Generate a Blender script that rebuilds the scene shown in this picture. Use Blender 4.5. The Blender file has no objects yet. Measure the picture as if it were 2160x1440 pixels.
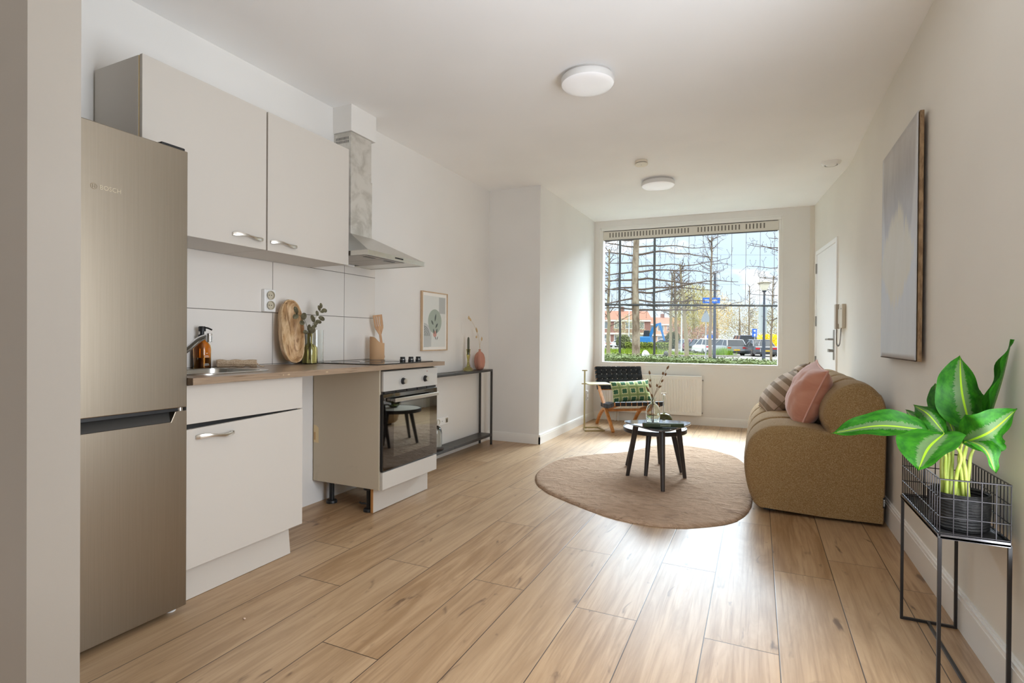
import bpy, bmesh, math, random
from mathutils import Vector, Matrix, noise

SC = bpy.context.scene
COL = SC.collection
rnd = random.Random(7)
PI = math.pi

# ------------------------------------------------------------------ camera
# 2160x1440 frame, focal length 1118.8 px, camera 1.06 m above the floor
F_PX, YAW, PITCH, ROLL, CAM_H = 1118.8, math.radians(24.9), math.radians(-0.321), math.radians(0.399), 1.06
cam_d = bpy.data.cameras.new('camera'); cam = bpy.data.objects.new('camera', cam_d); COL.objects.link(cam)
cam_d.sensor_fit = 'HORIZONTAL'; cam_d.sensor_width = 36.0; cam_d.lens = 36.0 * F_PX / 2160.0
cam_d.clip_start = 0.02; cam_d.clip_end = 600
fw = Vector((-math.sin(YAW), math.cos(YAW), 0)); rt = Vector((math.cos(YAW), math.sin(YAW), 0)); up = Vector((0, 0, 1))
f2 = fw * math.cos(PITCH) + up * math.sin(PITCH); u2 = up * math.cos(PITCH) - fw * math.sin(PITCH)
r3 = rt * math.cos(ROLL) + u2 * math.sin(ROLL); u3 = u2 * math.cos(ROLL) - rt * math.sin(ROLL)
cam.matrix_world = Matrix(((r3.x, u3.x, -f2.x, 0), (r3.y, u3.y, -f2.y, 0), (r3.z, u3.z, -f2.z, CAM_H), (0, 0, 0, 1)))
SC.camera = cam

# ------------------------------------------------------------------ view, bounces
SC.view_settings.view_transform = 'Standard'; SC.view_settings.look = 'None'
SC.view_settings.gamma = 1.0; SC.view_settings.use_curve_mapping = False
SC.view_settings.exposure = 0.27
cy = SC.cycles
cy.max_bounces = 14; cy.diffuse_bounces = 8; cy.glossy_bounces = 5; cy.transmission_bounces = 10; cy.transparent_max_bounces = 16
cy.sample_clamp_indirect = 6.0; cy.caustics_reflective = False; cy.caustics_refractive = False
cy.use_denoising = True

# ------------------------------------------------------------------ sky
world = bpy.data.worlds.new('sky'); SC.world = world; world.use_nodes = True
wt = world.node_tree; wt.nodes.clear()
def wn(t, **k):
    n = wt.nodes.new(t)
    for a, b in k.items(): setattr(n, a, b)
    return n
SKY_LOW, SKY_HIGH = 1.18, 3.8          # strength near the horizon, strength of the bright hazy sky overhead
tc = wn('ShaderNodeTexCoord'); sx = wn('ShaderNodeSeparateXYZ'); wt.links.new(tc.outputs['Generated'], sx.inputs[0])
ramp = wn('ShaderNodeValToRGB'); wt.links.new(sx.outputs['Z'], ramp.inputs[0])
e = ramp.color_ramp.elements
e[0].position = 0.0; e[0].color = (0.80, 0.89, 0.98, 1); e[1].position = 0.5; e[1].color = (0.93, 0.96, 1.0, 1)
q = ramp.color_ramp.elements.new(0.12); q.color = (0.60, 0.755, 0.98, 1)
cn = wn('ShaderNodeTexNoise'); cn.inputs['Scale'].default_value = 5.0; cn.inputs['Detail'].default_value = 6; cn.inputs['Roughness'].default_value = 0.55
mp = wn('ShaderNodeMapping'); mp.inputs['Scale'].default_value = (1, 1, 2.4); mp.inputs['Location'].default_value = (0.35, 0.1, 0.2)
wt.links.new(tc.outputs['Generated'], mp.inputs[0]); wt.links.new(mp.outputs[0], cn.inputs['Vector'])
cr = wn('ShaderNodeMapRange'); cr.inputs['From Min'].default_value = 0.53; cr.inputs['From Max'].default_value = 0.66
wt.links.new(cn.outputs['Fac'], cr.inputs['Value'])
mx = wn('ShaderNodeMix', data_type='RGBA'); wt.links.new(cr.outputs[0], mx.inputs['Factor'])
wt.links.new(ramp.outputs[0], mx.inputs['A']); mx.inputs['B'].default_value = (1.25, 1.22, 1.18, 1)
st = wn('ShaderNodeMapRange', interpolation_type='SMOOTHSTEP')
st.inputs['From Min'].default_value = 0.22; st.inputs['From Max'].default_value = 0.55
st.inputs['To Min'].default_value = SKY_LOW; st.inputs['To Max'].default_value = SKY_HIGH
wt.links.new(sx.outputs['Z'], st.inputs['Value'])
bg = wn('ShaderNodeBackground'); wt.links.new(mx.outputs['Result'], bg.inputs['Color']); wt.links.new(st.outputs[0], bg.inputs['Strength'])
wo = wn('ShaderNodeOutputWorld'); wt.links.new(bg.outputs[0], wo.inputs['Surface'])

# ------------------------------------------------------------------ sun, daylight and added fill lamps
def lamp(name, kind, energy, color, loc, direction, **k):
    d = bpy.data.lights.new(name, kind); d.energy = energy; d.color = color
    for a, b in k.items(): setattr(d, a, b)
    o = bpy.data.objects.new(name, d); COL.objects.link(o); o.location = loc
    o.rotation_euler = Vector(direction).to_track_quat('-Z', 'Y').to_euler()
    return o
lamp('sun', 'SUN', 0.28, (1.0, 0.94, 0.84), (6, 20, 20), (-0.62, -1.0, -1.08), angle=math.radians(9))
# daylight of the open sky above the street, falling in through the big window
lamp('sky_daylight', 'AREA', 700, (0.72, 0.85, 1.0), (-0.75, 10.0, 4.85), (0.0, -1.0, -0.85), shape='RECTANGLE', size=6.4, size_y=3.4, spread=math.radians(80))
# fill lamp added behind the camera, outside a made-up rear opening
lamp('rear_fill', 'AREA', 15, (0.84, 0.91, 1.0), (-0.8, -3.25, 1.35), (0.0, 1.0, 0.45), shape='RECTANGLE', size=2.4, size_y=1.7)
lamp('side_fill', 'AREA', 50, (0.86, 0.92, 1.0), (0.98, 1.42, 1.30), (-1.0, 0.14, 0.42), shape='RECTANGLE', size=1.0, size_y=1.9)  # fill lamp added beside the camera to brighten the kitchen fronts

# ------------------------------------------------------------------ mesh helpers
class MB:
    def __init__(s): s.bm = bmesh.new(); s.uv = s.bm.loops.layers.uv.new('UVMap'); s.M = None
    def v(s, p):
        p = Vector(p)
        return s.bm.verts.new(s.M @ p if s.M else p)
    def f(s, vs):
        try: return s.bm.faces.new(vs)
        except ValueError: return None
    def box(s, x0, x1, y0, y1, z0, z1):
        a = [s.v((x, y, z)) for z in (z0, z1) for y in (y0, y1) for x in (x0, x1)]
        for q in ((0, 2, 3, 1), (4, 5, 7, 6), (0, 1, 5, 4), (2, 6, 7, 3), (0, 4, 6, 2), (1, 3, 7, 5)): s.f([a[i] for i in q])
        return s
    def hexa(s, pts):          # eight corners: bottom 0-3 round, top 4-7 round
        a = [s.v(p) for p in pts]
        for q in ((3, 2, 1, 0), (4, 5, 6, 7), (0, 1, 5, 4), (1, 2, 6, 5), (2, 3, 7, 6), (3, 0, 4, 7)): s.f([a[i] for i in q])
        return s
    def tube(s, pts, r, n=8, closed=False, square=False, caps=True, ref=None):
        pts = [Vector(p) for p in pts]; m = len(pts)
        rr = r if isinstance(r, (list, tuple)) else [r] * m
        rings = []; nrm = None
        for i, p in enumerate(pts):
            if closed: t = (pts[(i + 1) % m] - pts[i - 1])
            else: t = pts[min(i + 1, m - 1)] - pts[max(i - 1, 0)]
            if t.length < 1e-9: t = Vector((0, 0, 1))
            t.normalize()
            if nrm is None:
                nrm = Vector(ref) if ref else (Vector((0, 0, 1)) if abs(t.z) < 0.9 else Vector((1, 0, 0)))
            nrm = (nrm - t * nrm.dot(t))
            if nrm.length < 1e-6: nrm = t.orthogonal()
            nrm.normalize(); b = t.cross(nrm)
            k = 4 if square else n; off = PI / 4 if square else 0; mul = math.sqrt(2) if square else 1
            rings.append([s.v(p + (nrm * math.cos(off + 2 * PI * j / k) + b * math.sin(off + 2 * PI * j / k)) * rr[i] * mul) for j in range(k)])
        k = len(rings[0])
        for i in range(m if closed else m - 1):
            A, B = rings[i], rings[(i + 1) % m]
            for j in range(k): s.f([A[j], A[(j + 1) % k], B[(j + 1) % k], B[j]])
        if caps and not closed: s.f(rings[0][::-1]); s.f(rings[-1])
        return s
    def lathe(s, prof, c=(0, 0, 0), n=28, cap=True, sx=1.0, sy=1.0):
        c = Vector(c); rings = []
        for r, z in prof:
            if r < 1e-6: rings.append([s.v(c + Vector((0, 0, z)))])
            else: rings.append([s.v(c + Vector((r * sx * math.cos(2 * PI * j / n), r * sy * math.sin(2 * PI * j / n), z))) for j in range(n)])
        for A, B in zip(rings, rings[1:]):
            for j in range(n):
                k = (j + 1) % n
                if len(A) == 1 and len(B) == 1: continue
                if len(A) == 1: s.f([A[0], B[k], B[j]])
                elif len(B) == 1: s.f([A[j], A[k], B[0]])
                else: s.f([A[j], A[k], B[k], B[j]])
        if cap:
            if len(rings[0]) > 1: s.f(rings[0][::-1])
            if len(rings[-1]) > 1: s.f(rings[-1])
        return s
    def prism(s, poly, a, b, fn=lambda u, v, w: (u, v, w)):
        A = [s.v(fn(u, v, a)) for u, v in poly]; B = [s.v(fn(u, v, b)) for u, v in poly]; n = len(poly)
        s.f(A[::-1]); s.f(B)
        for i in range(n): s.f([A[i], A[(i + 1) % n], B[(i + 1) % n], B[i]])
        return s
    def grid(s, fn, nu, nv, wrapu=False, flip=False):
        g = [[s.v(fn(i / nu, j / nv)) for j in range(nv + 1)] for i in range(nu if wrapu else nu + 1)]
        for i in range(nu):
            for j in range(nv):
                i2 = (i + 1) % len(g)
                q = [g[i][j], g[i2][j], g[i2][j + 1], g[i][j + 1]]; t = [(i, j), (i + 1, j), (i + 1, j + 1), (i, j + 1)]
                if flip: q.reverse(); t.reverse()
                fc = s.f(q)
                if fc:
                    for lp, (a, b) in zip(fc.loops, t): lp[s.uv].uv = (a / nu, b / nv)
        return g
    def ball(s, c, rx, ry, rz, nu=14, nv=9):
        c = Vector(c)
        s.lathe([(max(0, math.sin(PI * j / nv)) if 0 < j < nv else 0, -math.cos(PI * j / nv) * rz / 1.0) for j in range(nv + 1)], c, nu, False, rx, ry)
        return s

ROOT_LOC = {}
def obj(name, mb, mat, parent=None, smooth=None, bevel=0, seg=2, solid=0, sub=0, clean=True):
    me = bpy.data.meshes.new(name)
    if clean: bmesh.ops.recalc_face_normals(mb.bm, faces=mb.bm.faces)
    mb.bm.to_mesh(me); mb.bm.free()
    o = bpy.data.objects.new(name, me); COL.objects.link(o)
    for m in (mat if isinstance(mat, (list, tuple)) else [mat]): me.materials.append(m)
    if smooth:
        for p in me.polygons: p.use_smooth = True
        if smooth < 179: me.set_sharp_from_angle(angle=math.radians(smooth))
    if solid:
        m = o.modifiers.new('solid', 'SOLIDIFY'); m.thickness = solid; m.offset = 0
    if bevel:
        m = o.modifiers.new('bevel', 'BEVEL'); m.width = bevel; m.segments = seg; m.limit_method = 'ANGLE'; m.angle_limit = math.radians(40)
    if sub:
        m = o.modifiers.new('sub', 'SUBSURF'); m.levels = sub; m.render_levels = sub
    if parent is not None:
        o.parent = parent
        r = parent
        while r.parent: r = r.parent
        L = ROOT_LOC.get(r.name)
        if L is not None: me.transform(Matrix.Translation(-L)); me.update()
    return o
def tag(o, label, cat, group=None, kind=None):
    o['label'] = label; o['category'] = cat
    if group: o['group'] = group
    if kind: o['kind'] = kind
    return o
def thing(name, label, cat, loc=(0, 0, 0), group=None, kind=None):
    o = bpy.data.objects.new(name, None); COL.objects.link(o); o.location = loc; o.empty_display_size = 0.1
    ROOT_LOC[o.name] = Vector(loc)
    return tag(o, label, cat, group, kind)
def B(x0, x1, y0, y1, z0, z1): return MB().box(x0, x1, y0, y1, z0, z1)
def bez(p, n=12):
    """smooth curve through the given points (Catmull-Rom)"""
    P = [Vector(a) for a in p]; P = [P[0] * 2 - P[1]] + P + [P[-1] * 2 - P[-2]]; out = []
    for i in range(1, len(P) - 2):
        for k in range(n):
            t = k / n; a, b, c, d = P[i - 1], P[i], P[i + 1], P[i + 2]
            out.append(0.5 * ((2 * b) + (c - a) * t + (2 * a - 5 * b + 4 * c - d) * t * t + (3 * b - a - 3 * c + d) * t ** 3))
    out.append(P[-2]); return out
def closed_curve(p, n=8):
    P = [Vector(a) for a in p]; m = len(P); out = []
    for i in range(m):
        a, b, c, d = P[i - 1], P[i], P[(i + 1) % m], P[(i + 2) % m]
        for k in range(n):
            t = k / n
            out.append(0.5 * ((2 * b) + (c - a) * t + (2 * a - 5 * b + 4 * c - d) * t * t + (3 * b - a - 3 * c + d) * t ** 3))
    return out
def rrect(x0, x1, y0, y1, r, n=6):
    out = []
    for cx, cy_, a in ((x1 - r, y1 - r, 0), (x0 + r, y1 - r, 90), (x0 + r, y0 + r, 180), (x1 - r, y0 + r, 270)):
        for k in range(n + 1):
            t = math.radians(a + 90 * k / n); out.append((cx + r * math.cos(t), cy_ + r * math.sin(t)))
    return out

# ------------------------------------------------------------------ material helpers
def lin(c):
    def g(x):
        x /= 255.0
        return x / 12.92 if x <= 0.04045 else ((x + 0.055) / 1.055) ** 2.4
    return (g(c[0]), g(c[1]), g(c[2]), 1)
class E:
    """wraps a float socket so that shader maths reads like maths"""
    def __init__(s, nt, sock): s.nt = nt; s.s = sock
    def op(s, o, *a):
        n = s.nt.nodes.new('ShaderNodeMath'); n.operation = o
        for i, x in enumerate((s,) + a):
            if isinstance(x, E): s.nt.links.new(x.s, n.inputs[i])
            else: n.inputs[i].default_value = x
        return E(s.nt, n.outputs[0])
    def __add__(s, o): return s.op('ADD', o)
    def __sub__(s, o): return s.op('SUBTRACT', o)
    def __mul__(s, o): return s.op('MULTIPLY', o)
    def __truediv__(s, o): return s.op('DIVIDE', o)
    def __rsub__(s, o): return (s * -1.0) + o
    def abs(s): return s.op('ABSOLUTE')
    def fract(s): return s.op('FRACT')
    def floor(s): return s.op('FLOOR')
    def lt(s, o): return s.op('LESS_THAN', o)
    def gt(s, o): return s.op('GREATER_THAN', o)
    def min(s, o): return s.op('MINIMUM', o)
    def max(s, o): return s.op('MAXIMUM', o)
    def sin(s): return s.op('SINE')
    def sqrt(s): return s.op('SQRT')
    def step(s, a, b):
        n = s.nt.nodes.new('ShaderNodeMapRange'); n.interpolation_type = 'SMOOTHSTEP'
        s.nt.links.new(s.s, n.inputs['Value']); n.inputs['From Min'].default_value = a; n.inputs['From Max'].default_value = b
        return E(s.nt, n.outputs[0])
class Mat:
    def __init__(s, name, col=(200, 200, 200), rough=0.5, metal=0.0, spec=0.5, linear=False):
        s.m = bpy.data.materials.new(name); s.m.use_nodes = True; s.nt = s.m.node_tree
        s.b = s.nt.nodes['Principled BSDF']; s.out = s.nt.nodes['Material Output']
        s.b.inputs['Base Color'].default_value = col if linear else lin(col)
        s.b.inputs['Roughness'].default_value = rough; s.b.inputs['Metallic'].default_value = metal
        s.b.inputs['Specular IOR Level'].default_value = spec
    def n(s, t, **k):
        n = s.nt.nodes.new(t)
        for a, b in k.items(): setattr(n, a, b)
        return n
    def coord(s, kind='Object', scale=None, loc=None, rot=None):
        t = s.n('ShaderNodeTexCoord'); o = t.outputs[kind]
        if scale or loc or rot:
            m = s.n('ShaderNodeMapping'); s.nt.links.new(o, m.inputs[0]); o = m.outputs[0]
            if scale: m.inputs['Scale'].default_value = scale
            if loc: m.inputs['Location'].default_value = loc
            if rot: m.inputs['Rotation'].default_value = rot
        return o
    def xyz(s, sock):
        n = s.n('ShaderNodeSeparateXYZ'); s.nt.links.new(sock, n.inputs[0])
        return [E(s.nt, n.outputs[i]) for i in range(3)]
    def noise(s, vec, scale=5, detail=3, rough=0.5, dist=0.0):
        n = s.n('ShaderNodeTexNoise'); s.nt.links.new(vec, n.inputs['Vector'])
        n.inputs['Scale'].default_value = scale; n.inputs['Detail'].default_value = detail; n.inputs['Roughness'].default_value = rough; n.inputs['Distortion'].default_value = dist
        return E(s.nt, n.outputs['Fac'])
    def mix(s, fac, a, b):
        n = s.n('ShaderNodeMix', data_type='RGBA')
        for x, k in ((fac, 'Factor'), (a, 'A'), (b, 'B')):
            i = n.inputs[k]
            if isinstance(x, E): s.nt.links.new(x.s, i)
            elif hasattr(x, 'links'): s.nt.links.new(x, i)
            elif k == 'Factor': i.default_value = x
            else: i.default_value = lin(x) if max(x[:3]) > 1.0 else x
        return n.outputs['Result']
    def color(s, sock): s.nt.links.new(sock, s.b.inputs['Base Color']); return s
    def rough(s, e): s.nt.links.new(e.s, s.b.inputs['Roughness']); return s
    def bump(s, e, strength=0.3, dist=0.01):
        n = s.n('ShaderNodeBump'); n.inputs['Strength'].default_value = strength; n.inputs['Distance'].default_value = dist
        s.nt.links.new(e.s, n.inputs['Height']); s.nt.links.new(n.outputs[0], s.b.inputs['Normal']); return s
def flat(name, col, rough=0.5, metal=0.0, spec=0.5): return Mat(name, col, rough, metal, spec).m
def speckle(name, c1, c2, scale, rough=0.9, bump=0.3, dist=0.004, detail=2, lo=0.4, hi=0.6):
    M = Mat(name, c1, rough, spec=0.2); v = M.coord('Object'); e = M.noise(v, scale, detail, 0.6)
    M.color(M.mix(e.step(lo, hi), c1, c2)); M.bump(e, bump, dist); return M.m
def glass(name, col=(255, 255, 255), rough=0.0, ior=1.45):
    M = Mat(name, col, rough, spec=0.5); M.b.inputs['Transmission Weight'].default_value = 1.0; M.b.inputs['IOR'].default_value = ior
    return M.m
def paint(name, col, rough=0.6):
    M = Mat(name, col, rough, spec=0.3); v = M.coord('Object'); e = M.noise(v, 90, 3, 0.6)
    w = M.noise(v, 1.3, 2, 0.5)
    a = tuple(min(255, c + 2) for c in col); b = tuple(c - 3 for c in col)
    M.color(M.mix(w.step(0.3, 0.7), a, b)); M.bump(e, 0.06, 0.002); return M.m
def wood(name, c1, c2, c3, scale=(3, 30, 30), rough=0.45, rot=None):
    M = Mat(name, c1, rough); v = M.coord('Object', scale=scale, rot=rot)
    a = M.noise(v, 1.0, 5, 0.6, 0.8); b = M.noise(v, 4.0, 3, 0.5)
    k = M.mix(a.step(0.35, 0.68), c1, c2); M.color(M.mix(b.step(0.56, 0.72), k, c3)); M.bump(b, 0.05, 0.001); return M.m
# ------------------------------------------------------------------ shared materials
M_WALL = paint('wall_paint_white', (230, 228, 224)); M_CEIL = paint('ceiling_paint', (246, 246, 246), 0.8)
M_BEIGE = paint('wall_paint_beige', (228, 223, 213)); M_TRIM = flat('trim_paint', (236, 235, 231), 0.4)
M_WHITE = flat('white_lacquer', (238, 238, 236), 0.35); M_BLACK = flat('black_plastic', (22, 22, 23), 0.45)
M_BLACKMETAL = flat('black_powder_coat', (34, 31, 31), 0.42); M_CHROME = flat('chrome', (225, 225, 225), 0.08, 1.0)
M_CREAM = Mat('cream_melamine', (200, 194, 185), 0.38, spec=0.4).m
M_CREAM_SIDE = Mat('cream_carcass', (196, 184, 162), 0.45, spec=0.4).m
def brushed(name, col, rough, axis_scale):
    M = Mat(name, col, rough, 1.0); v = M.coord('Object', scale=axis_scale); e = M.noise(v, 1.0, 4, 0.6)
    M.rough(e * 0.06 + (rough - 0.03)); a = tuple(max(0, c - 4) for c in col)
    M.color(M.mix(e.step(0.35, 0.65), col, a)); return M.m
M_STEEL_V = brushed('brushed_steel_vertical', (152, 141, 125), 0.37, (260, 260, 3))
M_STEEL_H = brushed('brushed_steel', (206, 204, 198), 0.30, (200, 4, 200))
M_GLASS_CLEAR = glass('clear_glass', (250, 252, 250)); M_GLASS_GREEN = glass('olive_glass', (232, 224, 178))

# ------------------------------------------------------------------ floor: one laminate plank per face
PW, PL, PX0 = 0.24, 1.365, 0.0735
ENDS = {0: 2.725, 1: 1.6, 2: 2.757, -1: 1.998, -2: 2.583, -3: 2.008, -4: 2.567, -5: 2.046, -6: 1.395, -7: 2.056, -8: 1.74, -9: 2.07, -10: 1.3, -11: 0.9, -12: 1.7}
FX0, FX1, FY0, FY1 = -2.7, 0.80, -3.2, 7.15
mb = MB(); at = mb.bm.faces.layers.float.new('plank'); fr = random.Random(3)
for c in range(-12, 4):
    xa, xb = max(FX0, PX0 + c * PW), min(FX1, PX0 + (c + 1) * PW)
    if xb <= xa: continue
    e0 = ENDS.get(c, 1.0 + fr.random() * PL); k = math.floor((FY0 - e0) / PL); y = e0 + k * PL
    while y < FY1:
        ya, yb = max(FY0, y), min(FY1, y + PL)
        if yb > ya + 1e-4:
            q = [mb.v((xa, ya, 0)), mb.v((xb, ya, 0)), mb.v((xb, yb, 0)), mb.v((xa, yb, 0))]
            fc = mb.f(q); fc[at] = fr.random()
            for lp, (px, py) in zip(fc.loops, ((xa, ya), (xb, ya), (xb, yb), (xa, yb))):
                lp[mb.uv].uv = ((px - (PX0 + c * PW)) / PW, (py - y) / PL)
        y += PL
# slab below so that the floor has thickness
mb.box(FX0, FX1, FY0, FY1, -0.30, -0.004)
MF = Mat('oak_laminate', (205, 175, 135), 0.33, spec=0.5)
ua, va, _ = MF.xyz(MF.coord('UV'))
an = MF.n('ShaderNodeAttribute', attribute_name='plank'); pid = E(MF.nt, an.outputs['Fac'])
gx = ua.min(ua * -1.0 + 1.0) * PW; gy = va.min(va * -1.0 + 1.0) * PL
gap = gx.min(gy)
cmb = MF.n('ShaderNodeCombineXYZ')
ox, oy, _ = MF.xyz(MF.coord('Object'))
MF.nt.links.new((ox * 11.0 + pid * 37.0).s, cmb.inputs[0]); MF.nt.links.new((oy * 1.15 + pid * 91.0).s, cmb.inputs[1]); MF.nt.links.new((pid * 13.0).s, cmb.inputs[2])
grain = MF.noise(cmb.outputs[0], 1.0, 6, 0.62, 1.6)
cm2 = MF.n('ShaderNodeCombineXYZ')
MF.nt.links.new((ox * 70.0 + pid * 7.0).s, cm2.inputs[0]); MF.nt.links.new((oy * 2.2 + pid * 51.0).s, cm2.inputs[1])
fine = MF.noise(cm2.outputs[0], 1.0, 4, 0.6, 0.4)
cm3 = MF.n('ShaderNodeCombineXYZ')
MF.nt.links.new((ox * 15.0 + pid * 23.0).s, cm3.inputs[0]); MF.nt.links.new((oy * 4.6 + pid * 11.0).s, cm3.inputs[1])
knot = MF.noise(cm3.outputs[0], 1.0, 3, 0.5, 0.7)
c1 = MF.mix(grain.step(0.30, 0.70), (150, 116, 80), (184, 152, 116))
c1 = MF.mix(fine.step(0.46, 0.72) * 0.7, c1, (132, 98, 66))
c1 = MF.mix(pid.step(0.0, 1.0) * 0.30, c1, (192, 166, 134))
c1 = MF.mix(knot.step(0.645, 0.76) * 0.85, c1, (88, 62, 42))
c1 = MF.mix(gap.lt(0.0016), c1, (62, 46, 34))
MF.color(c1); MF.rough(fine * 0.10 + 0.33); MF.bump(fine * 0.15 + gap.step(0.0, 0.003), 0.22, 0.0015)
MF.b.inputs['Specular IOR Level'].default_value = 0.60
fl = obj('floor', mb, MF.m, clean=False); tag(fl, 'light oak laminate floor of long wide planks', 'floor', kind='structure')

# ------------------------------------------------------------------ walls and ceiling
def struct(name, mb, mat, label, cat, parent=None, **k):
    o = obj(name, mb, mat, parent, **k)
    if parent is None: tag(o, label, cat, kind='structure')
    return o
XW, XR = -2.565, 0.695                      # kitchen wall, right wall
YJ, XJ = 4.945, -1.99                       # return of the far left corner
WL, WR = (-1.99, 6.88), (0.62, 7.044)       # window wall from corner to corner, slightly turned
def zc(y): return 2.55 + 0.0102 * y
wd = Vector((WR[0] - WL[0], WR[1] - WL[1], 0)); WLEN = wd.length; wd.normalize(); wnrm = Vector((-wd.y, wd.x, 0))   # points outdoors
def onw(s, z, d=0.0):                        # point on the window wall: s metres from its left corner, d metres outwards
    return (WL[0] + wd.x * s + wnrm.x * d, WL[1] + wd.y * s + wnrm.y * d, z)
struct('wall_left', B(XW - 0.2, XW, 0.70, YJ, 0, 2.68), M_WALL, 'white painted kitchen wall behind fridge and worktop', 'wall')
struct('wall_left_far', B(XW - 0.2, XJ, YJ, 7.3, 0, 2.70), M_WALL, 'white boxed-out wall between console table and window', 'wall')
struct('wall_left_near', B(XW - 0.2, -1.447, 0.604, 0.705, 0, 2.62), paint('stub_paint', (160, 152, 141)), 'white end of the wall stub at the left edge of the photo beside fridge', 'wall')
struct('wall_left_rear', B(XW - 0.2, XW, -3.2, 0.604, 0, 2.62), M_WALL, 'white wall of the rear part of the room', 'wall')
# right wall: straight, then bending towards the window
RW = [(0.695, 1.93), (0.695, 2.0), (0.703, 4.4), (0.712, 5.05), (0.716, 5.35), (0.705, 5.62), (0.672, 5.95), (0.605, 6.72), (0.575, 7.1)]
path = [Vector((x, y, 0)) for x, y in RW]; path = path[:2] + bez(path[1:], 5)[1:]
poly = [(p.x, p.y) for p in path] + [(0.95, 7.3), (0.95, 1.93)]
struct('wall_right', MB().prism(poly, 0, 2.70), M_BEIGE, 'long beige painted wall that bends towards the door and window', 'wall', smooth=25)
mb = MB(); mb.box(0.695, 0.95, -3.2, 0.90, 0, 2.62); mb.box(0.695, 0.95, 0.90, 1.93, 0, 0.42); mb.box(0.695, 0.95, 0.90, 1.93, 2.42, 2.62)  # opening added to let the side fill lamp into the room
struct('wall_right_rear', mb, M_BEIGE, 'beige side wall beside the camera with an added light opening', 'wall')
def rwx(y):                                   # x of the right wall's face at y
    for a, b in zip(path, path[1:]):
        if a.y <= y <= b.y: return a.x + (b.x - a.x) * (y - a.y) / (b.y - a.y)
    return path[-1].x
cv = [(FX0 - 0.1, -3.3), (0.97, -3.3), (0.97, 7.4), (FX0 - 0.1, 7.4)]
struct('ceiling', MB().prism(cv, 0, 0.18, lambda u, v, w: (u, v, zc(v) + w)), M_CEIL, 'plain white painted ceiling', 'ceiling')
# rear wall with an opening added for the rear fill lamp (behind the camera, only reflected)
mb = MB(); y0, y1 = -3.2, -3.0
mb.box(FX0, 0.8, y0, y1, 0, 0.65); mb.box(FX0, 0.8, y0, y1, 2.45, 2.62); mb.box(FX0, -2.05, y0, y1, 0.65, 2.45); mb.box(0.45, 0.8, y0, y1, 0.65, 2.45)
struct('wall_rear', mb, M_WALL, 'white rear wall with an added light opening behind the camera', 'wall')
# window wall: four pieces round the opening
S0, S1, Z0, Z1 = 0.093, 2.229, 0.744, 2.522
def wbox(mb, s0, s1, z0, z1, d0, d1):
    return mb.hexa([onw(s0, z0, d0), onw(s1, z0, d0), onw(s1, z0, d1), onw(s0, z0, d1), onw(s0, z1, d0), onw(s1, z1, d0), onw(s1, z1, d1), onw(s0, z1, d1)])
mb = MB()
wbox(mb, -0.05, WLEN + 0.2, 0, Z0, 0, 0.25); wbox(mb, -0.05, WLEN + 0.2, Z1, 2.70, 0, 0.25); wbox(mb, -0.05, S0, Z0, Z1, 0, 0.25); wbox(mb, S1, WLEN + 0.2, Z0, Z1, 0, 0.25)
struct('wall_far', mb, M_WALL, 'white wall around the big window', 'wall')
# beige strip and pale seam at the far right corner
mb = MB(); wbox(mb, 2.528, WLEN + 0.02, 0, zc(7.0), -0.006, 0.0)
struct('trim_5', mb, M_BEIGE, 'narrow beige strip in the corner right of the window', 'wall strip')
# window
win = thing('window_1', 'large fixed window with white frame and vent strip along its top', 'window', onw(1.16, Z0), kind='structure')
mb = MB(); fw_ = 0.036
for a in ((S0, S1, Z0, Z0 + 0.019), (S0, S1, Z1 - fw_, Z1), (S0, S0 + 0.024, Z0 + 0.019, Z1 - fw_), (S1 - 0.024, S1, Z0 + 0.019, Z1 - fw_)): wbox(mb, a[0], a[1], a[2], a[3], -0.012, 0.075)
obj('frame', mb, M_TRIM, win, bevel=0.004)
mb = MB()
for a in ((S0 - 0.022, S1 + 0.022, Z0 - 0.022, Z0), (S0 - 0.022, S1 + 0.022, Z1, Z1 + 0.022), (S0 - 0.022, S0, Z0, Z1), (S1, S1 + 0.022, Z0, Z1)): wbox(mb, a[0], a[1], a[2], a[3], -0.005, 0.02)
obj('architrave', mb, M_TRIM, win, bevel=0.003)
GZ1 = 2.366
mb = MB(); wbox(mb, S0 + 0.018, S1 - 0.018, Z0 + 0.014, GZ1 + 0.01, 0.034, 0.042)
MG = bpy.data.materials.new('window_pane'); MG.use_nodes = True; t = MG.node_tree; t.nodes.clear()
o_ = t.nodes.new('ShaderNodeOutputMaterial'); ms = t.nodes.new('ShaderNodeMixShader'); tr = t.nodes.new('ShaderNodeBsdfTransparent'); gl = t.nodes.new('ShaderNodeBsdfGlossy')
tr.inputs[0].default_value = (0.96, 0.98, 0.97, 1); gl.inputs['Roughness'].default_value = 0.0; ms.inputs[0].default_value = 0.025
t.links.new(tr.outputs[0], ms.inputs[1]); t.links.new(gl.outputs[0], ms.inputs[2]); t.links.new(ms.outputs[0], o_.inputs[0])
obj('glass_pane', mb, MG, win)
mb = MB(); wbox(mb, S0 + 0.024, S1 - 0.024, GZ1, Z1 - fw_ - 0.006, 0.004, 0.05)
M_VENT = flat('vent_cream', (222, 218, 208), 0.4)
vg = obj('vent_grille', mb, M_VENT, win, bevel=0.003)
mb = MB(); ss = S0 + 0.105
for k in range(48):
    if k in (26, 27) or k == 41: continue
    s = ss + k * 0.0392
    wbox(mb, s, s + 0.015, GZ1 + 0.034, GZ1 + 0.095, 0.0025, 0.006)
obj('slot', mb, flat('slot_shadow_grey', (120, 116, 108), 0.7), vg)
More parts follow.
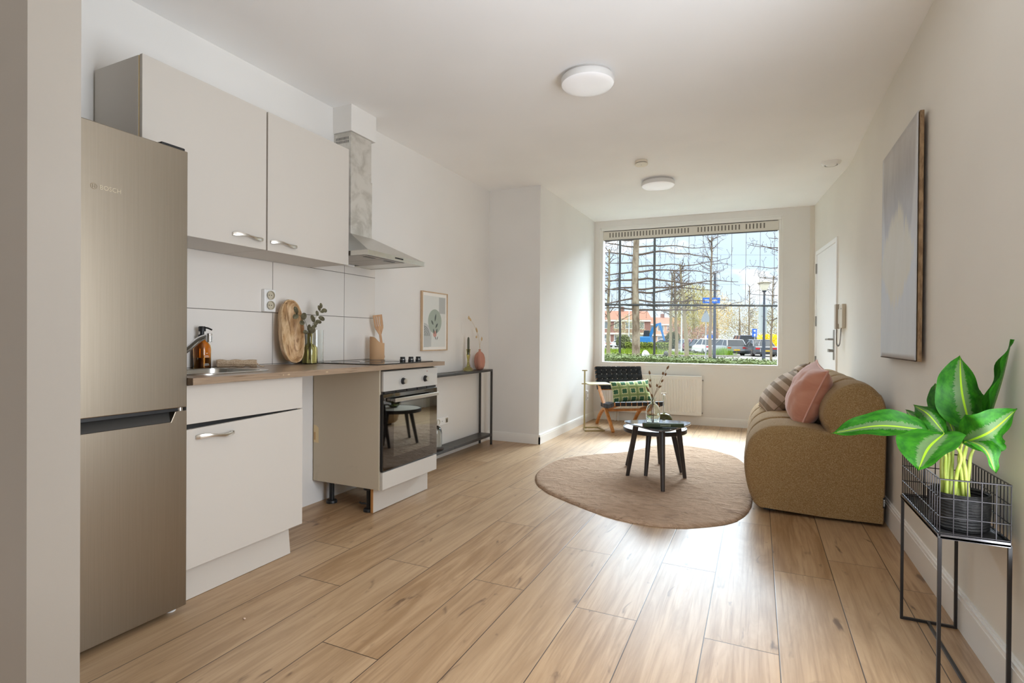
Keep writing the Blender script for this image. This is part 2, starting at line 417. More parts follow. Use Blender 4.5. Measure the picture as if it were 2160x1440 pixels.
mb = MB(); wbox(mb, S0 + 0.036, S1 - 0.036, Z1 - fw_ - 0.006, Z1 - fw_, 0.002, 0.05); wbox(mb, S0 + 0.036, S1 - 0.036, GZ1 - 0.006, GZ1, 0.002, 0.05)
obj('gasket', mb, M_BLACK, win)
# baseboards
M_BB = flat('baseboard_paint', (236, 234, 229), 0.4)
def bboard(name, pts, h, label, d=0.014):
    mb = MB()
    for (ax, ay), (bx, by) in zip(pts, pts[1:]):
        a = Vector((ax, ay, 0)); b = Vector((bx, by, 0)); t = (b - a).normalized(); n = Vector((t.y, -t.x, 0))
        for z0, z1, dd in ((0, h - 0.022, d), (h - 0.022, h - 0.008, d * 0.85), (h - 0.008, h, d * 0.45)):
            mb.hexa([a, b, b + n * dd, a + n * dd][0:0] or [tuple(a + Vector((0, 0, z0))), tuple(b + Vector((0, 0, z0))), tuple(b + n * dd + Vector((0, 0, z0))), tuple(a + n * dd + Vector((0, 0, z0))),
                     tuple(a + Vector((0, 0, z1))), tuple(b + Vector((0, 0, z1))), tuple(b + n * dd + Vector((0, 0, z1))), tuple(a + n * dd + Vector((0, 0, z1)))])
    o = obj(name, mb, M_BB); tag(o, label, 'baseboard', kind='structure'); return o
bboard('baseboard_left', [(XW, YJ), (XJ + 0.014, YJ)], 0.095, 'white baseboard on the grey end wall beside console table')
bboard('baseboard_left_far', [(XJ, YJ - 0.014), (XJ, 6.88)], 0.10, 'white baseboard under the sunlit wall left of the window')
bboard('baseboard_left_kitchen', [(XW, 3.15), (XW, YJ)], 0.08, 'white baseboard behind the console table')
bboard('baseboard_far', [onw(0, 0)[:2], onw(WLEN - 0.04, 0)[:2]], 0.10, 'white baseboard below window and radiator')
rp = [(p.x, p.y) for p in path if p.y < 6.0][::-1] + [(0.695, 0.0)]
bboard('baseboard_right', rp, 0.135, 'tall white moulded baseboard along the beige wall', 0.018)
# tiled backsplash
MT = Mat('white_wall_tiles', (230, 225, 218), 0.12, spec=0.5); _, ty, tz = MT.xyz(MT.coord('Object'))
gy_ = (((ty - (2.207 - 0.586 * 4)) / 0.586).fract() - 0.5).abs() * -0.586 + 0.293
gz_ = (((tz - (1.200 - 0.2965 * 4)) / 0.2965).fract() - 0.5).abs() * -0.2965 + 0.14825
gm = gy_.min(gz_); MT.color(MT.mix(gm.lt(0.0019), (230, 225, 218), (118, 112, 103))); MT.bump(gm.step(0.0, 0.003), 0.4, 0.002)
MT.rough(gm.lt(0.0019) * 0.6 + 0.12)
mb = B(XW, XW + 0.008, 1.30, 2.476, 0.875, 1.493); mb.box(XW, XW + 0.008, 2.476, 3.112, 0.875, 1.562)
struct('trim_1', mb, MT.m, 'large white tiles with thin grey joints above worktop', 'backsplash')
# plastered duct casing between hood and ceiling
struct('trim_2', B(XW, -2.408, 2.688, 2.935, 2.405, 2.585), M_WALL, 'white boxed casing between cooker hood chimney and ceiling', 'duct casing', bevel=0.003)
# door in the bent part of the right wall
da, db = Vector((0.689, 5.868, 0)), Vector((0.594, 6.800, 0)); dt = (db - da).normalized(); dn = Vector((-dt.y, dt.x, 0)); DLEN = (db - da).length
def ond(s, z, d=0.0): p = da + dt * s + dn * d; return (p.x, p.y, z)
def dbox(mb, s0, s1, z0, z1, d0, d1):
    return mb.hexa([ond(s0, z0, d0), ond(s1, z0, d0), ond(s1, z0, d1), ond(s0, z0, d1), ond(s0, z1, d0), ond(s1, z1, d0), ond(s1, z1, d1), ond(s0, z1, d1)])
dr = thing('door_1', 'plain white flush door beyond the sofa with lever handle', 'door', ond(0.45, 0), kind='structure')
M_DOOR = flat('door_white', (246, 246, 245), 0.35); M_HINGE = flat('steel_satin', (150, 146, 140), 0.3, 1.0)
mb = MB(); dbox(mb, 0, 0.042, 0, 2.05, -0.03, 0.022); dbox(mb, DLEN - 0.042, DLEN, 0, 2.05, -0.03, 0.022); dbox(mb, 0.042, DLEN - 0.042, 2.008, 2.05, -0.03, 0.022)
obj('door_frame', mb, M_DOOR, dr, bevel=0.003)
mb = MB(); dbox(mb, 0.045, DLEN - 0.045, 0.008, 2.004, -0.03, 0.014); leaf = obj('door_leaf', mb, M_DOOR, dr, bevel=0.002)
mb = MB(); dbox(mb, 0.075, 0.108, 0.875, 1.165, 0.014, 0.022)
mb.tube([ond(0.09, 1.075, 0.02), ond(0.09, 1.075, 0.062)], 0.010); mb.tube([ond(0.082, 1.075, 0.062), ond(0.15, 1.075, 0.064), ond(0.215, 1.074, 0.06)], 0.0095)
mb.tube([ond(0.09, 0.965, 0.02), ond(0.09, 0.965, 0.055)], 0.015); dbox(mb, 0.085, 0.15, 0.95, 0.98, 0.045, 0.058)
obj('door_handle', mb, M_HINGE, leaf, smooth=40)
for z in (0.78, 1.22, 1.80):
    mb = MB(); dbox(mb, DLEN - 0.052, DLEN - 0.030, z, z + 0.11, 0.012, 0.027); obj('hinge', mb, M_HINGE, dr)
# ------------------------------------------------------------------ fridge
XF = -2.0
fr_ = thing('fridge_freezer', 'tall brushed steel fridge freezer beside the white wall stub', 'fridge', (-2.28, 1.03, 0))
M_SIDE = flat('fridge_side_grey', (150, 147, 140), 0.45, 0.3)
obj('body', B(-2.555, -2.062, 0.735, 1.328, 0.022, 1.768), M_SIDE, fr_, bevel=0.004)
obj('freezer_door', MB().prism([(0.735, 0.022), (1.330, 0.022), (1.330, 0.775), (1.285, 0.775), (1.268, 0.737), (0.735, 0.737)], -2.060, XF, lambda u, v, w: (w, u, v)), M_STEEL_V, fr_, bevel=0.003)
fd = obj('fridge_door', B(-2.060, XF, 0.735, 1.330, 0.787, 1.770), M_STEEL_V, fr_, bevel=0.003)
M_DARKGREY = flat('dark_grip_grey', (62, 60, 57), 0.4)
obj('grip_recess', MB().hexa([(-2.058, 0.736, 0.737), (-2.058, 1.268, 0.737), (-2.004, 1.268, 0.737), (-2.004, 0.736, 0.737), (-2.058, 0.736, 0.776), (-2.058, 1.285, 0.776), (-2.040, 1.285, 0.776), (-2.040, 0.736, 0.776)]), M_DARKGREY, fr_)
obj('door_gap', B(-2.056, -2.012, 0.737, 1.322, 0.774, 0.788), M_BLACK, fr_)
mb = MB(); mb.lathe([(0.012, 0), (0.012, 0.012)], (-2.018, 1.312, 0.7745), 14); obj('hinge', mb, M_CHROME, fr_, smooth=40)
mb = B(-2.055, -2.008, 1.235, 1.325, 1.770, 1.782); obj('hinge_cap', mb, M_BLACK, fr_, bevel=0.004)
for y in (0.78, 1.30):
    mb = MB(); mb.lathe([(0.018, 0), (0.018, 0.012), (0.010, 0.014), (0.010, 0.024)], (-2.05, y, 0), 14); obj('foot', mb, M_WHITE, fr_, smooth=40)
# lettering and ring mark on the upper door
def text_mesh(s, size, name, mat, parent, fn, depth=0.0006):
    cu = bpy.data.curves.new(name, 'FONT'); cu.body = s; cu.size = size; cu.extrude = depth; cu.resolution_u = 3
    to = bpy.data.objects.new(name + '_src', cu); COL.objects.link(to)
    dg = bpy.context.evaluated_depsgraph_get(); me = bpy.data.meshes.new_from_object(to.evaluated_get(dg))
    bpy.data.objects.remove(to); bpy.data.curves.remove(cu)
    for v in me.vertices: v.co = Vector(fn(v.co.x, v.co.y, v.co.z))
    r = parent
    while r.parent: r = r.parent
    me.transform(Matrix.Translation(-ROOT_LOC[r.name])); me.materials.append(mat)
    o = bpy.data.objects.new(name, me); COL.objects.link(o); o.parent = parent; return o
M_LOGO = flat('logo_silver', (186, 172, 148), 0.45, 0.8)
text_mesh('BOSCH', 0.0215, 'lettering', M_LOGO, fd, lambda x, y, z: (XF + 0.0004 + z, 1.027 + x * 0.96, 1.549 + y))
mb = MB(); mb.tube([(XF + 0.0005, 1.011 + 0.0095 * math.cos(a * PI / 12), 1.5555 + 0.0095 * math.sin(a * PI / 12)) for a in range(24)], 0.0010, 6, closed=True)
for s in (-1, 1):
    mb.tube([(XF + 0.0005, 1.011 + s * 0.0035, 1.5555 - 0.006), (XF + 0.0005, 1.011 + s * 0.0035, 1.5555 + 0.006)], 0.0010, 6)
mb.tube([(XF + 0.0005, 1.0075, 1.5555), (XF + 0.0005, 1.0145, 1.5555)], 0.0010, 6)
obj('emblem', mb, M_LOGO, fd)

# ------------------------------------------------------------------ bow handle
def handle_mb(x, y0, y1, z0, z1):
    """flat S-shaped bow handle seen on all fronts"""
    L = y1 - y0; mb = MB(); n = 18; rows = []
    for i in range(n + 1):
        t = i / n; y = y0 + L * t; z = z0 + (z1 - z0) * t + 0.004 * math.sin(2 * PI * t)
        out = 0.004 + 0.022 * math.sin(PI * t) ** 0.8; w = 0.0045 + 0.0045 * abs(math.cos(PI * t)) ** 1.5 * (1.0 if 0.02 < t < 0.98 else 0.5); th = 0.0045
        rows.append([mb.v((x + out - th, y, z - w)), mb.v((x + out + th * 0.5, y, z - w)), mb.v((x + out + th, y, z)), mb.v((x + out + th * 0.5, y, z + w)), mb.v((x + out - th, y, z + w))])
    for a, b in zip(rows, rows[1:]):
        for j in range(5): mb.f([a[j], a[(j + 1) % 5], b[(j + 1) % 5], b[j]])
    mb.f(rows[0][::-1]); mb.f(rows[-1])
    for y in (y0 + 0.012, y1 - 0.012): mb.tube([(x - 0.002, y, z0), (x + 0.014, y, z0)], 0.004, 8)
    return mb
M_HANDLE = flat('satin_nickel', (206, 200, 190), 0.28, 1.0)
# ------------------------------------------------------------------ sink base cabinet
sb = thing('sink_base_cabinet', 'cream base cabinet under the sink next to the fridge, door hanging askew', 'cabinet', (-2.28, 1.63, 0))
XD = -2.012
mb = MB()
mb.box(-2.55, -2.034, 1.334, 1.350, 0.15, 0.872); mb.box(-2.55, -2.034, 1.902, 1.918, 0.15, 0.872); mb.box(-2.55, -2.034, 1.350, 1.902, 0.15, 0.166)
mb.box(-2.55, -2.538, 1.350, 1.902, 0.166, 0.872); mb.box(-2.10, -2.036, 1.350, 1.902, 0.79, 0.872)
obj('carcass', mb, M_CREAM_SIDE, sb)
obj('drawer_front', B(-2.030, XD, 1.336, 1.913, 0.716, 0.868), M_CREAM, sb, bevel=0.0015)
dd = obj('door', MB().prism([(1.336, 0.148), (1.916, 0.150), (1.916, 0.711), (1.336, 0.695)], -2.030, XD, lambda u, v, w: (w, u, v)), M_CREAM, sb, bevel=0.0015)
obj('handle', handle_mb(XD, 1.372, 1.540, 0.661, 0.657), M_HANDLE, dd, smooth=50)
obj('dark_gap', B(-2.036, -2.032, 1.351, 1.901, 0.66, 0.79), M_BLACK, sb)
pl_ = obj('plinth', MB().hexa([(-2.088, 1.334, 0.002), (-2.070, 1.334, 0.002), (-2.070, 1.897, 0.002), (-2.088, 1.897, 0.002), (-2.088, 1.334, 0.147), (-2.072, 1.334, 0.147), (-2.072, 1.885, 0.147), (-2.088, 1.885, 0.147)]), M_CREAM, sb)
for y in (1.42, 1.84):
    mb = MB(); mb.lathe([(0.03, 0), (0.03, 0.012), (0.016, 0.02), (0.016, 0.15)], (-2.46, y, 0), 16); obj('leg', mb, M_BLACK, sb, smooth=40)
# ------------------------------------------------------------------ worktop
M_TOP = wood('walnut_laminate', (142, 121, 100), (160, 139, 117), (116, 96, 77), (30, 2.2, 60), 0.3)
def worktop():
    mb = MB(); z0, z1 = 0.872, 0.899; x0, x1, y0, y1 = -2.556, -1.968, 1.332, 3.135
    o_ = rrect(-2.445, -2.110, 1.440, 1.800, 0.08, 6)                 # cut-out for the sink bowl
    return mb, o_, (x0, x1, y0, y1, z0, z1)
mb, hole, (x0, x1, y0, y1, z0, z1) = worktop()
for z in (z0, z1):
    outer = [mb.v(p) for p in ((x0, y0, z), (x1, y0, z), (x1, y1, z), (x0, y1, z))]; inner = [mb.v((p[0], p[1], z)) for p in hole]
    es = [mb.bm.edges.new((outer[i], outer[(i + 1) % 4])) for i in range(4)] + [mb.bm.edges.new((inner[i], inner[(i + 1) % len(inner)])) for i in range(len(inner))]
    bmesh.ops.triangle_fill(mb.bm, use_beauty=True, use_dissolve=False, edges=es)
    if z == z0: lo, li = outer, inner
    else:
        for A, Bq in ((lo, outer), (li, inner)):
            for i in range(len(A)): mb.f([A[i], A[(i + 1) % len(A)], Bq[(i + 1) % len(A)], Bq[i]])
wtop = obj('worktop', mb, M_TOP); tag(wtop, 'brown walnut-look kitchen worktop with chipped front edge', 'worktop')
M_CHIP = flat('chipboard_chip', (188, 166, 136), 0.8); rr_ = random.Random(5)
for (y, w) in ((1.79, 0.013), (2.03, 0.018), (1.76, 0.005)):
    mb = MB(); pts = [(y + w * 0.5 * math.cos(a * PI / 4) * (0.7 + 0.6 * rr_.random()), 0.8855 + 0.0035 * math.sin(a * PI / 4) * (0.7 + 0.6 * rr_.random())) for a in range(8)]
    mb.prism(pts, -1.9682, -1.9676, lambda u, v, w_: (w_, u, v)); obj('chip', mb, M_CHIP, wtop)
# ------------------------------------------------------------------ sink and tap
sk = thing('inset_sink', 'stainless steel inset sink with rounded rim in the worktop', 'sink', (-2.28, 1.62, 0.90))
rim_o, rim_i = rrect(-2.475, -2.078, 1.405, 1.832, 0.11, 8), rrect(-2.440, -2.115, 1.445, 1.795, 0.075, 8)
bot = rrect(-2.41, -2.145, 1.48, 1.76, 0.06, 8)
mb = MB(); n = len(rim_o)
L = [[mb.v((p[0], p[1], z)) for p in poly] for poly, z in ((rim_o, 0.8993), (rim_o, 0.9035), (rim_i, 0.9035), (rim_i, 0.894), (bot, 0.765))]
for a, b in zip(L, L[1:]):
    for i in range(n): mb.f([a[i], a[(i + 1) % n], b[(i + 1) % n], b[i]])
mb.f(L[-1]); M_SINK = flat('sink_steel', (200, 198, 192), 0.25, 1.0)
obj('bowl', mb, M_SINK, sk, smooth=40, clean=False)
mb = MB()
for k in range(3): mb.box(-2.4415 + 0.004, -2.4340 + 0.004, 1.462 + k * 0.012, 1.467 + k * 0.012, 0.876, 0.888)
obj('overflow_slot', mb, M_BLACK, sk)
mb = MB(); mb.lathe([(0.036, 0.766), (0.036, 0.768), (0.02, 0.769), (0, 0.769)], (-2.28, 1.62, 0), 20, True); obj('drain', mb, M_CHROME, sk, smooth=40)
tp = thing('kitchen_tap', 'chrome mixer tap whose spout reaches out from behind the fridge', 'tap', (-2.515, 1.565, 0.899))
mb = MB(); mb.lathe([(0.026, 0.8995), (0.026, 0.907), (0.021, 0.912), (0.021, 0.985), (0.016, 0.995), (0, 0.998)], (-2.515, 1.565, 0), 20); obj('base', mb, M_CHROME, tp, smooth=50)
mb = MB(); pth = bez([(-2.50, 1.570, 0.935), (-2.45, 1.592, 0.972), (-2.40, 1.612, 1.012), (-2.365, 1.628, 1.044), (-2.335, 1.640, 1.058), (-2.318, 1.646, 1.058)], 5)
mb.tube(pth, [0.0155 - 0.004 * i / (len(pth) - 1) for i in range(len(pth))], 14); obj('spout', mb, M_CHROME, tp, smooth=60)
mb = MB(); mb.lathe([(0.011, 1.034), (0.0135, 1.036), (0.0135, 1.056), (0.013, 1.059), (0.013, 1.072), (0.011, 1.0745), (0, 1.075)], (-2.318, 1.646, 0), 20); obj('aerator', mb, M_CHROME, tp, smooth=40)
mb = MB(); mb.tube([(-2.515, 1.565, 0.99), (-2.49, 1.555, 1.02), (-2.45, 1.535, 1.04)], [0.012, 0.010, 0.007], 10); obj('lever', mb, M_CHROME, tp, smooth=60)
# ------------------------------------------------------------------ soap bottle, cloth
sp = thing('soap_dispenser', 'amber glass pump bottle with black pump at the back of the sink', 'soap dispenser', (-2.515, 1.748, 0.8993))
c = (-2.515, 1.748, 0.8993)
mb = MB(); mb.lathe([(0, 0.0), (0.036, 0.0), (0.040, 0.004), (0.040, 0.098), (0.037, 0.115), (0.027, 0.132), (0.016, 0.141), (0.0145, 0.150), (0.0145, 0.158), (0.0115, 0.158), (0.0115, 0.146), (0.034, 0.112), (0.0365, 0.097), (0.0365, 0.006), (0, 0.004)], c, 32, False)
obj('bottle', mb, glass('amber_glass', (238, 178, 84)), sp, smooth=50)
mb = MB(); mb.lathe([(0, 0.0065), (0.0355, 0.0065), (0.0355, 0.055), (0, 0.055)], c, 28, False); obj('liquid_soap', mb, flat('amber_soap', (120, 66, 16), 0.3), sp, smooth=40)
mb = MB(); mb.lathe([(0.0175, 0.150), (0.0175, 0.168), (0.012, 0.170), (0.0095, 0.171), (0.0095, 0.185), (0.0165, 0.186), (0.0165, 0.207), (0.013, 0.211), (0, 0.2115)], c, 22); 
mb.tube(bez([(c[0], c[1], c[2] + 0.202), (c[0] + 0.02, c[1] + 0.012, c[2] + 0.203), (c[0] + 0.040, c[1] + 0.024, c[2] + 0.193)], 5), 0.0042, 8)
obj('pump', mb, M_BLACK, sp, smooth=45)
M_PRT = flat('print_white', (225, 220, 210), 0.5)
for k, (w, z) in enumerate(((0.10, 0.076), (0.20, 0.064), (0.30, 0.058), (0.24, 0.024), (0.30, 0.018))):
    a0 = -0.05 - w; mb = MB()
    for i in range(6):
        t0 = a0 + (2 * w) * i / 6; t1 = t0 + 2 * w / 6 * (0.7 if k % 2 else 1.0); r = 0.0404
        P0 = (c[0] + r * math.cos(t0), c[1] + r * math.sin(t0)); P1 = (c[0] + r * math.cos(t1), c[1] + r * math.sin(t1))
        mb.f([mb.v((P0[0], P0[1], c[2] + z)), mb.v((P1[0], P1[1], c[2] + z)), mb.v((P1[0], P1[1], c[2] + z + 0.0025)), mb.v((P0[0], P0[1], c[2] + z + 0.0025))])
    obj('print', mb, M_PRT, sp, solid=0.0003)
M_CLOTH = speckle('linen_beige', (206, 186, 160), (176, 152, 124), 220, 0.95, 0.25, 0.001)
mb = MB(); pa = Vector((-2.530, 1.838, 0.920)); pb = Vector((-2.415, 1.985, 0.919)); ax = (pb - pa)
pts = [pa + ax * (i / 14) + Vector((0, 0, 0.0015 * math.sin(i * 1.3))) for i in range(15)]
mb.tube(pts, [0.0195 + 0.0018 * math.sin(i * 1.1) for i in range(15)], 14)
for k in range(2): mb.tube([pa + ax * 0.02 + Vector((0.012, -0.01, 0.004 + 0.006 * k)), pa + ax * 0.98 + Vector((0.014, -0.010, 0.008 * k))], 0.0085, 8)
mb.tube(bez([pb, pb + Vector((0.012, 0.012, -0.014)), pb + Vector((0.022, 0.020, -0.0165)), pb + Vector((0.018, 0.03, -0.0170))], 4), 0.0026, 6)
cl = obj('rolled_cloth', mb, M_CLOTH, smooth=60); tag(cl, 'beige tea towel rolled up behind the sink', 'towel')
# ------------------------------------------------------------------ socket on tiles
def socket_disc(parent, x, y, z, r=0.021, nx=1):
    mb = MB(); a = []
    prof = [(r * 1.12, 0.0), (r * 1.12, 0.003), (r, 0.0035), (r * 0.95, -0.006), (0, -0.006)]
    rings = []
    for rr, d in prof:
        rings.append([mb.v((x + d * nx, y + rr * math.cos(2 * PI * k / 24), z + rr * math.sin(2 * PI * k / 24))) for k in range(24)] if rr else [mb.v((x + d * nx, y, z))])
    for A, Bq in zip(rings, rings[1:]):
        for k in range(24): mb.f([A[k], A[(k + 1) % 24], Bq[(k + 1) % 24], Bq[k]] if len(Bq) > 1 else [A[k], A[(k + 1) % 24], Bq[0]])
    o = obj('socket_insert', mb, flat('socket_grey_beige', (196, 188, 168), 0.4), parent, smooth=35)
    mb = MB()
    for s in (-1, 1): mb.lathe([(0.0026, 0.0), (0.0026, 0.001), (0, 0.001)], (0, 0, 0), 10)
    mb.bm.clear(); mb.uv = mb.bm.loops.layers.uv.new('UVMap')
    for s in (-1, 1): mb.tube([(x - 0.0062 * nx, y + s * 0.008, z), (x - 0.0052 * nx, y + s * 0.008, z)], 0.0027, 10)
    obj('pin_hole', mb, M_BLACK, o); return o
so = thing('double_wall_socket', 'white double socket on the tiles above worktop', 'socket', (XW + 0.008, 2.163, 1.27))
obj('cover_plate', B(XW + 0.0085, XW + 0.036, 2.128, 2.205, 1.203, 1.330), M_WHITE, so, bevel=0.004)
for z in (1.297, 1.240): socket_disc(so, XW + 0.043, 2.166, z, 0.0225)
# ------------------------------------------------------------------ wooden dough tray leaning on the tiles
MW = Mat('pale_carved_wood', (200, 160, 110), 0.5); v = MW.coord('Object', scale=(14, 14, 3.2)); a = MW.noise(v, 1.0, 5, 0.65, 1.8); b = MW.noise(v, 2.3, 4, 0.6, 1.0)
MW.color(MW.mix(b.step(0.48, 0.70), MW.mix(a.step(0.35, 0.65), (224, 196, 156), (188, 148, 102)), (136, 96, 60))); MW.bump(b, 0.08, 0.002)
def oval(w, h, n=40, p=3.0):
    out = []
    for k in range(n):
        t = 2 * PI * k / n; c_, s_ = math.cos(t), math.sin(t)
        yy = h * 0.5 * (abs(s_) ** (2 / 2.6)) * (1 if s_ > 0 else -1); xx = w * 0.5 * (abs(c_) ** (2 / 2.4)) * (1 if c_ > 0 else -1)
        out.append((xx, yy))
    return out
mb = MB(); n = 44; lev = []
W_, H_ = 0.168, 0.376
for sc_, dz in ((0.60, 0.0), (0.86, 0.018), (1.0, 0.054), (0.985, 0.059), (0.925, 0.058), (0.90, 0.050), (0.83, 0.024), (0.72, 0.013), (0.50, 0.010), (0.25, 0.009)):
    lev.append([(x * (sc_ if sc_ > 0.9 else sc_ * 1.0), y * (1 - (1 - sc_) * 0.55), dz) for x, y in oval(W_, H_, n)])
tilt = math.radians(9); Mx = Matrix.Translation((-2.489, 2.270, 0.9003)) @ Matrix.Rotation(-tilt, 4, 'Y') @ Matrix.Translation((0, 0, H_ * 0.5)) @ Matrix.Rotation(math.radians(-3), 4, 'X')
mb.M = Mx @ Matrix(((0, 0, 1, 0), (1, 0, 0, 0), (0, 1, 0, 0), (0, 0, 0, 1)))
R_ = [[mb.v(p) for p in l] for l in lev]
for A, Bq in zip(R_, R_[1:]):
    for i in range(n): mb.f([A[i], A[(i + 1) % n], Bq[(i + 1) % n], Bq[i]])
mb.f(R_[0][::-1]); mb.f(R_[-1])
tr_ = obj('wooden_tray', mb, MW.m, smooth=60); tag(tr_, 'long oval carved wooden tray leaning against the tiles', 'tray')
# ------------------------------------------------------------------ olive glass bottle vase, cylinder glass, eucalyptus
def hollow(prof_out, t, c, n=32):
    """glass vessel: outer profile bottom to top, then the inner wall back down"""
    inner = [(max(r - t, 0.0005), z + (t if i == 0 else 0)) for i, (r, z) in enumerate(prof_out)]
    inner[0] = (inner[0][0], prof_out[0][1] + t * 1.5)
    prof = [(0, prof_out[0][1])] + prof_out + inner[::-1] + [(0, prof_out[0][1] + t * 1.5)]
    return MB().lathe(prof, c, n, False)
Z = 0.8995
va = obj('glass_vase', hollow([(0.041, 0), (0.0455, 0.006), (0.0455, 0.085), (0.043, 0.098), (0.034, 0.110), (0.022, 0.117), (0.0165, 0.122), (0.0150, 0.132), (0.0150, 0.180), (0.0175, 0.186)], 0.0028, (-2.445, 2.380, Z)), M_GLASS_GREEN, smooth=50)
tag(va, 'olive green glass bottle vase in front of the wooden tray', 'vase')
gc = obj('glass_cylinder', hollow([(0.050, 0), (0.054, 0.004), (0.054, 0.205)], 0.0025, (-2.490, 2.462, Z)), M_GLASS_CLEAR, smooth=40)
tag(gc, 'clear glass cylinder behind the olive green vase', 'glass vase')
M_EUC = speckle('eucalyptus_leaf', (112, 108, 84), (90, 82, 60), 60, 0.6, 0.1, 0.001); M_TWIG = flat('twig_brown', (104, 92, 68), 0.7)
def leaf_disc(mb, c, d, nrm, w, l):
    d = Vector(d).normalized(); nrm = Vector(nrm); nrm = (nrm - d * nrm.dot(d)).normalized(); s_ = d.cross(nrm); c = Vector(c)
    pts = [c + d * l * (0.5 - 0.5 * math.cos(t)) + s_ * w * 0.5 * math.sin(t) + nrm * (0.12 * w * math.sin(t) ** 2) for t in [2 * PI * k / 14 for k in range(14)]]
    mid = [c + d * l * k / 4 - nrm * 0.03 * w for k in range(5)]
    vs = [mb.v(p) for p in pts]; m = mb.v(c + d * l * 0.5 - nrm * 0.05 * w)
    for i in range(14): mb.f([vs[i], vs[(i + 1) % 14], m])
def sprig(name, label, stem, leaves):
    t = thing(name, label, 'eucalyptus sprig', stem[0], group='eucalyptus sprigs in the olive vase')
    mb = MB(); p = bez(stem, 6); mb.tube(p, [0.0017 - 0.0009 * i / len(p) for i in range(len(p))], 6); obj('stem', mb, M_TWIG, t, smooth=60)
    for c_, d, l, w in leaves:
        mb = MB(); leaf_disc(mb, c_, d, (0.85, -0.5, 0.15), w, l); obj('leaf', mb, M_EUC, t, smooth=60, solid=0.0006)
sprig('eucalyptus_sprig', 'right-hand eucalyptus sprig rising higher out of the olive vase', [(-2.445, 2.376, Z + 0.03), (-2.44, 2.384, 1.06), (-2.435, 2.378, 1.10), (-2.43, 2.396, 1.155), (-2.425, 2.425, 1.205), (-2.42, 2.448, 1.232)],
      [((-2.42, 2.36, 1.083), (0.1, 0.10, 0.35), 0.042, 0.040), ((-2.425, 2.375, 1.118), (0.2, 0.9, 0.35), 0.036, 0.020), ((-2.425, 2.39, 1.135), (0.2, 0.9, 0.5), 0.032, 0.022), ((-2.43, 2.40, 1.150), (0, -0.5, 0.9), 0.048, 0.026), ((-2.425, 2.405, 1.158), (0.2, 0.95, -0.2), 0.042, 0.024),
       ((-2.425, 2.428, 1.182), (0.2, 0.95, -0.35), 0.046, 0.028), ((-2.422, 2.42, 1.188), (0, -0.3, 0.9), 0.034, 0.018), ((-2.42, 2.436, 1.214), (0.1, 0.9, 0.12), 0.030, 0.018), ((-2.42, 2.450, 1.226), (0.1, 0.95, -0.1), 0.040, 0.026), ((-2.42, 2.436, 1.220), (0, -0.4, 0.9), 0.036, 0.018), ((-2.42, 2.446, 1.235), (0, -0.15, 0.9), 0.034, 0.018)])
sprig('eucalyptus_sprig', 'left-hand eucalyptus sprig bending over the wooden tray', [(-2.447, 2.384, Z + 0.03), (-2.445, 2.374, 1.07), (-2.43, 2.345, 1.12), (-2.42, 2.31, 1.165), (-2.41, 2.262, 1.188), (-2.405, 2.238, 1.205)],
      [((-2.42, 2.30, 1.160), (0, 0.35, 0.9), 0.046, 0.032), ((-2.42, 2.312, 1.150), (0.2, -0.9, -0.3), 0.044, 0.030), ((-2.41, 2.252, 1.192), (0, -0.45, 0.9), 0.048, 0.024), ((-2.41, 2.256, 1.190), (0, -0.8, -0.55), 0.042, 0.030), ((-2.43, 2.352, 1.10), (0, 0.3, 0.9), 0.038, 0.020), ((-2.43, 2.352, 1.085), (0, -0.95, 0.2), 0.040, 0.022)])
# ------------------------------------------------------------------ hob
hb = thing('ceramic_hob', 'black glass ceramic hob set into the worktop with black knobs', 'hob', (-2.25, 2.76, 0.899))
MH = Mat('ceramic_glass_black', (20, 19, 19), 0.05, spec=0.7); obj('glass_plate', B(-2.508, -2.008, 2.465, 3.050, 0.8993, 0.9048), MH.m, hb, bevel=0.0015)
M_ZONE = flat('zone_print', (92, 90, 88), 0.4)
for (x, y, r) in ((-2.385, 2.62, 0.088), (-2.385, 2.895, 0.075), (-2.16, 2.60, 0.072), (-2.165, 2.79, 0.058)):
    mb = MB(); mb.tube([(x + r * math.cos(k * PI / 18), y + r * math.sin(k * PI / 18), 0.9049) for k in range(36)], 0.0009, 4, closed=True); obj('zone_ring', mb, M_ZONE, hb)
for (x, y) in ((-2.125, 2.868), (-2.10, 2.926), (-2.085, 2.988)):
    mb = MB(); mb.lathe([(0.019, 0.9048), (0.019, 0.917), (0.017, 0.920), (0.0165, 0.932), (0.015, 0.934), (0, 0.934)], (x, y, 0), 24); kn = obj('knob', mb, M_BLACK, hb, smooth=35)
    mb = MB(); mb.lathe([(0.0193, 0.9165), (0.0196, 0.9175), (0.0193, 0.9185)], (x, y, 0), 24, False); obj('ring', mb, M_CHROME, kn, smooth=35)
# ------------------------------------------------------------------ utensil holder with spatula
M_OAKP = wood('beech_tan', (206, 160, 112), (190, 142, 96), (176, 128, 84), (30, 30, 4), 0.55)
hx, hy = -2.452, 3.010; mb = MB(); n = 32; ri, ro = 0.046, 0.051
hh = lambda t: 0.116 + 0.046 / (1 + math.exp(-5 * math.cos(t - 3.83)))
ro_b = [mb.v((hx + ro * math.cos(2 * PI * k / n), hy + ro * math.sin(2 * PI * k / n), 0.9052)) for k in range(n)]
ro_t = [mb.v((hx + ro * math.cos(2 * PI * k / n), hy + ro * math.sin(2 * PI * k / n), 0.9052 + hh(2 * PI * k / n))) for k in range(n)]
ri_t = [mb.v((hx + ri * math.cos(2 * PI * k / n), hy + ri * math.sin(2 * PI * k / n), 0.9052 + hh(2 * PI * k / n))) for k in range(n)]
ri_b = [mb.v((hx + ri * math.cos(2 * PI * k / n), hy + ri * math.sin(2 * PI * k / n), 0.912)) for k in range(n)]
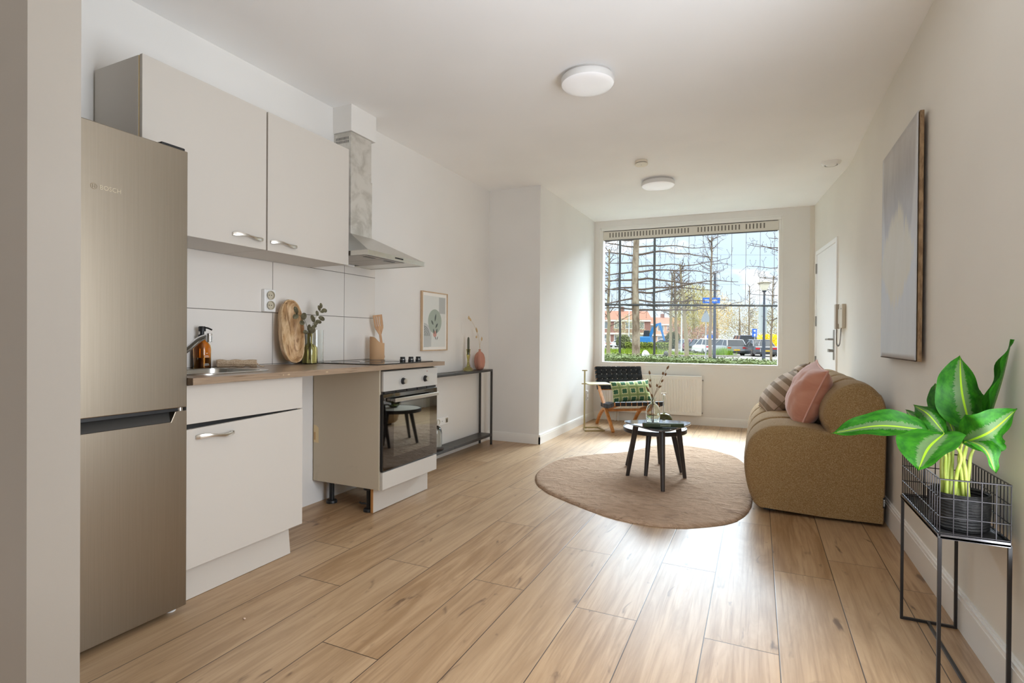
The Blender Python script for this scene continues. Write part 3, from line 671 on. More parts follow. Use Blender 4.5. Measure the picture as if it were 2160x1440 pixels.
for A, Bq in ((ro_b, ro_t), (ro_t, ri_t), (ri_t, ri_b)):
    for k in range(n): mb.f([A[k], A[(k + 1) % n], Bq[(k + 1) % n], Bq[k]])
mb.f(ro_b[::-1]); mb.f(ri_b)
uh = obj('utensil_holder', mb, flat('terracotta_tan', (206, 164, 122), 0.7), smooth=40); tag(uh, 'tan round holder with a slanted rim at the back of the hob', 'utensil holder')
mb = MB(); sl = [(-0.009, -0.29), (0.009, -0.29), (0.008, -0.15), (0.010, -0.11), (0.028, -0.07), (0.031, -0.05), (0.033, 0.03), (-0.033, 0.03), (-0.031, -0.05), (-0.028, -0.07), (-0.010, -0.11), (-0.008, -0.15)]
mb.M = Matrix.Translation((-2.478, 3.050, 1.190)) @ Matrix.Rotation(math.radians(6), 4, 'X') @ Matrix.Rotation(math.radians(-6), 4, 'Y') @ Matrix.Rotation(math.radians(-38), 4, 'Z')
def slab_with_slots(mb, xs, zs, x0, x1):
    pass
blade = [(-0.033, 0.03), (-0.031, -0.05), (-0.028, -0.07), (0.028, -0.07), (0.031, -0.05), (0.033, 0.03)]
mb.prism([(-0.009, -0.278), (0.009, -0.278), (0.0085, -0.11), (0.028, -0.066), (-0.028, -0.066), (-0.0085, -0.11)], -0.0035, 0.0035, lambda u, v, w: (w, u, v))
for a, b in ((-0.033, -0.0205), (-0.0165, -0.006), (-0.002, 0.0085), (0.0125, 0.033)):
    mb.prism([(a * 0.93, -0.05), (b * 0.93, -0.05), (b, 0.022), (a, 0.022)], -0.003, 0.003, lambda u, v, w: (w, u, v))
mb.prism([(-0.028, -0.067), (0.028, -0.067), (0.0307, -0.049), (-0.0307, -0.049)], -0.0033, 0.0033, lambda u, v, w: (w, u, v)); mb.prism([(-0.033, 0.021), (0.033, 0.021), (0.033, 0.033), (-0.033, 0.033)], -0.003, 0.003, lambda u, v, w: (w, u, v))
sp_ = obj('wooden_spatula', mb, M_OAKP, bevel=0.001); tag(sp_, 'slotted wooden spatula standing in the tan holder', 'spatula')
# ------------------------------------------------------------------ oven housing and oven
oh = thing('oven_cabinet', 'cream cabinet around the built-in oven at the end of the worktop', 'cabinet', (-2.28, 2.82, 0))
mb = MB(); y0, y1 = 2.522, 3.112
mb.box(-2.556, -2.036, y0, y0 + 0.016, 0.152, 0.872); mb.box(-2.556, -2.036, y1 - 0.016, y1, 0.152, 0.872); mb.box(-2.556, -2.036, y0 + 0.016, y1 - 0.016, 0.152, 0.168); mb.box(-2.556, -2.546, y0 + 0.016, y1 - 0.016, 0.168, 0.872)
MC = Mat('cream_carcass_scuffed', (196, 184, 162), 0.45, spec=0.4); v = MC.coord('Object'); e = MC.noise(v, 6, 4, 0.6, 0.5); MC.color(MC.mix(e.step(0.62, 0.78) * 0.35, (196, 184, 162), (168, 154, 130)))
obj('carcass', mb, MC.m, oh, bevel=0.001)
obj('filler_panel', B(-2.034, -2.014, y0 + 0.006, y1 - 0.001, 0.153, 0.256), M_CREAM, oh, bevel=0.0015)
obj('plinth', B(-2.112, -2.096, 2.545, 3.122, 0.003, 0.152), M_CREAM, oh)
mb = B(-2.1125, -2.0958, 2.5405, 2.5452, 0.003, 0.152); obj('plinth_edge', mb, flat('raw_chipboard', (178, 126, 70), 0.8), oh)
for (x, y) in ((-2.475, 2.600), (-2.150, 2.572), (-2.475, 3.05)):
    mb = MB(); mb.lathe([(0.034, 0), (0.034, 0.012), (0.030, 0.018), (0.016, 0.020), (0.016, 0.128), (0.034, 0.134), (0.034, 0.152)], (x, y, 0), 20); lg = obj('leg', mb, M_BLACK, oh, smooth=35)
mb = MB(); mb.tube([(-2.155, 2.570, 0.045), (-2.185, 2.545, 0.050), (-2.205, 2.552, 0.050)], 0.006, 8); obj('plinth_clip', mb, M_BLACK, oh, smooth=50)
mb = MB(); mb.prism([(-2.553, 0.395), (-2.512, 0.393), (-2.512, 0.487), (-2.532, 0.503), (-2.553, 0.506)], 2.5208, 2.5216, lambda u, v, w: (u, w, v)); lb = obj('paper_label', mb, flat('paper_yellowed', (222, 200, 156), 0.8), oh)
mb = MB()
for k in range(4): mb.box(-2.5495 + k * 0.0035, -2.5480 + k * 0.0035, 2.5203, 2.5207, 0.41, 0.46)
obj('print', mb, flat('print_ochre', (188, 140, 90), 0.8), lb)
ov = thing('built_in_oven', 'stainless steel built-in oven with mirror-dark glass door', 'oven', (-2.28, 2.82, 0.26))
obj('body', B(-2.54, -2.03, 2.540, 3.094, 0.266, 0.862), flat('galvanised_grey', (120, 118, 112), 0.5, 0.8), ov)
XO = -2.012
obj('control_panel', B(-2.029, XO, 2.530, 3.110, 0.738, 0.858), Mat('panel_steel', (206, 204, 199), 0.36, 0.35).m, ov, bevel=0.002)
MO = Mat('oven_glass_dark', (112, 112, 112), 0.03, 1.0); od = obj('oven_door', B(-2.029, XO, 2.530, 3.110, 0.264, 0.722), MO.m, ov, bevel=0.002)
obj('side_trim', B(-2.0295, -2.0135, 2.5245, 2.5295, 0.264, 0.722), M_BLACK, ov)
obj('inner_window', B(XO + 0.0001, XO + 0.0005, 2.628, 3.02, 0.335, 0.655), Mat('oven_window_tint', (138, 140, 138), 0.03, 1.0).m, od)
mb = MB()
for k in range(5): mb.box(XO - 0.016, XO - 0.003, 2.545 + k * 0.112, 2.545 + k * 0.112 + 0.104, 0.7235, 0.7365)
obj('vent_slot', mb, M_BLACK, ov)
mb = MB(); mb.box(XO + 0.028, XO + 0.042, 2.590, 3.066, 0.672, 0.694); mb.box(XO, XO + 0.030, 2.596, 2.616, 0.676, 0.690); mb.box(XO, XO + 0.030, 3.040, 3.060, 0.676, 0.690)
obj('handle', mb, M_STEEL_H, od, bevel=0.002)
for y in (2.720, 2.962):
    mb = MB(); mb.M = Matrix.Translation((XO, y, 0.790)) @ Matrix.Rotation(PI / 2, 4, 'Y')
    mb.lathe([(0.021, 0), (0.021, 0.004), (0.0175, 0.006), (0.0165, 0.022)], (0, 0, 0), 26, False); kn = obj('knob', mb, M_BLACK, ov, smooth=35)
    mb = MB(); mb.M = Matrix.Translation((XO, y, 0.790)) @ Matrix.Rotation(PI / 2, 4, 'Y'); mb.lathe([(0.0165, 0.018), (0.0168, 0.022), (0.0155, 0.0245), (0, 0.0245)], (0, 0, 0), 26); obj('knob_face', mb, M_STEEL_H, kn, smooth=35)
    mb = MB()
    for k in range(-3, 4):
        a = PI / 2 + k * 0.55; mb.box(XO, XO + 0.0004, y + 0.030 * math.cos(a) - 0.0010, y + 0.030 * math.cos(a) + 0.0010, 0.790 + 0.030 * math.sin(a) - 0.001, 0.790 + 0.030 * math.sin(a) + 0.001)
    obj('dial_mark', mb, M_DARKGREY, ov)
mb = MB(); mb.M = Matrix.Translation((XO, 2.985, 0.838)) @ Matrix.Rotation(PI / 2, 4, 'Y'); mb.lathe([(0.0032, 0), (0.0032, 0.001), (0, 0.001)], (0, 0, 0), 12); obj('pilot_lamp', mb, flat('pilot_red', (176, 60, 48), 0.4), ov)
# ------------------------------------------------------------------ wall cabinets
def wall_cab(y0, y1, label, h0, h1, hz):
    t = thing('wall_cabinet', label, 'wall cabinet', (-2.4, (y0 + y1) / 2, 1.49), group='cream wall cabinets above the worktop')
    obj('carcass', B(-2.553, -2.252, y0, y1, 1.494, 2.181), M_CREAM, t, bevel=0.0015)
    obj('edge_strip', B(-2.2515, -2.2495, y0 + 0.001, y1 - 0.001, 1.495, 2.180), flat('edge_yellowed', (196, 172, 124), 0.6), t)
    d = obj('door', B(-2.249, -2.230, y0 + 0.003, y1 - 0.003, 1.492, 2.184), M_CREAM, t, bevel=0.0015)
    obj('handle', handle_mb(-2.230, h0, h1, hz, hz), M_HANDLE, d, smooth=50)
wall_cab(1.293, 1.887, 'cream wall cabinet above the fridge edge and sink', 1.695, 1.862, 1.540)
wall_cab(1.890, 2.474, 'cream wall cabinet next to the cooker hood', 1.908, 2.075, 1.537)
# ------------------------------------------------------------------ cooker hood
hd = thing('cooker_hood', 'stainless steel chimney cooker hood above the hob', 'cooker hood', (-2.33, 2.78, 1.55))
y0, y1, xf, zb, zt = 2.479, 3.062, -2.092, 1.551, 1.580
mb = MB(); mb.hexa([(XW + 0.009, y0, zt), (xf, y0, zt), (xf, y1, zt), (XW + 0.009, y1, zt), (XW + 0.009, 2.690, 1.738), (-2.412, 2.690, 1.738), (-2.412, 2.908, 1.738), (XW + 0.009, 2.908, 1.738)])
obj('canopy', mb, M_STEEL_H, hd)
mb = MB(); mb.box(xf - 0.016, xf, y0, y1, zb, zt); mb.box(XW + 0.009, xf - 0.016, y0, y0 + 0.003, zb, zt); mb.box(XW + 0.009, xf - 0.016, y1 - 0.003, y1, zb, zt); mb.box(XW + 0.009, XW + 0.02, y0, y1, zb, zt)
obj('front_panel', mb, brushed('hood_steel', (214, 212, 206), 0.26, (4, 4, 200)), hd)
mb = MB()
for k in range(5): mb.box(xf, xf + 0.003, 2.742 + k * 0.0165, 2.754 + k * 0.0165, 1.562, 1.570)
obj('button', mb, M_BLACK, hd)
MFL = Mat('filter_mesh', (196, 190, 180), 0.4, 0.7); fx, fy_, _ = MFL.xyz(MFL.coord('Object')); gr = ((fx * 150.0).fract() - 0.5).abs().gt(0.3).max(((fy_ * 150.0).fract() - 0.5).abs().gt(0.3)); MFL.color(MFL.mix(gr, (206, 200, 190), (132, 126, 118)))
for a, b in ((2.500, 2.690), (2.694, 2.884)):
    fl_ = obj('grease_filter', B(-2.50, -2.135, a, b, 1.553, 1.558), MFL.m, hd); obj('filter_grip', B(-2.19, -2.165, a + 0.05, b - 0.05, 1.5515, 1.5535), M_DARKGREY, fl_)
obj('base_plate', B(XW + 0.02, xf - 0.016, 2.885, y1 - 0.003, 1.554, 1.560), M_STEEL_H, hd)
mb = MB(); mb.tube([(-2.535, 2.515, 1.553), (-2.535, 2.86, 1.553)], 0.009, 10); obj('lamp_tube', mb, M_WHITE, hd, smooth=50)
MCH = Mat('stained_steel', (206, 203, 195), 0.42, 0.45); v = MCH.coord('Object'); e = MCH.noise(v, 7, 5, 0.6, 0.6); MCH.color(MCH.mix(e.step(0.42, 0.66), (216, 213, 206), (190, 186, 177))); MCH.rough(e * 0.3 + 0.25)
obj('chimney', B(XW + 0.001, -2.416, 2.694, 2.904, 1.738, 2.12), MCH.m, hd, bevel=0.001)
ch = obj('chimney_top', B(XW + 0.001, -2.420, 2.698, 2.900, 2.12, 2.404), MCH.m, hd, bevel=0.001)
mb = MB()
for r in range(2):
    for k in range(10): mb.box(-2.545 + k * 0.0112, -2.541 + k * 0.0112, 2.6974, 2.6981, 2.335 + r * 0.022, 2.352 + r * 0.022)
obj('vent_slot', mb, M_BLACK, ch)
# ------------------------------------------------------------------ framed print
pf = thing('framed_print', 'framed botanical print with sage green circle above the console table', 'picture', (XW, 3.897, 1.20))
y0, y1, z0, z1 = 3.698, 4.096, 0.950, 1.456; x0 = XW + 0.002
M_FR = wood('oak_frame', (208, 182, 150), (192, 162, 128), (172, 140, 106), (40, 6, 6), 0.5); mb = MB(); t_ = 0.009
mb.box(x0, x0 + 0.022, y0, y1, z0, z0 + t_); mb.box(x0, x0 + 0.022, y0, y1, z1 - t_, z1); mb.box(x0, x0 + 0.022, y0, y0 + t_, z0 + t_, z1 - t_); mb.box(x0, x0 + 0.022, y1 - t_, y1, z0 + t_, z1 - t_)
obj('frame', mb, M_FR, pf, bevel=0.001)
obj('passe_partout', B(x0, x0 + 0.014, y0 + t_, y1 - t_, z0 + t_, z1 - t_), flat('mat_white', (240, 239, 234), 0.6), pf)
MP = Mat('print_paper', (218, 220, 214), 0.6); _, py, pz = MP.xyz(MP.coord('Object'))
Y = py * 1.0 + (3.897 - y0); Zz = pz * 1.0 + (1.20 - z0)       # object space sits at the frame's centre
W2, H2 = y1 - y0, z1 - z0
U = Y / W2; V = Zz / H2
def disc(cx, cz, r): 
    a = (U - cx) * W2; b = (V - cz) * H2; return (a * a + b * b).sqrt().lt(r)
def lf(cx, cz, ang, l, w):
    a = (U - cx) * W2; b = (V - cz) * H2; ca, sa = math.cos(ang), math.sin(ang); p = (a * ca + b * sa) / l; q = (b * ca - a * sa) / w
    return ((p * p) + (q.abs())).lt(1.0)
base = MP.mix(0.0, (220, 223, 219), (220, 223, 219))
stripes = (Y * 180.0).fract().gt(0.55)
in1 = U.gt(0.66) * U.lt(0.92) * V.gt(0.64) * V.lt(0.92); base = MP.mix(in1, base, MP.mix(stripes, (188, 192, 190), (176, 180, 178)))
in2 = U.gt(0.08) * U.lt(0.36) * V.gt(0.07) * V.lt(0.24); in2 = in2.max(disc(0.08, 0.24, 0.115) * U.gt(0.08)); base = MP.mix(in2, base, MP.mix(stripes, (196, 200, 198), (182, 186, 184)))
dd_ = (((U - 0.08) * W2) * ((U - 0.08) * W2) + ((V - 0.25) * H2) * ((V - 0.25) * H2)).sqrt(); arcs = ((dd_ * 75.0).fract()).lt(0.38) * dd_.lt(0.09) * U.gt(0.08) * V.gt(0.25); base = MP.mix(arcs, base, (92, 96, 94))
base = MP.mix(disc(0.50, 0.50, 0.105), base, (164, 176, 164)); base = MP.mix(disc(0.50, 0.285, 0.027), base, (200, 150, 138))
for a in ((0.52, 0.565, 1.30, 0.036, 0.010), (0.40, 0.48, 2.25, 0.026, 0.010), (0.57, 0.43, 0.85, 0.028, 0.010), (0.46, 0.33, 1.95, 0.026, 0.009), (0.57, 0.335, 1.2, 0.026, 0.009), (0.53, 0.215, 2.1, 0.018, 0.005), (0.60, 0.215, 1.2, 0.018, 0.005)): base = MP.mix(lf(*a), base, (86, 94, 90))
MP.color(base); obj('print', B(x0 + 0.014, x0 + 0.0146, y0 + 0.03, y1 - 0.03, z0 + 0.032, z1 - 0.036), MP.m, pf)
# ------------------------------------------------------------------ low wall plate
lo_ = thing('low_wall_plate', 'white three-part wall plate with data socket above the lower shelf', 'wall plate', (XW, 4.04, 0.31))
obj('cover_plate', B(XW + 0.0005, XW + 0.011, 3.93, 4.138, 0.281, 0.352), M_WHITE, lo_, bevel=0.003)
socket_disc(lo_, XW + 0.014, 3.966, 0.317, 0.022)
obj('antenna_hole', B(XW + 0.011, XW + 0.0125, 4.031, 4.037, 0.313, 0.319), M_BLACK, lo_); obj('data_socket', B(XW + 0.011, XW + 0.015, 4.090, 4.128, 0.296, 0.338), flat('socket_taupe', (168, 156, 134), 0.5), lo_, bevel=0.002)
obj('data_port', B(XW + 0.015, XW + 0.0155, 4.096, 4.110, 0.300, 0.326), M_BLACK, lo_)
# ------------------------------------------------------------------ console table and what stands on it
ct = thing('console_table', 'narrow black metal console table against the kitchen wall', 'console table', (-2.48, 4.0, 0))
M_CONS = Mat('blackened_metal', (64, 62, 60), 0.38, 0.35).m; x0, x1, y0, y1 = -2.552, -2.405, 3.30, 4.730
for (x, y) in ((x0, y0), (x1 - 0.018, y0), (x0, y1 - 0.018), (x1 - 0.018, y1 - 0.018)): obj('leg', B(x, x + 0.018, y, y + 0.018, 0, 0.731), M_CONS, ct, bevel=0.001)
obj('table_top', B(x0, x1, y0, y1, 0.731, 0.752), M_CONS, ct, bevel=0.0015)
obj('lower_shelf', B(x0 + 0.001, x1 - 0.001, y0, y1, 0.085, 0.110), M_CONS, ct, bevel=0.0015)
mb = MB(); mb.box(x1 - 0.0005, x1 + 0.0006, 4.004, 4.007, 0.731, 0.752); mb.box(x0, x1, 4.004, 4.007, 0.7518, 0.7525); obj('joint', mb, M_BLACK, ct)
mb = MB(); mb.box(x1 - 0.001, x1 + 0.0004, 4.004, 4.007, 0.085, 0.110); mb.box(x0, x1, 4.004, 4.007, 0.1098, 0.1104); obj('joint', mb, M_BLACK, ct)
cs = obj('glass_candlestick', hollow([(0.048, 0), (0.050, 0.006), (0.044, 0.022), (0.026, 0.036), (0.017, 0.044), (0.019, 0.052), (0.014, 0.062), (0.012, 0.085), (0.013, 0.110), (0.017, 0.135), (0.0185, 0.150), (0.016, 0.166), (0.019, 0.192), (0.0215, 0.205)], 0.005, (-2.475, 4.358, 0.7526)), glass('candlestick_olive', (224, 220, 166)), smooth=50)
tag(cs, 'olive green glass candlestick on the console table', 'candlestick')
cd = thing('taper_candle', 'dark olive taper candle in the glass candlestick', 'candle', (-2.475, 4.358, 0.93))
mb = MB(); mb.lathe([(0.0105, 0.905), (0.0115, 0.95), (0.0112, 1.045), (0.009, 1.062), (0.004, 1.070), (0, 1.071)], (-2.475, 4.358, 0), 18); obj('wax', mb, flat('wax_olive', (88, 88, 68), 0.5), cd, smooth=50)
mb = MB(); mb.tube([(-2.475, 4.358, 1.069), (-2.475, 4.358, 1.077)], 0.0008, 6); obj('wick', mb, M_BLACK, cd)
MPK = flat('terracotta_pink', (186, 130, 110), 0.55)
mb = MB(); n = 80; prof = [(0.022, 0), (0.036, 0.006), (0.049, 0.035), (0.055, 0.075), (0.053, 0.115), (0.043, 0.150), (0.026, 0.170), (0.013, 0.178), (0.010, 0.190), (0.0125, 0.200), (0.009, 0.2005), (0.0075, 0.190)]
rings = []
for r, z in prof:
    q5 = [r * (1 - (0.13 * abs(math.cos(2.5 * (2 * PI * k / n + 0.55))) ** 6 if 0.0 < z < 0.175 else 0)) for k in range(n)]; rings.append([mb.v((-2.478 + q5[k] * math.cos(2 * PI * k / n), 4.588 + q5[k] * math.sin(2 * PI * k / n), 0.7526 + z)) for k in range(n)])
for A, Bq in zip(rings, rings[1:]):
    for k in range(n): mb.f([A[k], A[(k + 1) % n], Bq[(k + 1) % n], Bq[k]])
mb.f(rings[0][::-1]); pv = obj('pink_vase', mb, MPK, smooth=50); tag(pv, 'terracotta pink lobed bud vase at the end of the console table', 'vase')
M_DRY = flat('dried_grass', (206, 178, 138), 0.9); M_DRYS = flat('dried_stem', (190, 164, 122), 0.8)
def bunny(name, label, stem, heads, group, mh=M_DRY, msx=M_DRYS, hr=0.0085):
    t = thing(name, label, 'dried stem', stem[0], group=group)
    mb = MB(); mb.tube(bez(stem, 6), 0.0011, 6); obj('stem', mb, msx, t, smooth=60)
    for hp, hd_, l in heads:
        d = Vector(hd_).normalized(); mb = MB(); mb.M = Matrix.Translation(hp) @ d.to_track_quat('Z', 'Y').to_matrix().to_4x4()
        mb.lathe([(0, 0), (hr * 0.7, l * 0.12), (hr, l * 0.4), (hr * 0.8, l * 0.7), (hr * 0.3, l * 0.93), (0, l)], (0, 0, 0), 10, False); obj('seed_head', mb, mh, t, smooth=60)
G_ = 'dried grass stems in the pink vase'
bunny('dried_grass_stem', 'tallest dried grass stem arching left from the pink vase', [(-2.478, 4.588, 0.77), (-2.478, 4.586, 0.965), (-2.475, 4.54, 1.08), (-2.47, 4.45, 1.19), (-2.47, 4.37, 1.245)], [((-2.47, 4.395, 1.222), (0, -0.65, 0.75), 0.045), ((-2.47, 4.352, 1.235), (0.2, -0.3, 0.9), 0.04)], G_)
bunny('dried_grass_stem', 'middle dried grass stem with one plump head from the pink vase', [(-2.476, 4.588, 0.77), (-2.476, 4.588, 0.965), (-2.47, 4.56, 1.06), (-2.465, 4.515, 1.12)], [((-2.465, 4.515, 1.115), (0, -0.5, 0.85), 0.060), ((-2.468, 4.50, 1.06), (0.2, -0.3, 0.9), 0.03)], G_)
bunny('dried_grass_stem', 'short upright dried grass stem in the pink vase', [(-2.480, 4.590, 0.77), (-2.480, 4.590, 0.965), (-2.475, 4.600, 1.02), (-2.47, 4.612, 1.045)], [((-2.47, 4.612, 1.035), (0, 0.05, 0.95), 0.042)], G_)
cg = thing('glass_cloche', 'small clear glass cloche on a dark base on the lower console shelf', 'cloche', (-2.478, 3.818, 0.1104))
mb = MB(); mb.lathe([(0.062, 0), (0.066, 0.006), (0.066, 0.014), (0.058, 0.018), (0, 0.018)], (-2.478, 3.818, 0.1106), 30); obj('base', mb, flat('base_dark_wood', (58, 48, 42), 0.5), cg, smooth=35)
mb = MB(); pr_ = [(0.050, 0.0), (0.050, 0.12), (0.047, 0.148), (0.036, 0.172), (0.018, 0.186), (0, 0.190)]; inn = [(max(r - 0.003, 0), z - (0.003 if z > 0.1 else 0)) for r, z in pr_]
mb.lathe(pr_ + inn[::-1], (-2.478, 3.818, 0.1288), 30, False); obj('dome', mb, M_GLASS_CLEAR, cg, smooth=50)
# ------------------------------------------------------------------ ceiling fittings
def ceiling_lamp(x, y, r, label):
    z = zc(y); t = thing('ceiling_lamp', label, 'ceiling lamp', (x, y, z), group='round white ceiling lamps')
    mb = MB(); mb.lathe([(r * 0.90, z - 0.022), (r * 0.90, z - 0.001)], (x, y, 0), 48); obj('base', mb, flat('lamp_base_grey', (196, 192, 188), 0.5), t, smooth=35)
    mb = MB(); mb.lathe([(r * 0.985, z - 0.020), (r, z - 0.024), (r, z - 0.050), (r * 0.985, z - 0.055)], (x, y, 0), 48, False); obj('rim', mb, flat('lamp_rim', (226, 225, 223), 0.4), t, smooth=35)
    MD = Mat('lamp_opal', (246, 246, 247), 0.25); MD.b.inputs['Emission Color'].default_value = (0.95, 0.97, 1.0, 1); MD.b.inputs['Emission Strength'].default_value = 0.14
    mb = MB(); mb.lathe([(r * 0.985, z - 0.053), (r * 0.96, z - 0.058), (r * 0.8, z - 0.064), (r * 0.5, z - 0.069), (r * 0.2, z - 0.071), (0, z - 0.0712)], (x, y, 0), 48, False); obj('diffuser', mb, MD.m, t, smooth=60)
ceiling_lamp(-0.905, 2.960, 0.152, 'round white ceiling lamp nearest the kitchen, the larger-looking one')
ceiling_lamp(-0.895, 5.270, 0.157, 'round white ceiling lamp further away near the window')
x, y = -0.925, 4.61; z = zc(y)
sd = thing('smoke_detector', 'small round cream smoke detector on the ceiling between the lamps', 'smoke detector', (x, y, z))
mb = MB(); mb.lathe([(0.050, z - 0.001), (0.053, z - 0.018), (0.054, z - 0.024)], (x, y, 0), 32); obj('base', mb, flat('detector_cream', (226, 216, 198), 0.5), sd, smooth=35)
mb = MB(); mb.lathe([(0.050, z - 0.024), (0.050, z - 0.029)], (x, y, 0), 32); obj('vent_gap', mb, M_BLACK, sd, smooth=35)
mb = MB(); mb.lathe([(0.055, z - 0.029), (0.056, z - 0.033), (0.052, z - 0.040), (0.03, z - 0.0415), (0, z - 0.042)], (x, y, 0), 32); obj('cap', mb, flat('detector_cap', (236, 230, 214), 0.45), sd, smooth=35)
mb = MB(); mb.lathe([(0.004, z - 0.0435), (0, z - 0.0436)], (x + 0.004, y - 0.02, 0), 10); obj('test_button', mb, M_DARKGREY, sd)
x, y = 0.560, 5.33; z = zc(y)
vt = thing('ceiling_vent', 'round white ventilation valve on the ceiling near the right wall', 'vent', (x, y, z))
mb = MB(); mb.lathe([(0.050, z - 0.026), (0.058, z - 0.028), (0.070, z - 0.016), (0.076, z - 0.004), (0.076, z - 0.0005)], (x, y, 0), 36, False); obj('ring', mb, M_WHITE, vt, smooth=40)
mb = MB(); mb.lathe([(0, z - 0.031), (0.034, z - 0.030), (0.044, z - 0.024), (0.030, z - 0.010), (0.006, z - 0.006), (0.006, z)], (x, y, 0), 30, False); obj('valve_disc', mb, M_WHITE, vt, smooth=40)
# ------------------------------------------------------------------ radiator
rd = thing('radiator', 'white ribbed panel radiator under the window', 'radiator', onw(0.75, 0.11, -0.06))
s0, s1, z0, z1 = 0.14, 1.362, 0.125, 0.611; M_RAD = flat('radiator_white', (240, 239, 235), 0.35)
mb = MB(); pitch = 0.0333; n = int((s1 - s0 - 0.04) / pitch); prof = []
s = s0 + 0.02
prof.append((s0, 0.0)); prof.append((s, 0.0))
for k in range(n):
    a = s + k * pitch; prof += [(a + 0.004, 0.0), (a + 0.008, 0.012), (a + 0.022, 0.012), (a + 0.027, 0.0)]
prof.append((s1, 0.0)); D0 = -0.085
za, zb_ = z0 + 0.035, z1 - 0.045
for (p, d), (q, e_) in zip(prof, prof[1:]):
    mb.f([mb.v(onw(p, za, D0 - d + 0.012)), mb.v(onw(q, za, D0 - e_ + 0.012)), mb.v(onw(q, zb_, D0 - e_ + 0.012)), mb.v(onw(p, zb_, D0 - d + 0.012))])
wbox(mb, s0, s1, z0, za, D0 + 0.0, D0 + 0.018); wbox(mb, s0, s1, zb_, z1 - 0.012, D0 + 0.0, D0 + 0.018); wbox(mb, s0, s1, za, zb_, D0 + 0.010, D0 + 0.018)
obj('front_panel', mb, M_RAD, rd)
mb = MB(); wbox(mb, s0 + 0.01, s1 - 0.01, z0, z1 - 0.012, -0.035, -0.022); obj('rear_panel', mb, M_RAD, rd)
mb = MB(); wbox(mb, s0 - 0.003, s1 + 0.003, z1 - 0.012, z1, D0 - 0.002, -0.018); obj('top_grille', mb, M_RAD, rd, bevel=0.003)
for a in (s0 - 0.003, s1): 
    mb = MB(); wbox(mb, a, a + 0.003, z0 + 0.01, z1 - 0.008, D0, -0.02); obj('side_panel', mb, M_RAD, rd)
mb = MB(); mb.tube([onw(s1, z1 - 0.05, -0.055), onw(s1 + 0.022, z1 - 0.05, -0.055)], 0.009, 10); mb.tube([onw(s1, z0 + 0.035, -0.055), onw(s1 + 0.018, z0 + 0.035, -0.055)], 0.009, 10); obj('plug', mb, M_HINGE, rd, smooth=40)
mb = MB()
for s in (s0 + 0.16, s0 + 0.20): mb.tube([onw(s, z0 + 0.02, -0.05), onw(s, 0.03, -0.05), onw(s, 0.0, -0.05)], 0.008, 10)
obj('pipe', mb, M_WHITE, rd, smooth=40)
for s in (0.3, 1.2):
    mb = MB(); wbox(mb, s, s + 0.03, 0.3, 0.5, -0.022, -0.001); obj('bracket', mb, M_WHITE, rd)
# socket low on the sunlit wall
ls = thing('white_wall_socket', 'small white double socket low on the sunlit wall behind the brass side table', 'socket', (XJ, 6.58, 0.33))
obj('cover_plate', B(XJ + 0.0005, XJ + 0.012, 6.545, 6.615, 0.275, 0.40), M_WHITE, ls, bevel=0.003)
for z in (0.305, 0.37): obj('pin_hole', MB().tube([(XJ + 0.0121, 6.58, z), (XJ + 0.0135, 6.58, z)], 0.010, 14), flat('socket_shade', (120, 116, 110), 0.5), ls)
# ------------------------------------------------------------------ folding chair with woven straps
ch0 = Vector((-1.872, 6.476, 0)); cdv = Vector((0.569, -0.822, 0)).normalized(); clv = Vector((0.822, 0.569, 0)).normalized(); CW = 0.585
def CP(s, l, z): p = ch0 + cdv * s + clv * l; return Vector((p.x, p.y, z))
M_TEAK = wood('teak_wood', (206, 142, 78), (184, 118, 58), (150, 92, 44), (20, 20, 5), 0.45)
M_STRAP = speckle('black_leather_strap', (40, 41, 45), (30, 31, 34), 80, 0.5, 0.1, 0.001)
chr_ = thing('folding_chair', 'teak folding lounge chair with woven black strap seat and back beside the window', 'chair', tuple(ch0 + cdv * 0.34 + clv * CW * 0.5))
for side, l in (('a', 0.012), ('b', CW - 0.012)):
    mb = MB(); mb.tube(bez([CP(0.668, l, 0.006), CP(0.53, l, 0.135), CP(0.384, l, 0.262), CP(0.255, l, 0.385), CP(0.168, l, 0.475), CP(0.108, l, 0.590), CP(0.062, l, 0.718)], 6), 0.0165, square=True, ref=clv); obj('leg', mb, M_TEAK, chr_, bevel=0.004)
    li = l + (0.034 if side == 'a' else -0.034)
    mb = MB(); mb.tube(bez([CP(0.004, li, 0.006), CP(0.10, li, 0.115), CP(0.22, li, 0.200), CP(0.36, li, 0.240), CP(0.52, li, 0.270), CP(0.728, li, 0.325)], 6), 0.0165, square=True, ref=clv); obj('leg', mb, M_TEAK, chr_, bevel=0.004)
mb = MB()
mb.tube([CP(0.730, 0.0, 0.332), CP(0.730, CW, 0.332)], 0.018, square=True, ref=(0, 0, 1)); obj('front_rail', mb, M_TEAK, chr_, bevel=0.004)
for s, z, nm in ((0.36, 0.215, 'cross_rail'), (0.30, 0.275, 'rear_rail'), (0.062, 0.705, 'top_rail'), (0.170, 0.452, 'lower_back_rail')):
    mb = MB(); mb.tube([CP(s, 0.02, z), CP(s, CW - 0.02, z)], 0.0145, square=True, ref=(0, 0, 1)); obj(nm, mb, M_TEAK, chr_, bevel=0.004)
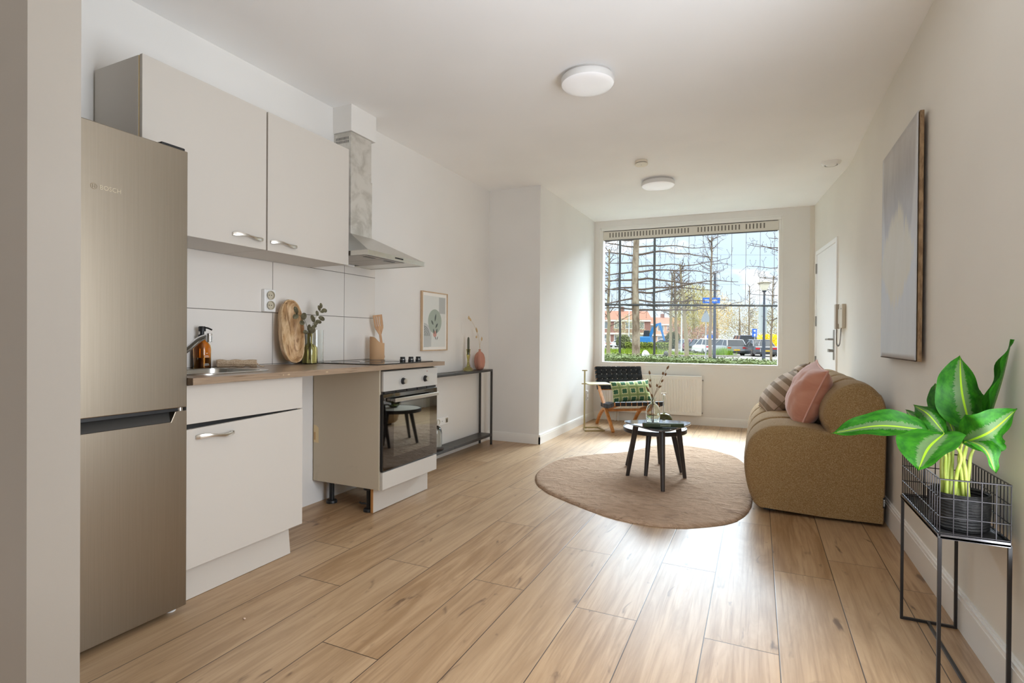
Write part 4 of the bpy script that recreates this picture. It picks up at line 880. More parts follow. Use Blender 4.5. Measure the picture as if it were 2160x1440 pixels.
def weave(mb, fn, nu, nv, amp=0.0035, fill=0.86):
    """nu straps running in v, nv straps running in u, passing over and under each other; fn(u, v) -> point, normal"""
    K = 6
    def strip(P0, P1): 
        for (a, b), (c_, d) in zip(zip(P0, P1), zip(P0[1:], P1[1:])): mb.f([mb.v(a), mb.v(b), mb.v(d), mb.v(c_)])
    for i in range(nu):
        a, b = (i + 0.5 - fill / 2) / nu, (i + 0.5 + fill / 2) / nu; A_, B_ = [], []
        for k in range(nv * K + 1):
            v = k / (nv * K); off = amp * math.cos(PI * (v * nv - 0.5) + PI * i)
            for L_, u in ((A_, a), (B_, b)): p, n_ = fn(u, v); L_.append(p + n_ * off)
        strip(A_, B_)
    for j in range(nv):
        a, b = (j + 0.5 - fill / 2) / nv, (j + 0.5 + fill / 2) / nv; A_, B_ = [], []
        for k in range(nu * K + 1):
            u = k / (nu * K); off = -amp * math.cos(PI * (u * nu - 0.5) + PI * j)
            for L_, v in ((A_, a), (B_, b)): p, n_ = fn(u, v); L_.append(p + n_ * off)
        strip(A_, B_)
backc = bez([(0.172, 0, 0.440), (0.128, 0, 0.545), (0.092, 0, 0.640), (0.068, 0, 0.716)], 8)
def back_fn(u, v):
    i = min(v * (len(backc) - 1), len(backc) - 1.001); k = int(i); p = backc[k].lerp(backc[k + 1], i - k)
    t = (backc[k + 1] - backc[k]).normalized(); nv_ = cdv * t.z - Vector((0, 0, 1)) * t.x
    return CP(p.x, CW * u, p.z) + nv_ * 0.021, nv_.normalized()
mb = MB(); weave(mb, back_fn, 9, 5); obj('woven_back', mb, M_STRAP, chr_, solid=0.0025, clean=False)
def wrap(fn_edge): pass
mb = MB()
for k in range(5):                               # straps wrapping round the uprights
    for u in (0.0, 1.0):
        v0, v1 = (k + 0.5 - 0.43) / 5, (k + 0.5 + 0.43) / 5
        p0, n0 = back_fn(u, v0); p1, n1 = back_fn(u, v1); sg = -1 if u == 0 else 1; w = clv * sg * 0.006
        mb.f([mb.v(p0), mb.v(p1), mb.v(p1 + w - n1 * 0.004), mb.v(p0 + w - n0 * 0.004)]); mb.f([mb.v(p0 + w - n0 * 0.004), mb.v(p1 + w - n1 * 0.004), mb.v(p1 + w - n1 * 0.042), mb.v(p0 + w - n0 * 0.042)])
obj('strap_wrap', mb, M_STRAP, chr_, solid=0.002, clean=False)
def seat_fn(u, v): 
    s = 0.285 + 0.445 * v; z = 0.302 + 0.052 * v - 0.028 * math.sin(PI * v); return CP(s, CW * u, z), Vector((0, 0, 1))
mb = MB(); weave(mb, seat_fn, 9, 6); 
for i in range(9):                               # straps folded over the front rail
    a, b = (i + 0.07) / 9, (i + 0.93) / 9
    q0 = [CP(0.730, CW * a, 0.354), CP(0.751, CW * a, 0.352), CP(0.753, CW * a, 0.310)]; q1 = [CP(0.730, CW * b, 0.354), CP(0.751, CW * b, 0.352), CP(0.753, CW * b, 0.310)]
    for k in range(2): mb.f([mb.v(q0[k]), mb.v(q1[k]), mb.v(q1[k + 1]), mb.v(q0[k + 1])])
for j in range(6):
    v0, v1 = (j + 0.07) / 6, (j + 0.93) / 6
    for u in (0, 1):
        p0, _ = seat_fn(u, v0); p1, _ = seat_fn(u, v1); w = clv * (-0.004 if u == 0 else 0.004)
        mb.f([mb.v(p0 + w), mb.v(p1 + w), mb.v(p1 + w - Vector((0, 0, 0.045))), mb.v(p0 + w - Vector((0, 0, 0.045)))])
obj('woven_seat', mb, M_STRAP, chr_, solid=0.0025, clean=False)
# ------------------------------------------------------------------ cushions
def pillow(name, label, M, w, h, t, mat, seam_mat=None, pinch=0.07, wr=0.006, seed=0, piping=0.0):
    mb = MB(); mb.M = M; N_ = 26
    def surf(sg):
        def fn(u, v):
            x, y = 2 * u - 1, 2 * v - 1
            px = x * (1 - pinch * (1 - y * y) ** 1.0 * (abs(x) ** 3)); py = y * (1 - pinch * (1 - x * x) * (abs(y) ** 3))
            k = max(0.0, (1 - abs(x) ** 2.6)) ** 0.55 * max(0.0, (1 - abs(y) ** 2.6)) ** 0.55
            nz = noise.noise(Vector((x * 2.1 + seed, y * 2.1, sg * 3.0))) * wr * 1.5 * k + noise.noise(Vector((x * 5 + seed, y * 5, sg))) * wr * 0.5 * k
            return (px * w / 2, py * h / 2, sg * (t / 2 * k + nz))
        return fn
    mb.grid(surf(1), N_, N_); mb.grid(surf(-1), N_, N_, flip=True)
    bmesh.ops.remove_doubles(mb.bm, verts=mb.bm.verts, dist=0.0005)
    o = obj(name, mb, mat, smooth=80, clean=False)
    mb = MB(); mb.M = M; f = surf(1); ed = [f(k / N_, 0) for k in range(N_)] + [f(1, k / N_) for k in range(N_)] + [f(1 - k / N_, 1) for k in range(N_)] + [f(0, 1 - k / N_) for k in range(N_)]
    mb.tube([(p[0], p[1], 0) for p in ed], 0.0035 if piping == 0 else piping, 6, closed=True)
    tag(o, label, 'cushion'); obj('seam', mb, seam_mat or mat, o, smooth=60); return o
# green patterned cushion
MGn = Mat('green_tile_fabric', (40, 120, 80), 0.85, spec=0.2); gu, gv, _ = MGn.xyz(MGn.coord('UV'))
cu_ = (gu * 4.6 + 0.15).fract() - 0.5; cv_ = (gv * 2.6 + 0.25).fract() - 0.5; au, av = cu_.abs(), cv_.abs()
def circ(du, dv, r): a = au - du; b = av - dv; return (a * a + b * b).sqrt().lt(r)
quat = circ(0.115, 0.115, 0.150); inner = au.max(av); quat_o = circ(0.115, 0.115, 0.170)
wv = ((gu * 4.6 * 6.28).sin() * 0.012); lines = (((inner - 0.36) * 11.0).abs().lt(0.32)) + (((inner - 0.445) * 11.0).abs().lt(0.30))
col = MGn.mix(inner.gt(0.335), (206, 206, 160), (72, 110, 56)); col = MGn.mix(lines.gt(0.5), col, (166, 178, 112)); col = MGn.mix(quat, col, (14, 92, 56)); 
nn = MGn.noise(MGn.coord('UV'), 260, 2, 0.5); MGn.color(MGn.mix(nn * 0.12, col, (230, 232, 206))); MGn.bump(nn, 0.2, 0.001)
cN = (cdv * 0.93 + Vector((0, 0, 0.30))).normalized(); cX = clv.copy(); cX = (cX + Vector((0, 0, 0.05))).normalized(); cN = (cN - cX * cN.dot(cX)).normalized(); cY = cN.cross(cX).normalized()
def frame_mat(o, X, Y, Z): return Matrix(((X.x, Y.x, Z.x, o.x), (X.y, Y.y, Z.y, o.y), (X.z, Y.z, Z.z, o.z), (0, 0, 0, 1)))
pillow('green_cushion', 'green and cream tile-patterned oblong cushion on the folding chair', frame_mat(CP(0.385, 0.335, 0.440), cX, cY, cN), 0.49, 0.258, 0.13, MGn.m, flat('cushion_cream_edge', (226, 224, 190), 0.8), seed=1)
# ------------------------------------------------------------------ brass side table
M_BRASS = Mat('pale_brass', (176, 164, 122), 0.32, 0.85).m
st_ = thing('brass_side_table', 'slim brass side table with an open square base left of the folding chair', 'side table', (-1.80, 5.99, 0))
bp = [(-1.880, 6.095), (-1.790, 5.868), (-1.598, 5.985), (-1.725, 6.172)]; q_ = 0.0075
mb = MB(); P4 = [(x, y, q_) for x, y in bp]
for a, b in zip(P4, P4[1:] + P4[:1]): mb.tube([a, b], q_, square=True, ref=(0, 0, 1))
obj('base', mb, M_BRASS, st_)
px_, py_ = -1.842, 6.000
mb = MB(); mb.tube([(px_, py_, 0.008), (px_, py_, 0.690)], q_, square=True, ref=(1, 0, 0)); obj('pole', mb, M_BRASS, st_)
mb = MB(); e1 = Vector((0.88, 0.48, 0)); mb.tube([Vector((px_, py_, 0.692)) - e1 * 0.03, Vector((px_, py_, 0.692)) + e1 * 0.03], 0.006, square=True, ref=(0, 0, 1)); obj('handle', mb, M_BRASS, st_)
mb = MB(); a_ = Vector((px_, py_, 0)); e2 = Vector((-e1.y, e1.x, 0)); tp_ = [a_ - e2 * 0.14 + e1 * 0.015, a_ - e2 * 0.14 + e1 * 0.285, a_ + e2 * 0.13 + e1 * 0.285, a_ + e2 * 0.13 + e1 * 0.015]
tp_ = [a_ + e1 * (0.015 + u) + e2 * v for u, v in rrect(0, 0.27, -0.14, 0.14, 0.03, 4)]
mb.prism([(p.x, p.y) for p in tp_], 0.532, 0.545); obj('table_top', mb, Mat('pale_brass_top', (206, 200, 168), 0.28, 0.75).m, st_, bevel=0.002)
mb = MB(); mb.tube([a_ - e1 * 0.035 + Vector((0, 0, 0.536)), a_ + e1 * 0.03 + Vector((0, 0, 0.536))], 0.006, square=True, ref=(0, 0, 1)); obj('bracket', mb, M_BRASS, st_)
# ------------------------------------------------------------------ rug
RO = [(-1.50, 3.66), (-1.585, 3.98), (-1.56, 4.32), (-1.40, 4.62), (-1.115, 4.90), (-0.925, 5.33), (-0.72, 5.49), (-0.41, 5.40), (-0.20, 5.19), (-0.075, 4.85), (-0.030, 4.30), (-0.028, 3.75), (-0.075, 3.45), (-0.17, 3.265), (-0.38, 3.105), (-0.58, 3.06), (-0.81, 3.11), (-1.11, 3.275), (-1.34, 3.44)]
ro_ = closed_curve([(a, b, 0) for a, b in RO], 8); cen = Vector((-0.72, 4.12, 0)); mb = MB(); nr = 46
rings = [[mb.v((cen.x, cen.y, 0.022))]]
def rug_h(x, y, t):
    h = 0.020 + 0.006 * noise.noise(Vector((x * 3.1, y * 3.1, 0))) + 0.005 * noise.noise(Vector((x * 9 + 3, y * 14, 1))) + 0.003 * noise.noise(Vector((x * 26, y * 40, 2)))
    return max(0.008, h) * (1.0 if t < 0.97 else max(0.25, 1 - ((t - 0.97) / 0.03) ** 2 * 0.75))
for i in range(1, nr + 1):
    t = (i / nr) ** 0.75; ring = []
    for k, p in enumerate(ro_):
        q = cen.lerp(p, t); 
        if i > nr - 2: q = q + Vector((noise.noise(Vector((k * 0.7, 1, i))), noise.noise(Vector((k * 0.7, 5, i))), 0)) * 0.004
        ring.append(mb.v((q.x, q.y, rug_h(q.x, q.y, t))))
    rings.append(ring)
last = [mb.v((v_.co.x, v_.co.y, 0.001)) for v_ in rings[-1]]; n = len(last)
for k in range(n): mb.f([rings[0][0], rings[1][k], rings[1][(k + 1) % n]])
for A_, B_ in zip(rings[1:], rings[2:] + [last]):
    for k in range(n): mb.f([A_[k], A_[(k + 1) % n], B_[(k + 1) % n], B_[k]])
mb.f(last[::-1])
MR = Mat('brown_fur', (150, 122, 100), 0.95, spec=0.15); v = MR.coord('Object', scale=(14, 44, 14)); v2 = MR.coord('Object', scale=(5, 9, 5)); v3 = MR.coord('Object', scale=(160, 260, 160))
a = MR.noise(v, 1.0, 4, 0.62, 1.0); b = MR.noise(v2, 1.0, 4, 0.6, 1.2); c_ = MR.noise(v3, 1.0, 2, 0.6)
MR.color(MR.mix(b.step(0.56, 0.78) * 0.6, MR.mix(a.step(0.30, 0.68), (184, 152, 124), (212, 180, 152)), (118, 88, 68))); MR.bump(a * 0.8 + c_ * 0.6 + b.step(0.4, 0.75) * 0.9, 1.0, 0.02)
MR.b.inputs['Sheen Weight'].default_value = 0.1; MR.b.inputs['Sheen Roughness'].default_value = 0.5
rug = obj('fur_rug', mb, MR.m, smooth=80); tag(rug, 'brown pebble-shaped fur rug under the coffee tables', 'rug')
# ------------------------------------------------------------------ coffee tables
M_DKWOOD = wood('dark_stained_wood', (58, 50, 46), (48, 41, 38), (38, 32, 30), (8, 8, 3), 0.4)
RZ = 0.022
def leg_cone(mb, top, foot, rt_=0.021, rb=0.014): mb.tube([foot, top], [rb, rt_], 14); return mb
t1 = thing('round_coffee_table', 'lower round coffee table with cream top and dark rim', 'coffee table', (-0.745, 4.33, RZ))
cx_, cy_ = -0.745, 4.330; R1 = 0.246; ZT = 0.356
for fx_, fy2 in ((-0.973, 4.362), (-0.768, 4.088), (-0.740, 4.556), (-0.535, 4.316)):
    d = Vector((fx_ - cx_, fy2 - cy_, 0)); mb = leg_cone(MB(), (cx_ + d.x * 0.68, cy_ + d.y * 0.68, ZT - 0.026), (fx_, fy2, RZ)); obj('leg', mb, M_DKWOOD, t1, smooth=50)
mb = MB(); mb.lathe([(0, ZT - 0.030), (R1 - 0.004, ZT - 0.030), (R1, ZT - 0.026), (R1, ZT + 0.004), (R1 - 0.008, ZT + 0.005), (R1 - 0.010, ZT - 0.003), (0, ZT - 0.003)], (cx_, cy_, 0), 56, False); obj('table_top', mb, M_DKWOOD, t1, smooth=35)
mb = MB(); mb.lathe([(0, ZT - 0.0028), (R1 - 0.0105, ZT - 0.0028), (R1 - 0.0105, ZT + 0.001), (0, ZT + 0.001)], (cx_, cy_, 0), 56, False); obj('inlay', mb, flat('cream_inlay', (232, 222, 204), 0.4), t1, smooth=35)
t2 = thing('triangular_coffee_table', 'higher dark coffee table with rounded triangular top holding the book', 'coffee table', (-0.655, 3.99, RZ))
ZT2 = 0.443; tri = closed_curve([(-0.905, 3.975, 0), (-0.893, 4.045, 0), (-0.72, 4.170, 0), (-0.555, 4.205, 0), (-0.462, 4.165, 0), (-0.452, 4.09, 0), (-0.50, 3.88, 0), (-0.555, 3.735, 0), (-0.62, 3.70, 0), (-0.70, 3.755, 0), (-0.83, 3.885, 0)], 7)
for fx_, fy2 in ((-0.893, 4.026), (-0.583, 3.724), (-0.491, 4.154)):
    d = Vector((fx_ + 0.655, fy2 - 3.975, 0)); mb = leg_cone(MB(), (-0.655 + d.x * 0.72, 3.975 + d.y * 0.72, ZT2 - 0.012), (fx_, fy2, RZ), 0.022, 0.014); obj('leg', mb, M_DKWOOD, t2, smooth=50)
M_TT = Mat('black_satin_top', (56, 57, 62), 0.08, spec=1.0); M_TT.b.inputs['Coat Weight'].default_value = 1.0; M_TT.b.inputs['Coat Roughness'].default_value = 0.06; M_TTOP = M_TT.m
mb = MB(); mb.prism([(p.x, p.y) for p in tri], ZT2 - 0.013, ZT2); obj('table_top', mb, M_TTOP, t2, bevel=0.004, smooth=35)
# glass bottle vase with bunny-tail stems
bx, by = -0.708, 4.035
gb = obj('clear_bottle_vase', hollow([(0.043, 0), (0.050, 0.006), (0.051, 0.06), (0.050, 0.095), (0.042, 0.120), (0.028, 0.134), (0.0175, 0.141), (0.0155, 0.150), (0.0155, 0.172), (0.022, 0.177), (0.0205, 0.184)], 0.0028, (bx, by, ZT2 + 0.0005), 40), glass('bottle_glass', (247, 250, 243)), smooth=50); tag(gb, 'clear glass bottle vase on the triangular coffee table', 'vase')
M_BUN = flat('bunny_tail_brown', (128, 94, 62), 0.95); M_BUNS = flat('bunny_stem', (122, 86, 56), 0.8); G2 = 'brown bunny tail stems in the clear bottle'
rv = Vector((0.907, 0.421, 0))
def rel(a, z, d=0.0): return (bx + rv.x * a - 0.42 * d, by + rv.y * a + 0.907 * d, z)
def bstem(label, top, heads):
    bunny('bunny_tail_stem', label, [rel(-top[0] * 0.15, ZT2 + 0.012), rel(0.0, ZT2 + 0.165), rel(top[0] * 0.45, ZT2 + 0.165 + (top[1] - ZT2 - 0.165) * 0.55), rel(top[0], top[1])], [(rel(a, z), (rv.x * dx, rv.y * dx, dz), l) for a, z, dx, dz, l in heads], G2, M_BUN, M_BUNS, 0.0075)
K = 4.13 / 1118.8
bstem('tallest bunny tail stem leaning right out of the clear bottle', (0.100, 0.842), [(0.100, 0.838, 0.5, 0.85, 0.034), (0.070, 0.796, 0.15, 0.95, 0.026), (0.088, 0.790, 0.3, 0.9, 0.024)])
bstem('bunny tail stem with one loose head right of the bottle', (0.062, 0.745), [(0.060, 0.742, 0.55, 0.8, 0.026)])
bstem('low bunny tail stem with two heads just right of the bottle neck', (0.046, 0.700), [(0.028, 0.706, 0.0, 1, 0.024), (0.036, 0.702, 0.9, 0.45, 0.030)])
bstem('upright bunny tail stem on the left with a pointed head', (-0.026, 0.800), [(-0.026, 0.798, -0.15, 1, 0.032), (-0.022, 0.745, 0.0, 1, 0.020)])
bstem('bushy bunny tail stem over the green cushion', (-0.040, 0.690), [(-0.030, 0.668, -0.45, 0.85, 0.052), (-0.018, 0.700, -0.35, 0.9, 0.036)])
bstem('short bunny tail stem right at the bottle mouth', (-0.012, 0.640), [(-0.004, 0.628, -0.35, 0.9, 0.030)])
# round flask with a clear neck, behind the bottle, on the lower table
fk = thing('round_flask_vase', 'round olive glass flask with a thin clear neck behind the clear bottle', 'vase', (-0.655, 4.365, ZT + 0.001))
fx_, fy2 = -0.680, 4.365
obj('body', hollow([(0.035, 0), (0.058, 0.018), (0.070, 0.045), (0.066, 0.078), (0.046, 0.103), (0.024, 0.113)], 0.003, (fx_, fy2, ZT + 0.0015), 36), glass('flask_olive', (150, 154, 112)), fk, smooth=60)
obj('neck', MB().lathe([(0.0225, 0.113), (0.010, 0.125), (0.0085, 0.20), (0.0085, 0.262), (0.022, 0.272), (0.0222, 0.274), (0.0075, 0.264), (0.0065, 0.2), (0.008, 0.127), (0.020, 0.115)], (fx_, fy2, ZT + 0.0015), 28, False), M_GLASS_CLEAR, fk, smooth=50)
# rolled green magazine with its loose cover flap
bk = thing('rolled_magazine', 'dark green rolled-up magazine with a loose dark flap on the triangular table', 'magazine', (-0.61, 3.83, ZT2))
A0, A1 = Vector((-0.722, 3.742, 0)), Vector((-0.462, 3.850, 0)); bd = (A1 - A0).normalized(); bn = Vector((-bd.y, bd.x, 0)); BLn = (A1 - A0).length; Zb = ZT2 + 0.0006
def roll(r0, r1, turns, s0, s1, ph, zc_):
    mb = MB(); n = int(40 * turns); pts = []
    for k in range(n + 1):
        a = ph + 2 * PI * turns * k / n; r = r0 + (r1 - r0) * k / n; pts.append((r * math.cos(a), r * math.sin(a)))
    for (n0, z0), (n1, z1) in zip(pts, pts[1:]):
        q = []
        for s_, nn2, zz in ((s0, n0, z0), (s1, n0, z0), (s1, n1, z1), (s0, n1, z1)): p = A0 + bd * s_ + bn * (nn2 + 0.018); q.append(mb.v((p.x, p.y, Zb + zc_ + zz)))
        mb.f(q)
    return mb
M_BOOK = flat('magazine_green', (66, 80, 58), 0.5)
cv_ = obj('cover', roll(0.0162, 0.0166, 1.0, 0, BLn, 0.6, 0.0170), M_BOOK, bk, smooth=60, clean=False, solid=0.0008)
obj('pages', roll(0.004, 0.0152, 3.6, 0.001, BLn - 0.003, 0.6, 0.0170), flat('page_red_brown', (142, 70, 60), 0.7), bk, smooth=60, clean=False, solid=0.0006)
rr2 = random.Random(4); mb = MB()
for k in range(7):
    s_ = BLn * 0.42 + k * 0.0105; h_ = 0.009 + 0.006 * rr2.random(); p = A0 + bd * s_ + bn * 0.0008; q = A0 + bd * (s_ + 0.007) + bn * 0.0008; zz = Zb + 0.017
    mb.hexa([(p.x, p.y, zz - h_ / 2), (q.x, q.y, zz - h_ / 2), (q.x + bn.x * 0.001, q.y + bn.y * 0.001, zz - h_ / 2), (p.x + bn.x * 0.001, p.y + bn.y * 0.001, zz - h_ / 2), (p.x, p.y, zz + h_ / 2), (q.x, q.y, zz + h_ / 2), (q.x + bn.x * 0.001, q.y + bn.y * 0.001, zz + h_ / 2), (p.x + bn.x * 0.001, p.y + bn.y * 0.001, zz + h_ / 2)])
obj('spine_print', mb, flat('spine_print_sage', (136, 142, 118), 0.6), cv_)
for dz_, k_ in ((0.0, 0.0), (0.006, 0.012)):
    mb = MB(); c_ = [A0 + bd * 0.004 + bn * 0.02, A0 + bd * (BLn * 0.5) + bn * 0.02, A0 + bd * (BLn * 0.42) + bn * (0.115 - k_ * 3), A0 - bd * (0.075 - k_ * 2) + bn * (0.150 - k_ * 4)]
    mb.f([mb.v((p.x, p.y, Zb + 0.0015 + dz_ * (0.3 if i < 2 else 1.6))) for i, p in enumerate(c_)]); obj('loose_sheet', mb, flat('sheet_dark', (52, 54, 58), 0.25), bk, solid=0.0012)
# ------------------------------------------------------------------ sofa: four upholstered channels
M_SOFA = Mat('ochre_boucle', (150, 116, 72), 0.95, spec=0.12); v = M_SOFA.coord('Object'); a = M_SOFA.noise(v, 330, 2, 0.7); b = M_SOFA.noise(v, 150, 2, 0.6)
M_SOFA.color(M_SOFA.mix(a.step(0.50, 0.70) * 0.8, M_SOFA.mix(b.step(0.4, 0.6), (142, 112, 72), (156, 127, 86)), (204, 180, 140))); M_SOFA.bump(a + b * 0.6, 0.55, 0.004)
M_SOFA.b.inputs['Sheen Weight'].default_value = 0.12; M_SOFA.b.inputs['Sheen Roughness'].default_value = 0.45
sofa = thing('channel_sofa', 'ochre boucle channel-tufted sofa along the beige wall', 'sofa', (0.30, 4.48, 0))
SP = [(0.012, 0.020), (-0.030, 0.060), (-0.062, 0.150), (-0.078, 0.265), (-0.070, 0.370), (-0.040, 0.455), (0.02, 0.512), (0.10, 0.540), (0.22, 0.545), (0.33, 0.532), (0.372, 0.520), (0.352, 0.580), (0.352, 0.645), (0.378, 0.715), (0.430, 0.778), (0.490, 0.812), (0.545, 0.820), (0.60, 0.800), (0.645, 0.750), (0.668, 0.680), (0.672, 0.600), (0.670, 0.30), (0.664, 0.020)]
def dense(P, seg):
    out = []
    for (a, b), (c_, d) in zip(P, P[1:]):
        L = math.hypot(c_ - a, d - b); k = max(1, int(L / seg))
        for i in range(k): out.append((a + (c_ - a) * i / k, b + (d - b) * i / k))
    out.append(P[-1]); return out
i_cut = 10
part_a = [(p.x, p.z) for p in bez([(a, 0, b) for a, b in SP[:i_cut + 1]], 4)]; part_b = [(p.x, p.z) for p in bez([(a, 0, b) for a, b in SP[i_cut:]], 4)]
prof = part_a + part_b[1:]
nn_ = len(prof)
def pnormal(i):
    a = prof[max(0, i - 1)]; b = prof[min(nn_ - 1, i + 1)]; t = Vector((b[0] - a[0], b[1] - a[1])); t.normalize(); return (-t.y, t.x)
nrmP = [pnormal(i) for i in range(nn_)]
Y0, YC, NC = 3.615, 0.43, 4
def channel(y0, y1, first, last):
    mb = MB(); rows = []
    st = []
    for k in range(15):
        t = k / 14; yy = y0 + (y1 - y0) * t
        e0 = 0.045; ins = 0.0
        d = min(t, 1 - t) * (y1 - y0)
        rr = 0.040
        if d < rr: ins = rr - math.sqrt(max(0, rr * rr - (rr - d) ** 2))
        ins = min(ins, 0.030)
        st.append((yy, ins + 0.010 * (abs(2 * t - 1) ** 2)))
    for yy, ins in st:
        row = []
        for i, (x, z) in enumerate(prof):
            nx, nz = nrmP[i]; lim = 0.35 if (z < 0.05 or x > 0.64) else (0.55 if abs(i - len(part_a)) < 3 else 1.0)
            row.append(mb.v((x - nx * ins * lim, yy, max(0.018, z - nz * ins * lim))))
        rows.append(row)
    for A_, B_ in zip(rows, rows[1:]):
        for i in range(nn_ - 1): mb.f([A_[i], A_[i + 1], B_[i + 1], B_[i]])
        mb.f([A_[-1], A_[0], B_[0], B_[-1]])
    ic_ = len(part_a) - 1
    for row, fl in ((rows[0], False), (rows[-1], True)):
        y = row[0].co.y; j = mb.v((0.36, y, 0.018)); ca, cb = mb.v((0.17, y, 0.28)), mb.v((0.52, y, 0.40))
        for cc_, loop in ((ca, row[:ic_ + 1] + [j]), (cb, row[ic_:] + [j])):
            for i in range(len(loop)):
                q = [cc_, loop[i], loop[(i + 1) % len(loop)]]; mb.f(q[::-1] if fl else q)
    return mb
for k in range(NC): obj('channel', channel(Y0 + k * YC, Y0 + (k + 1) * YC - 0.002, k == 0, k == NC - 1), M_SOFA.m, sofa, smooth=55)
for x, y in ((0.07, 3.72), (0.60, 3.72), (0.07, 5.24), (0.60, 5.24)): obj('foot', B(x - 0.03, x + 0.03, y - 0.03, y + 0.03, 0.0, 0.024), M_BLACK, sofa)
tg = obj('fabric_tag', MB().hexa([(0.6500, Y0 - 0.0015, 0.112), (0.6600, Y0 - 0.0015, 0.112), (0.6600, Y0 + 0.004, 0.112), (0.6500, Y0 + 0.004, 0.112), (0.6505, Y0 - 0.004, 0.172), (0.6605, Y0 - 0.004, 0.172), (0.6605, Y0 + 0.004, 0.172), (0.6505, Y0 + 0.004, 0.172)]), M_BLACK, sofa)
mb = MB()
for k in range(4): mb.box(0.6525, 0.6575, Y0 - 0.0050, Y0 - 0.0038, 0.124 + k * 0.010, 0.131 + k * 0.010)
obj('tag_print', mb, M_WHITE, tg)
# sofa cushions
MPi = Mat('blush_velvet', (198, 138, 114), 0.75, spec=0.2); MPi.b.inputs['Sheen Weight'].default_value = 0.4; v = MPi.coord('Object', scale=(3, 3, 6)); e = MPi.noise(v, 1.6, 2, 0.5, 1.0); MPi.bump(e, 0.35, 0.02); MPi.color(MPi.mix(e.step(0.3, 0.7), (192, 130, 106), (204, 146, 122)))
def axes(n, upv):
    Z_ = Vector(n).normalized(); Y_ = Vector(upv); Y_ = (Y_ - Z_ * Y_.dot(Z_)).normalized(); return Y_.cross(Z_), Y_, Z_
X_, Y_, Z_ = axes((-0.93, -0.10, 0.36), (0.30, -0.10, 0.95))
pillow('blush_cushion', 'plump blush pink velvet cushion leaning on the sofa back', frame_mat(Vector((0.303, 4.015, 0.705)), X_, Y_, Z_), 0.44, 0.42, 0.215, MPi.m, flat('blush_seam', (216, 164, 146), 0.7), seed=3, wr=0.010, pinch=0.10, piping=0.0055)
MSt = Mat('brown_striped_linen', (170, 148, 124), 0.9, spec=0.15); su, sv, _ = MSt.xyz(MSt.coord('UV')); ss_ = (sv * 5.0 + 0.2).fract().gt(0.5); nz = MSt.noise(MSt.coord('UV'), 300, 2, 0.5); MSt.color(MSt.mix(nz * 0.3, MSt.mix(ss_, (192, 170, 150), (124, 102, 78)), (206, 190, 172))); MSt.bump(nz, 0.2, 0.001)
M_SEAM = flat('linen_seam', (132, 112, 84), 0.9)
X_, Y_, Z_ = axes((-0.70, -0.16, 0.66), (0.58, 0.03, 0.74))
pillow('striped_cushion', 'brown striped linen cushion propped in front of the other striped one', frame_mat(Vector((0.175, 4.60, 0.655)), X_, Y_, Z_), 0.42, 0.40, 0.19, MSt.m, M_SEAM, seed=5)
X_, Y_, Z_ = axes((-0.85, 0.10, 0.50), (0.48, 0.05, 0.85))
pillow('striped_cushion', 'rear brown striped linen cushion mostly hidden behind the blush one', frame_mat(Vector((0.285, 5.02, 0.695)), X_, Y_, Z_), 0.42, 0.40, 0.17, MSt.m, M_SEAM, seed=9)
# ------------------------------------------------------------------ painting
pt = thing('canvas_painting', 'large abstract grey and cream canvas on the beige wall', 'painting', (0.68, 3.39, 1.55))
x0, x1, y0, y1, z0, z1 = 0.665, 0.682, 3.000, 3.770, 0.966, 2.122
MCa = Mat('raw_linen_edge', (150, 122, 90), 0.85); v = MCa.coord('Object', scale=(60, 60, 18)); e = MCa.noise(v, 1, 4, 0.6); MCa.color(MCa.mix(e.step(0.35, 0.65), (164, 136, 102), (124, 98, 70)))
obj('stretcher', B(x0, x1, y0, y1, z0, z1), MCa.m, pt, bevel=0.002)
for zz in (1.2, 1.9): obj('wall_batten', B(0.682, 0.6955, 3.15, 3.62, zz, zz + 0.03), MCa.m, pt)
MPa = Mat('abstract_paint', (190, 188, 188), 0.42); _, py, pz = MPa.xyz(MPa.coord('Object')); U = (py + 3.39 - y0) / (y1 - y0); V = (pz + 1.55 - z0) / (z1 - z0)
n1 = MPa.noise(MPa.coord('Object', scale=(3, 5, 1.6)), 1.6, 5, 0.6, 0.6); n2_ = MPa.noise(MPa.coord('Object', scale=(4, 22, 3.0)), 1.0, 4, 0.6)
col = MPa.mix(V.step(0.38, 0.62), (196, 204, 216), (186, 188, 196)); col = MPa.mix(V.step(0.62, 0.86) * 0.9, col, (158, 150, 148)); col = MPa.mix((V + n2_ * 0.18).step(0.86, 1.04), col, (190, 184, 178))
arch = (((U - 0.5) / 0.46).abs() * ((U - 0.5) / 0.46).abs() * ((U - 0.5) / 0.46).abs() + (((0.94 - V).max(0.0)) / 0.50) * (((0.94 - V).max(0.0)) / 0.50) + n1 * 0.35); col = MPa.mix(arch.step(1.05, 1.30), MPa.mix(0.35, col, (150, 146, 148)), MPa.mix(0.6, col, (206, 206, 206)))
ub = ((U - 0.54) / 0.50).abs(); blob = (ub * ub * 0.8 + (0.46 - V).max(0.0) / 0.20 * (ub * 0.5 + 0.75) + ((V - 0.40).max(0.0)) / 0.30 + (n1 - 0.5) * 0.9 + (n2_ - 0.5) * 0.5); col = MPa.mix(blob.step(0.75, 1.05), (214, 208, 192), col)
col = MPa.mix((V - 0.0).lt(0.005), col, (74, 64, 62)); col = MPa.mix(n1.step(0.35, 0.7) * 0.15, col, (236, 236, 236)); MPa.color(col); MPa.bump(n1 + n2_ * 0.3, 0.15, 0.004)
mb = MB()
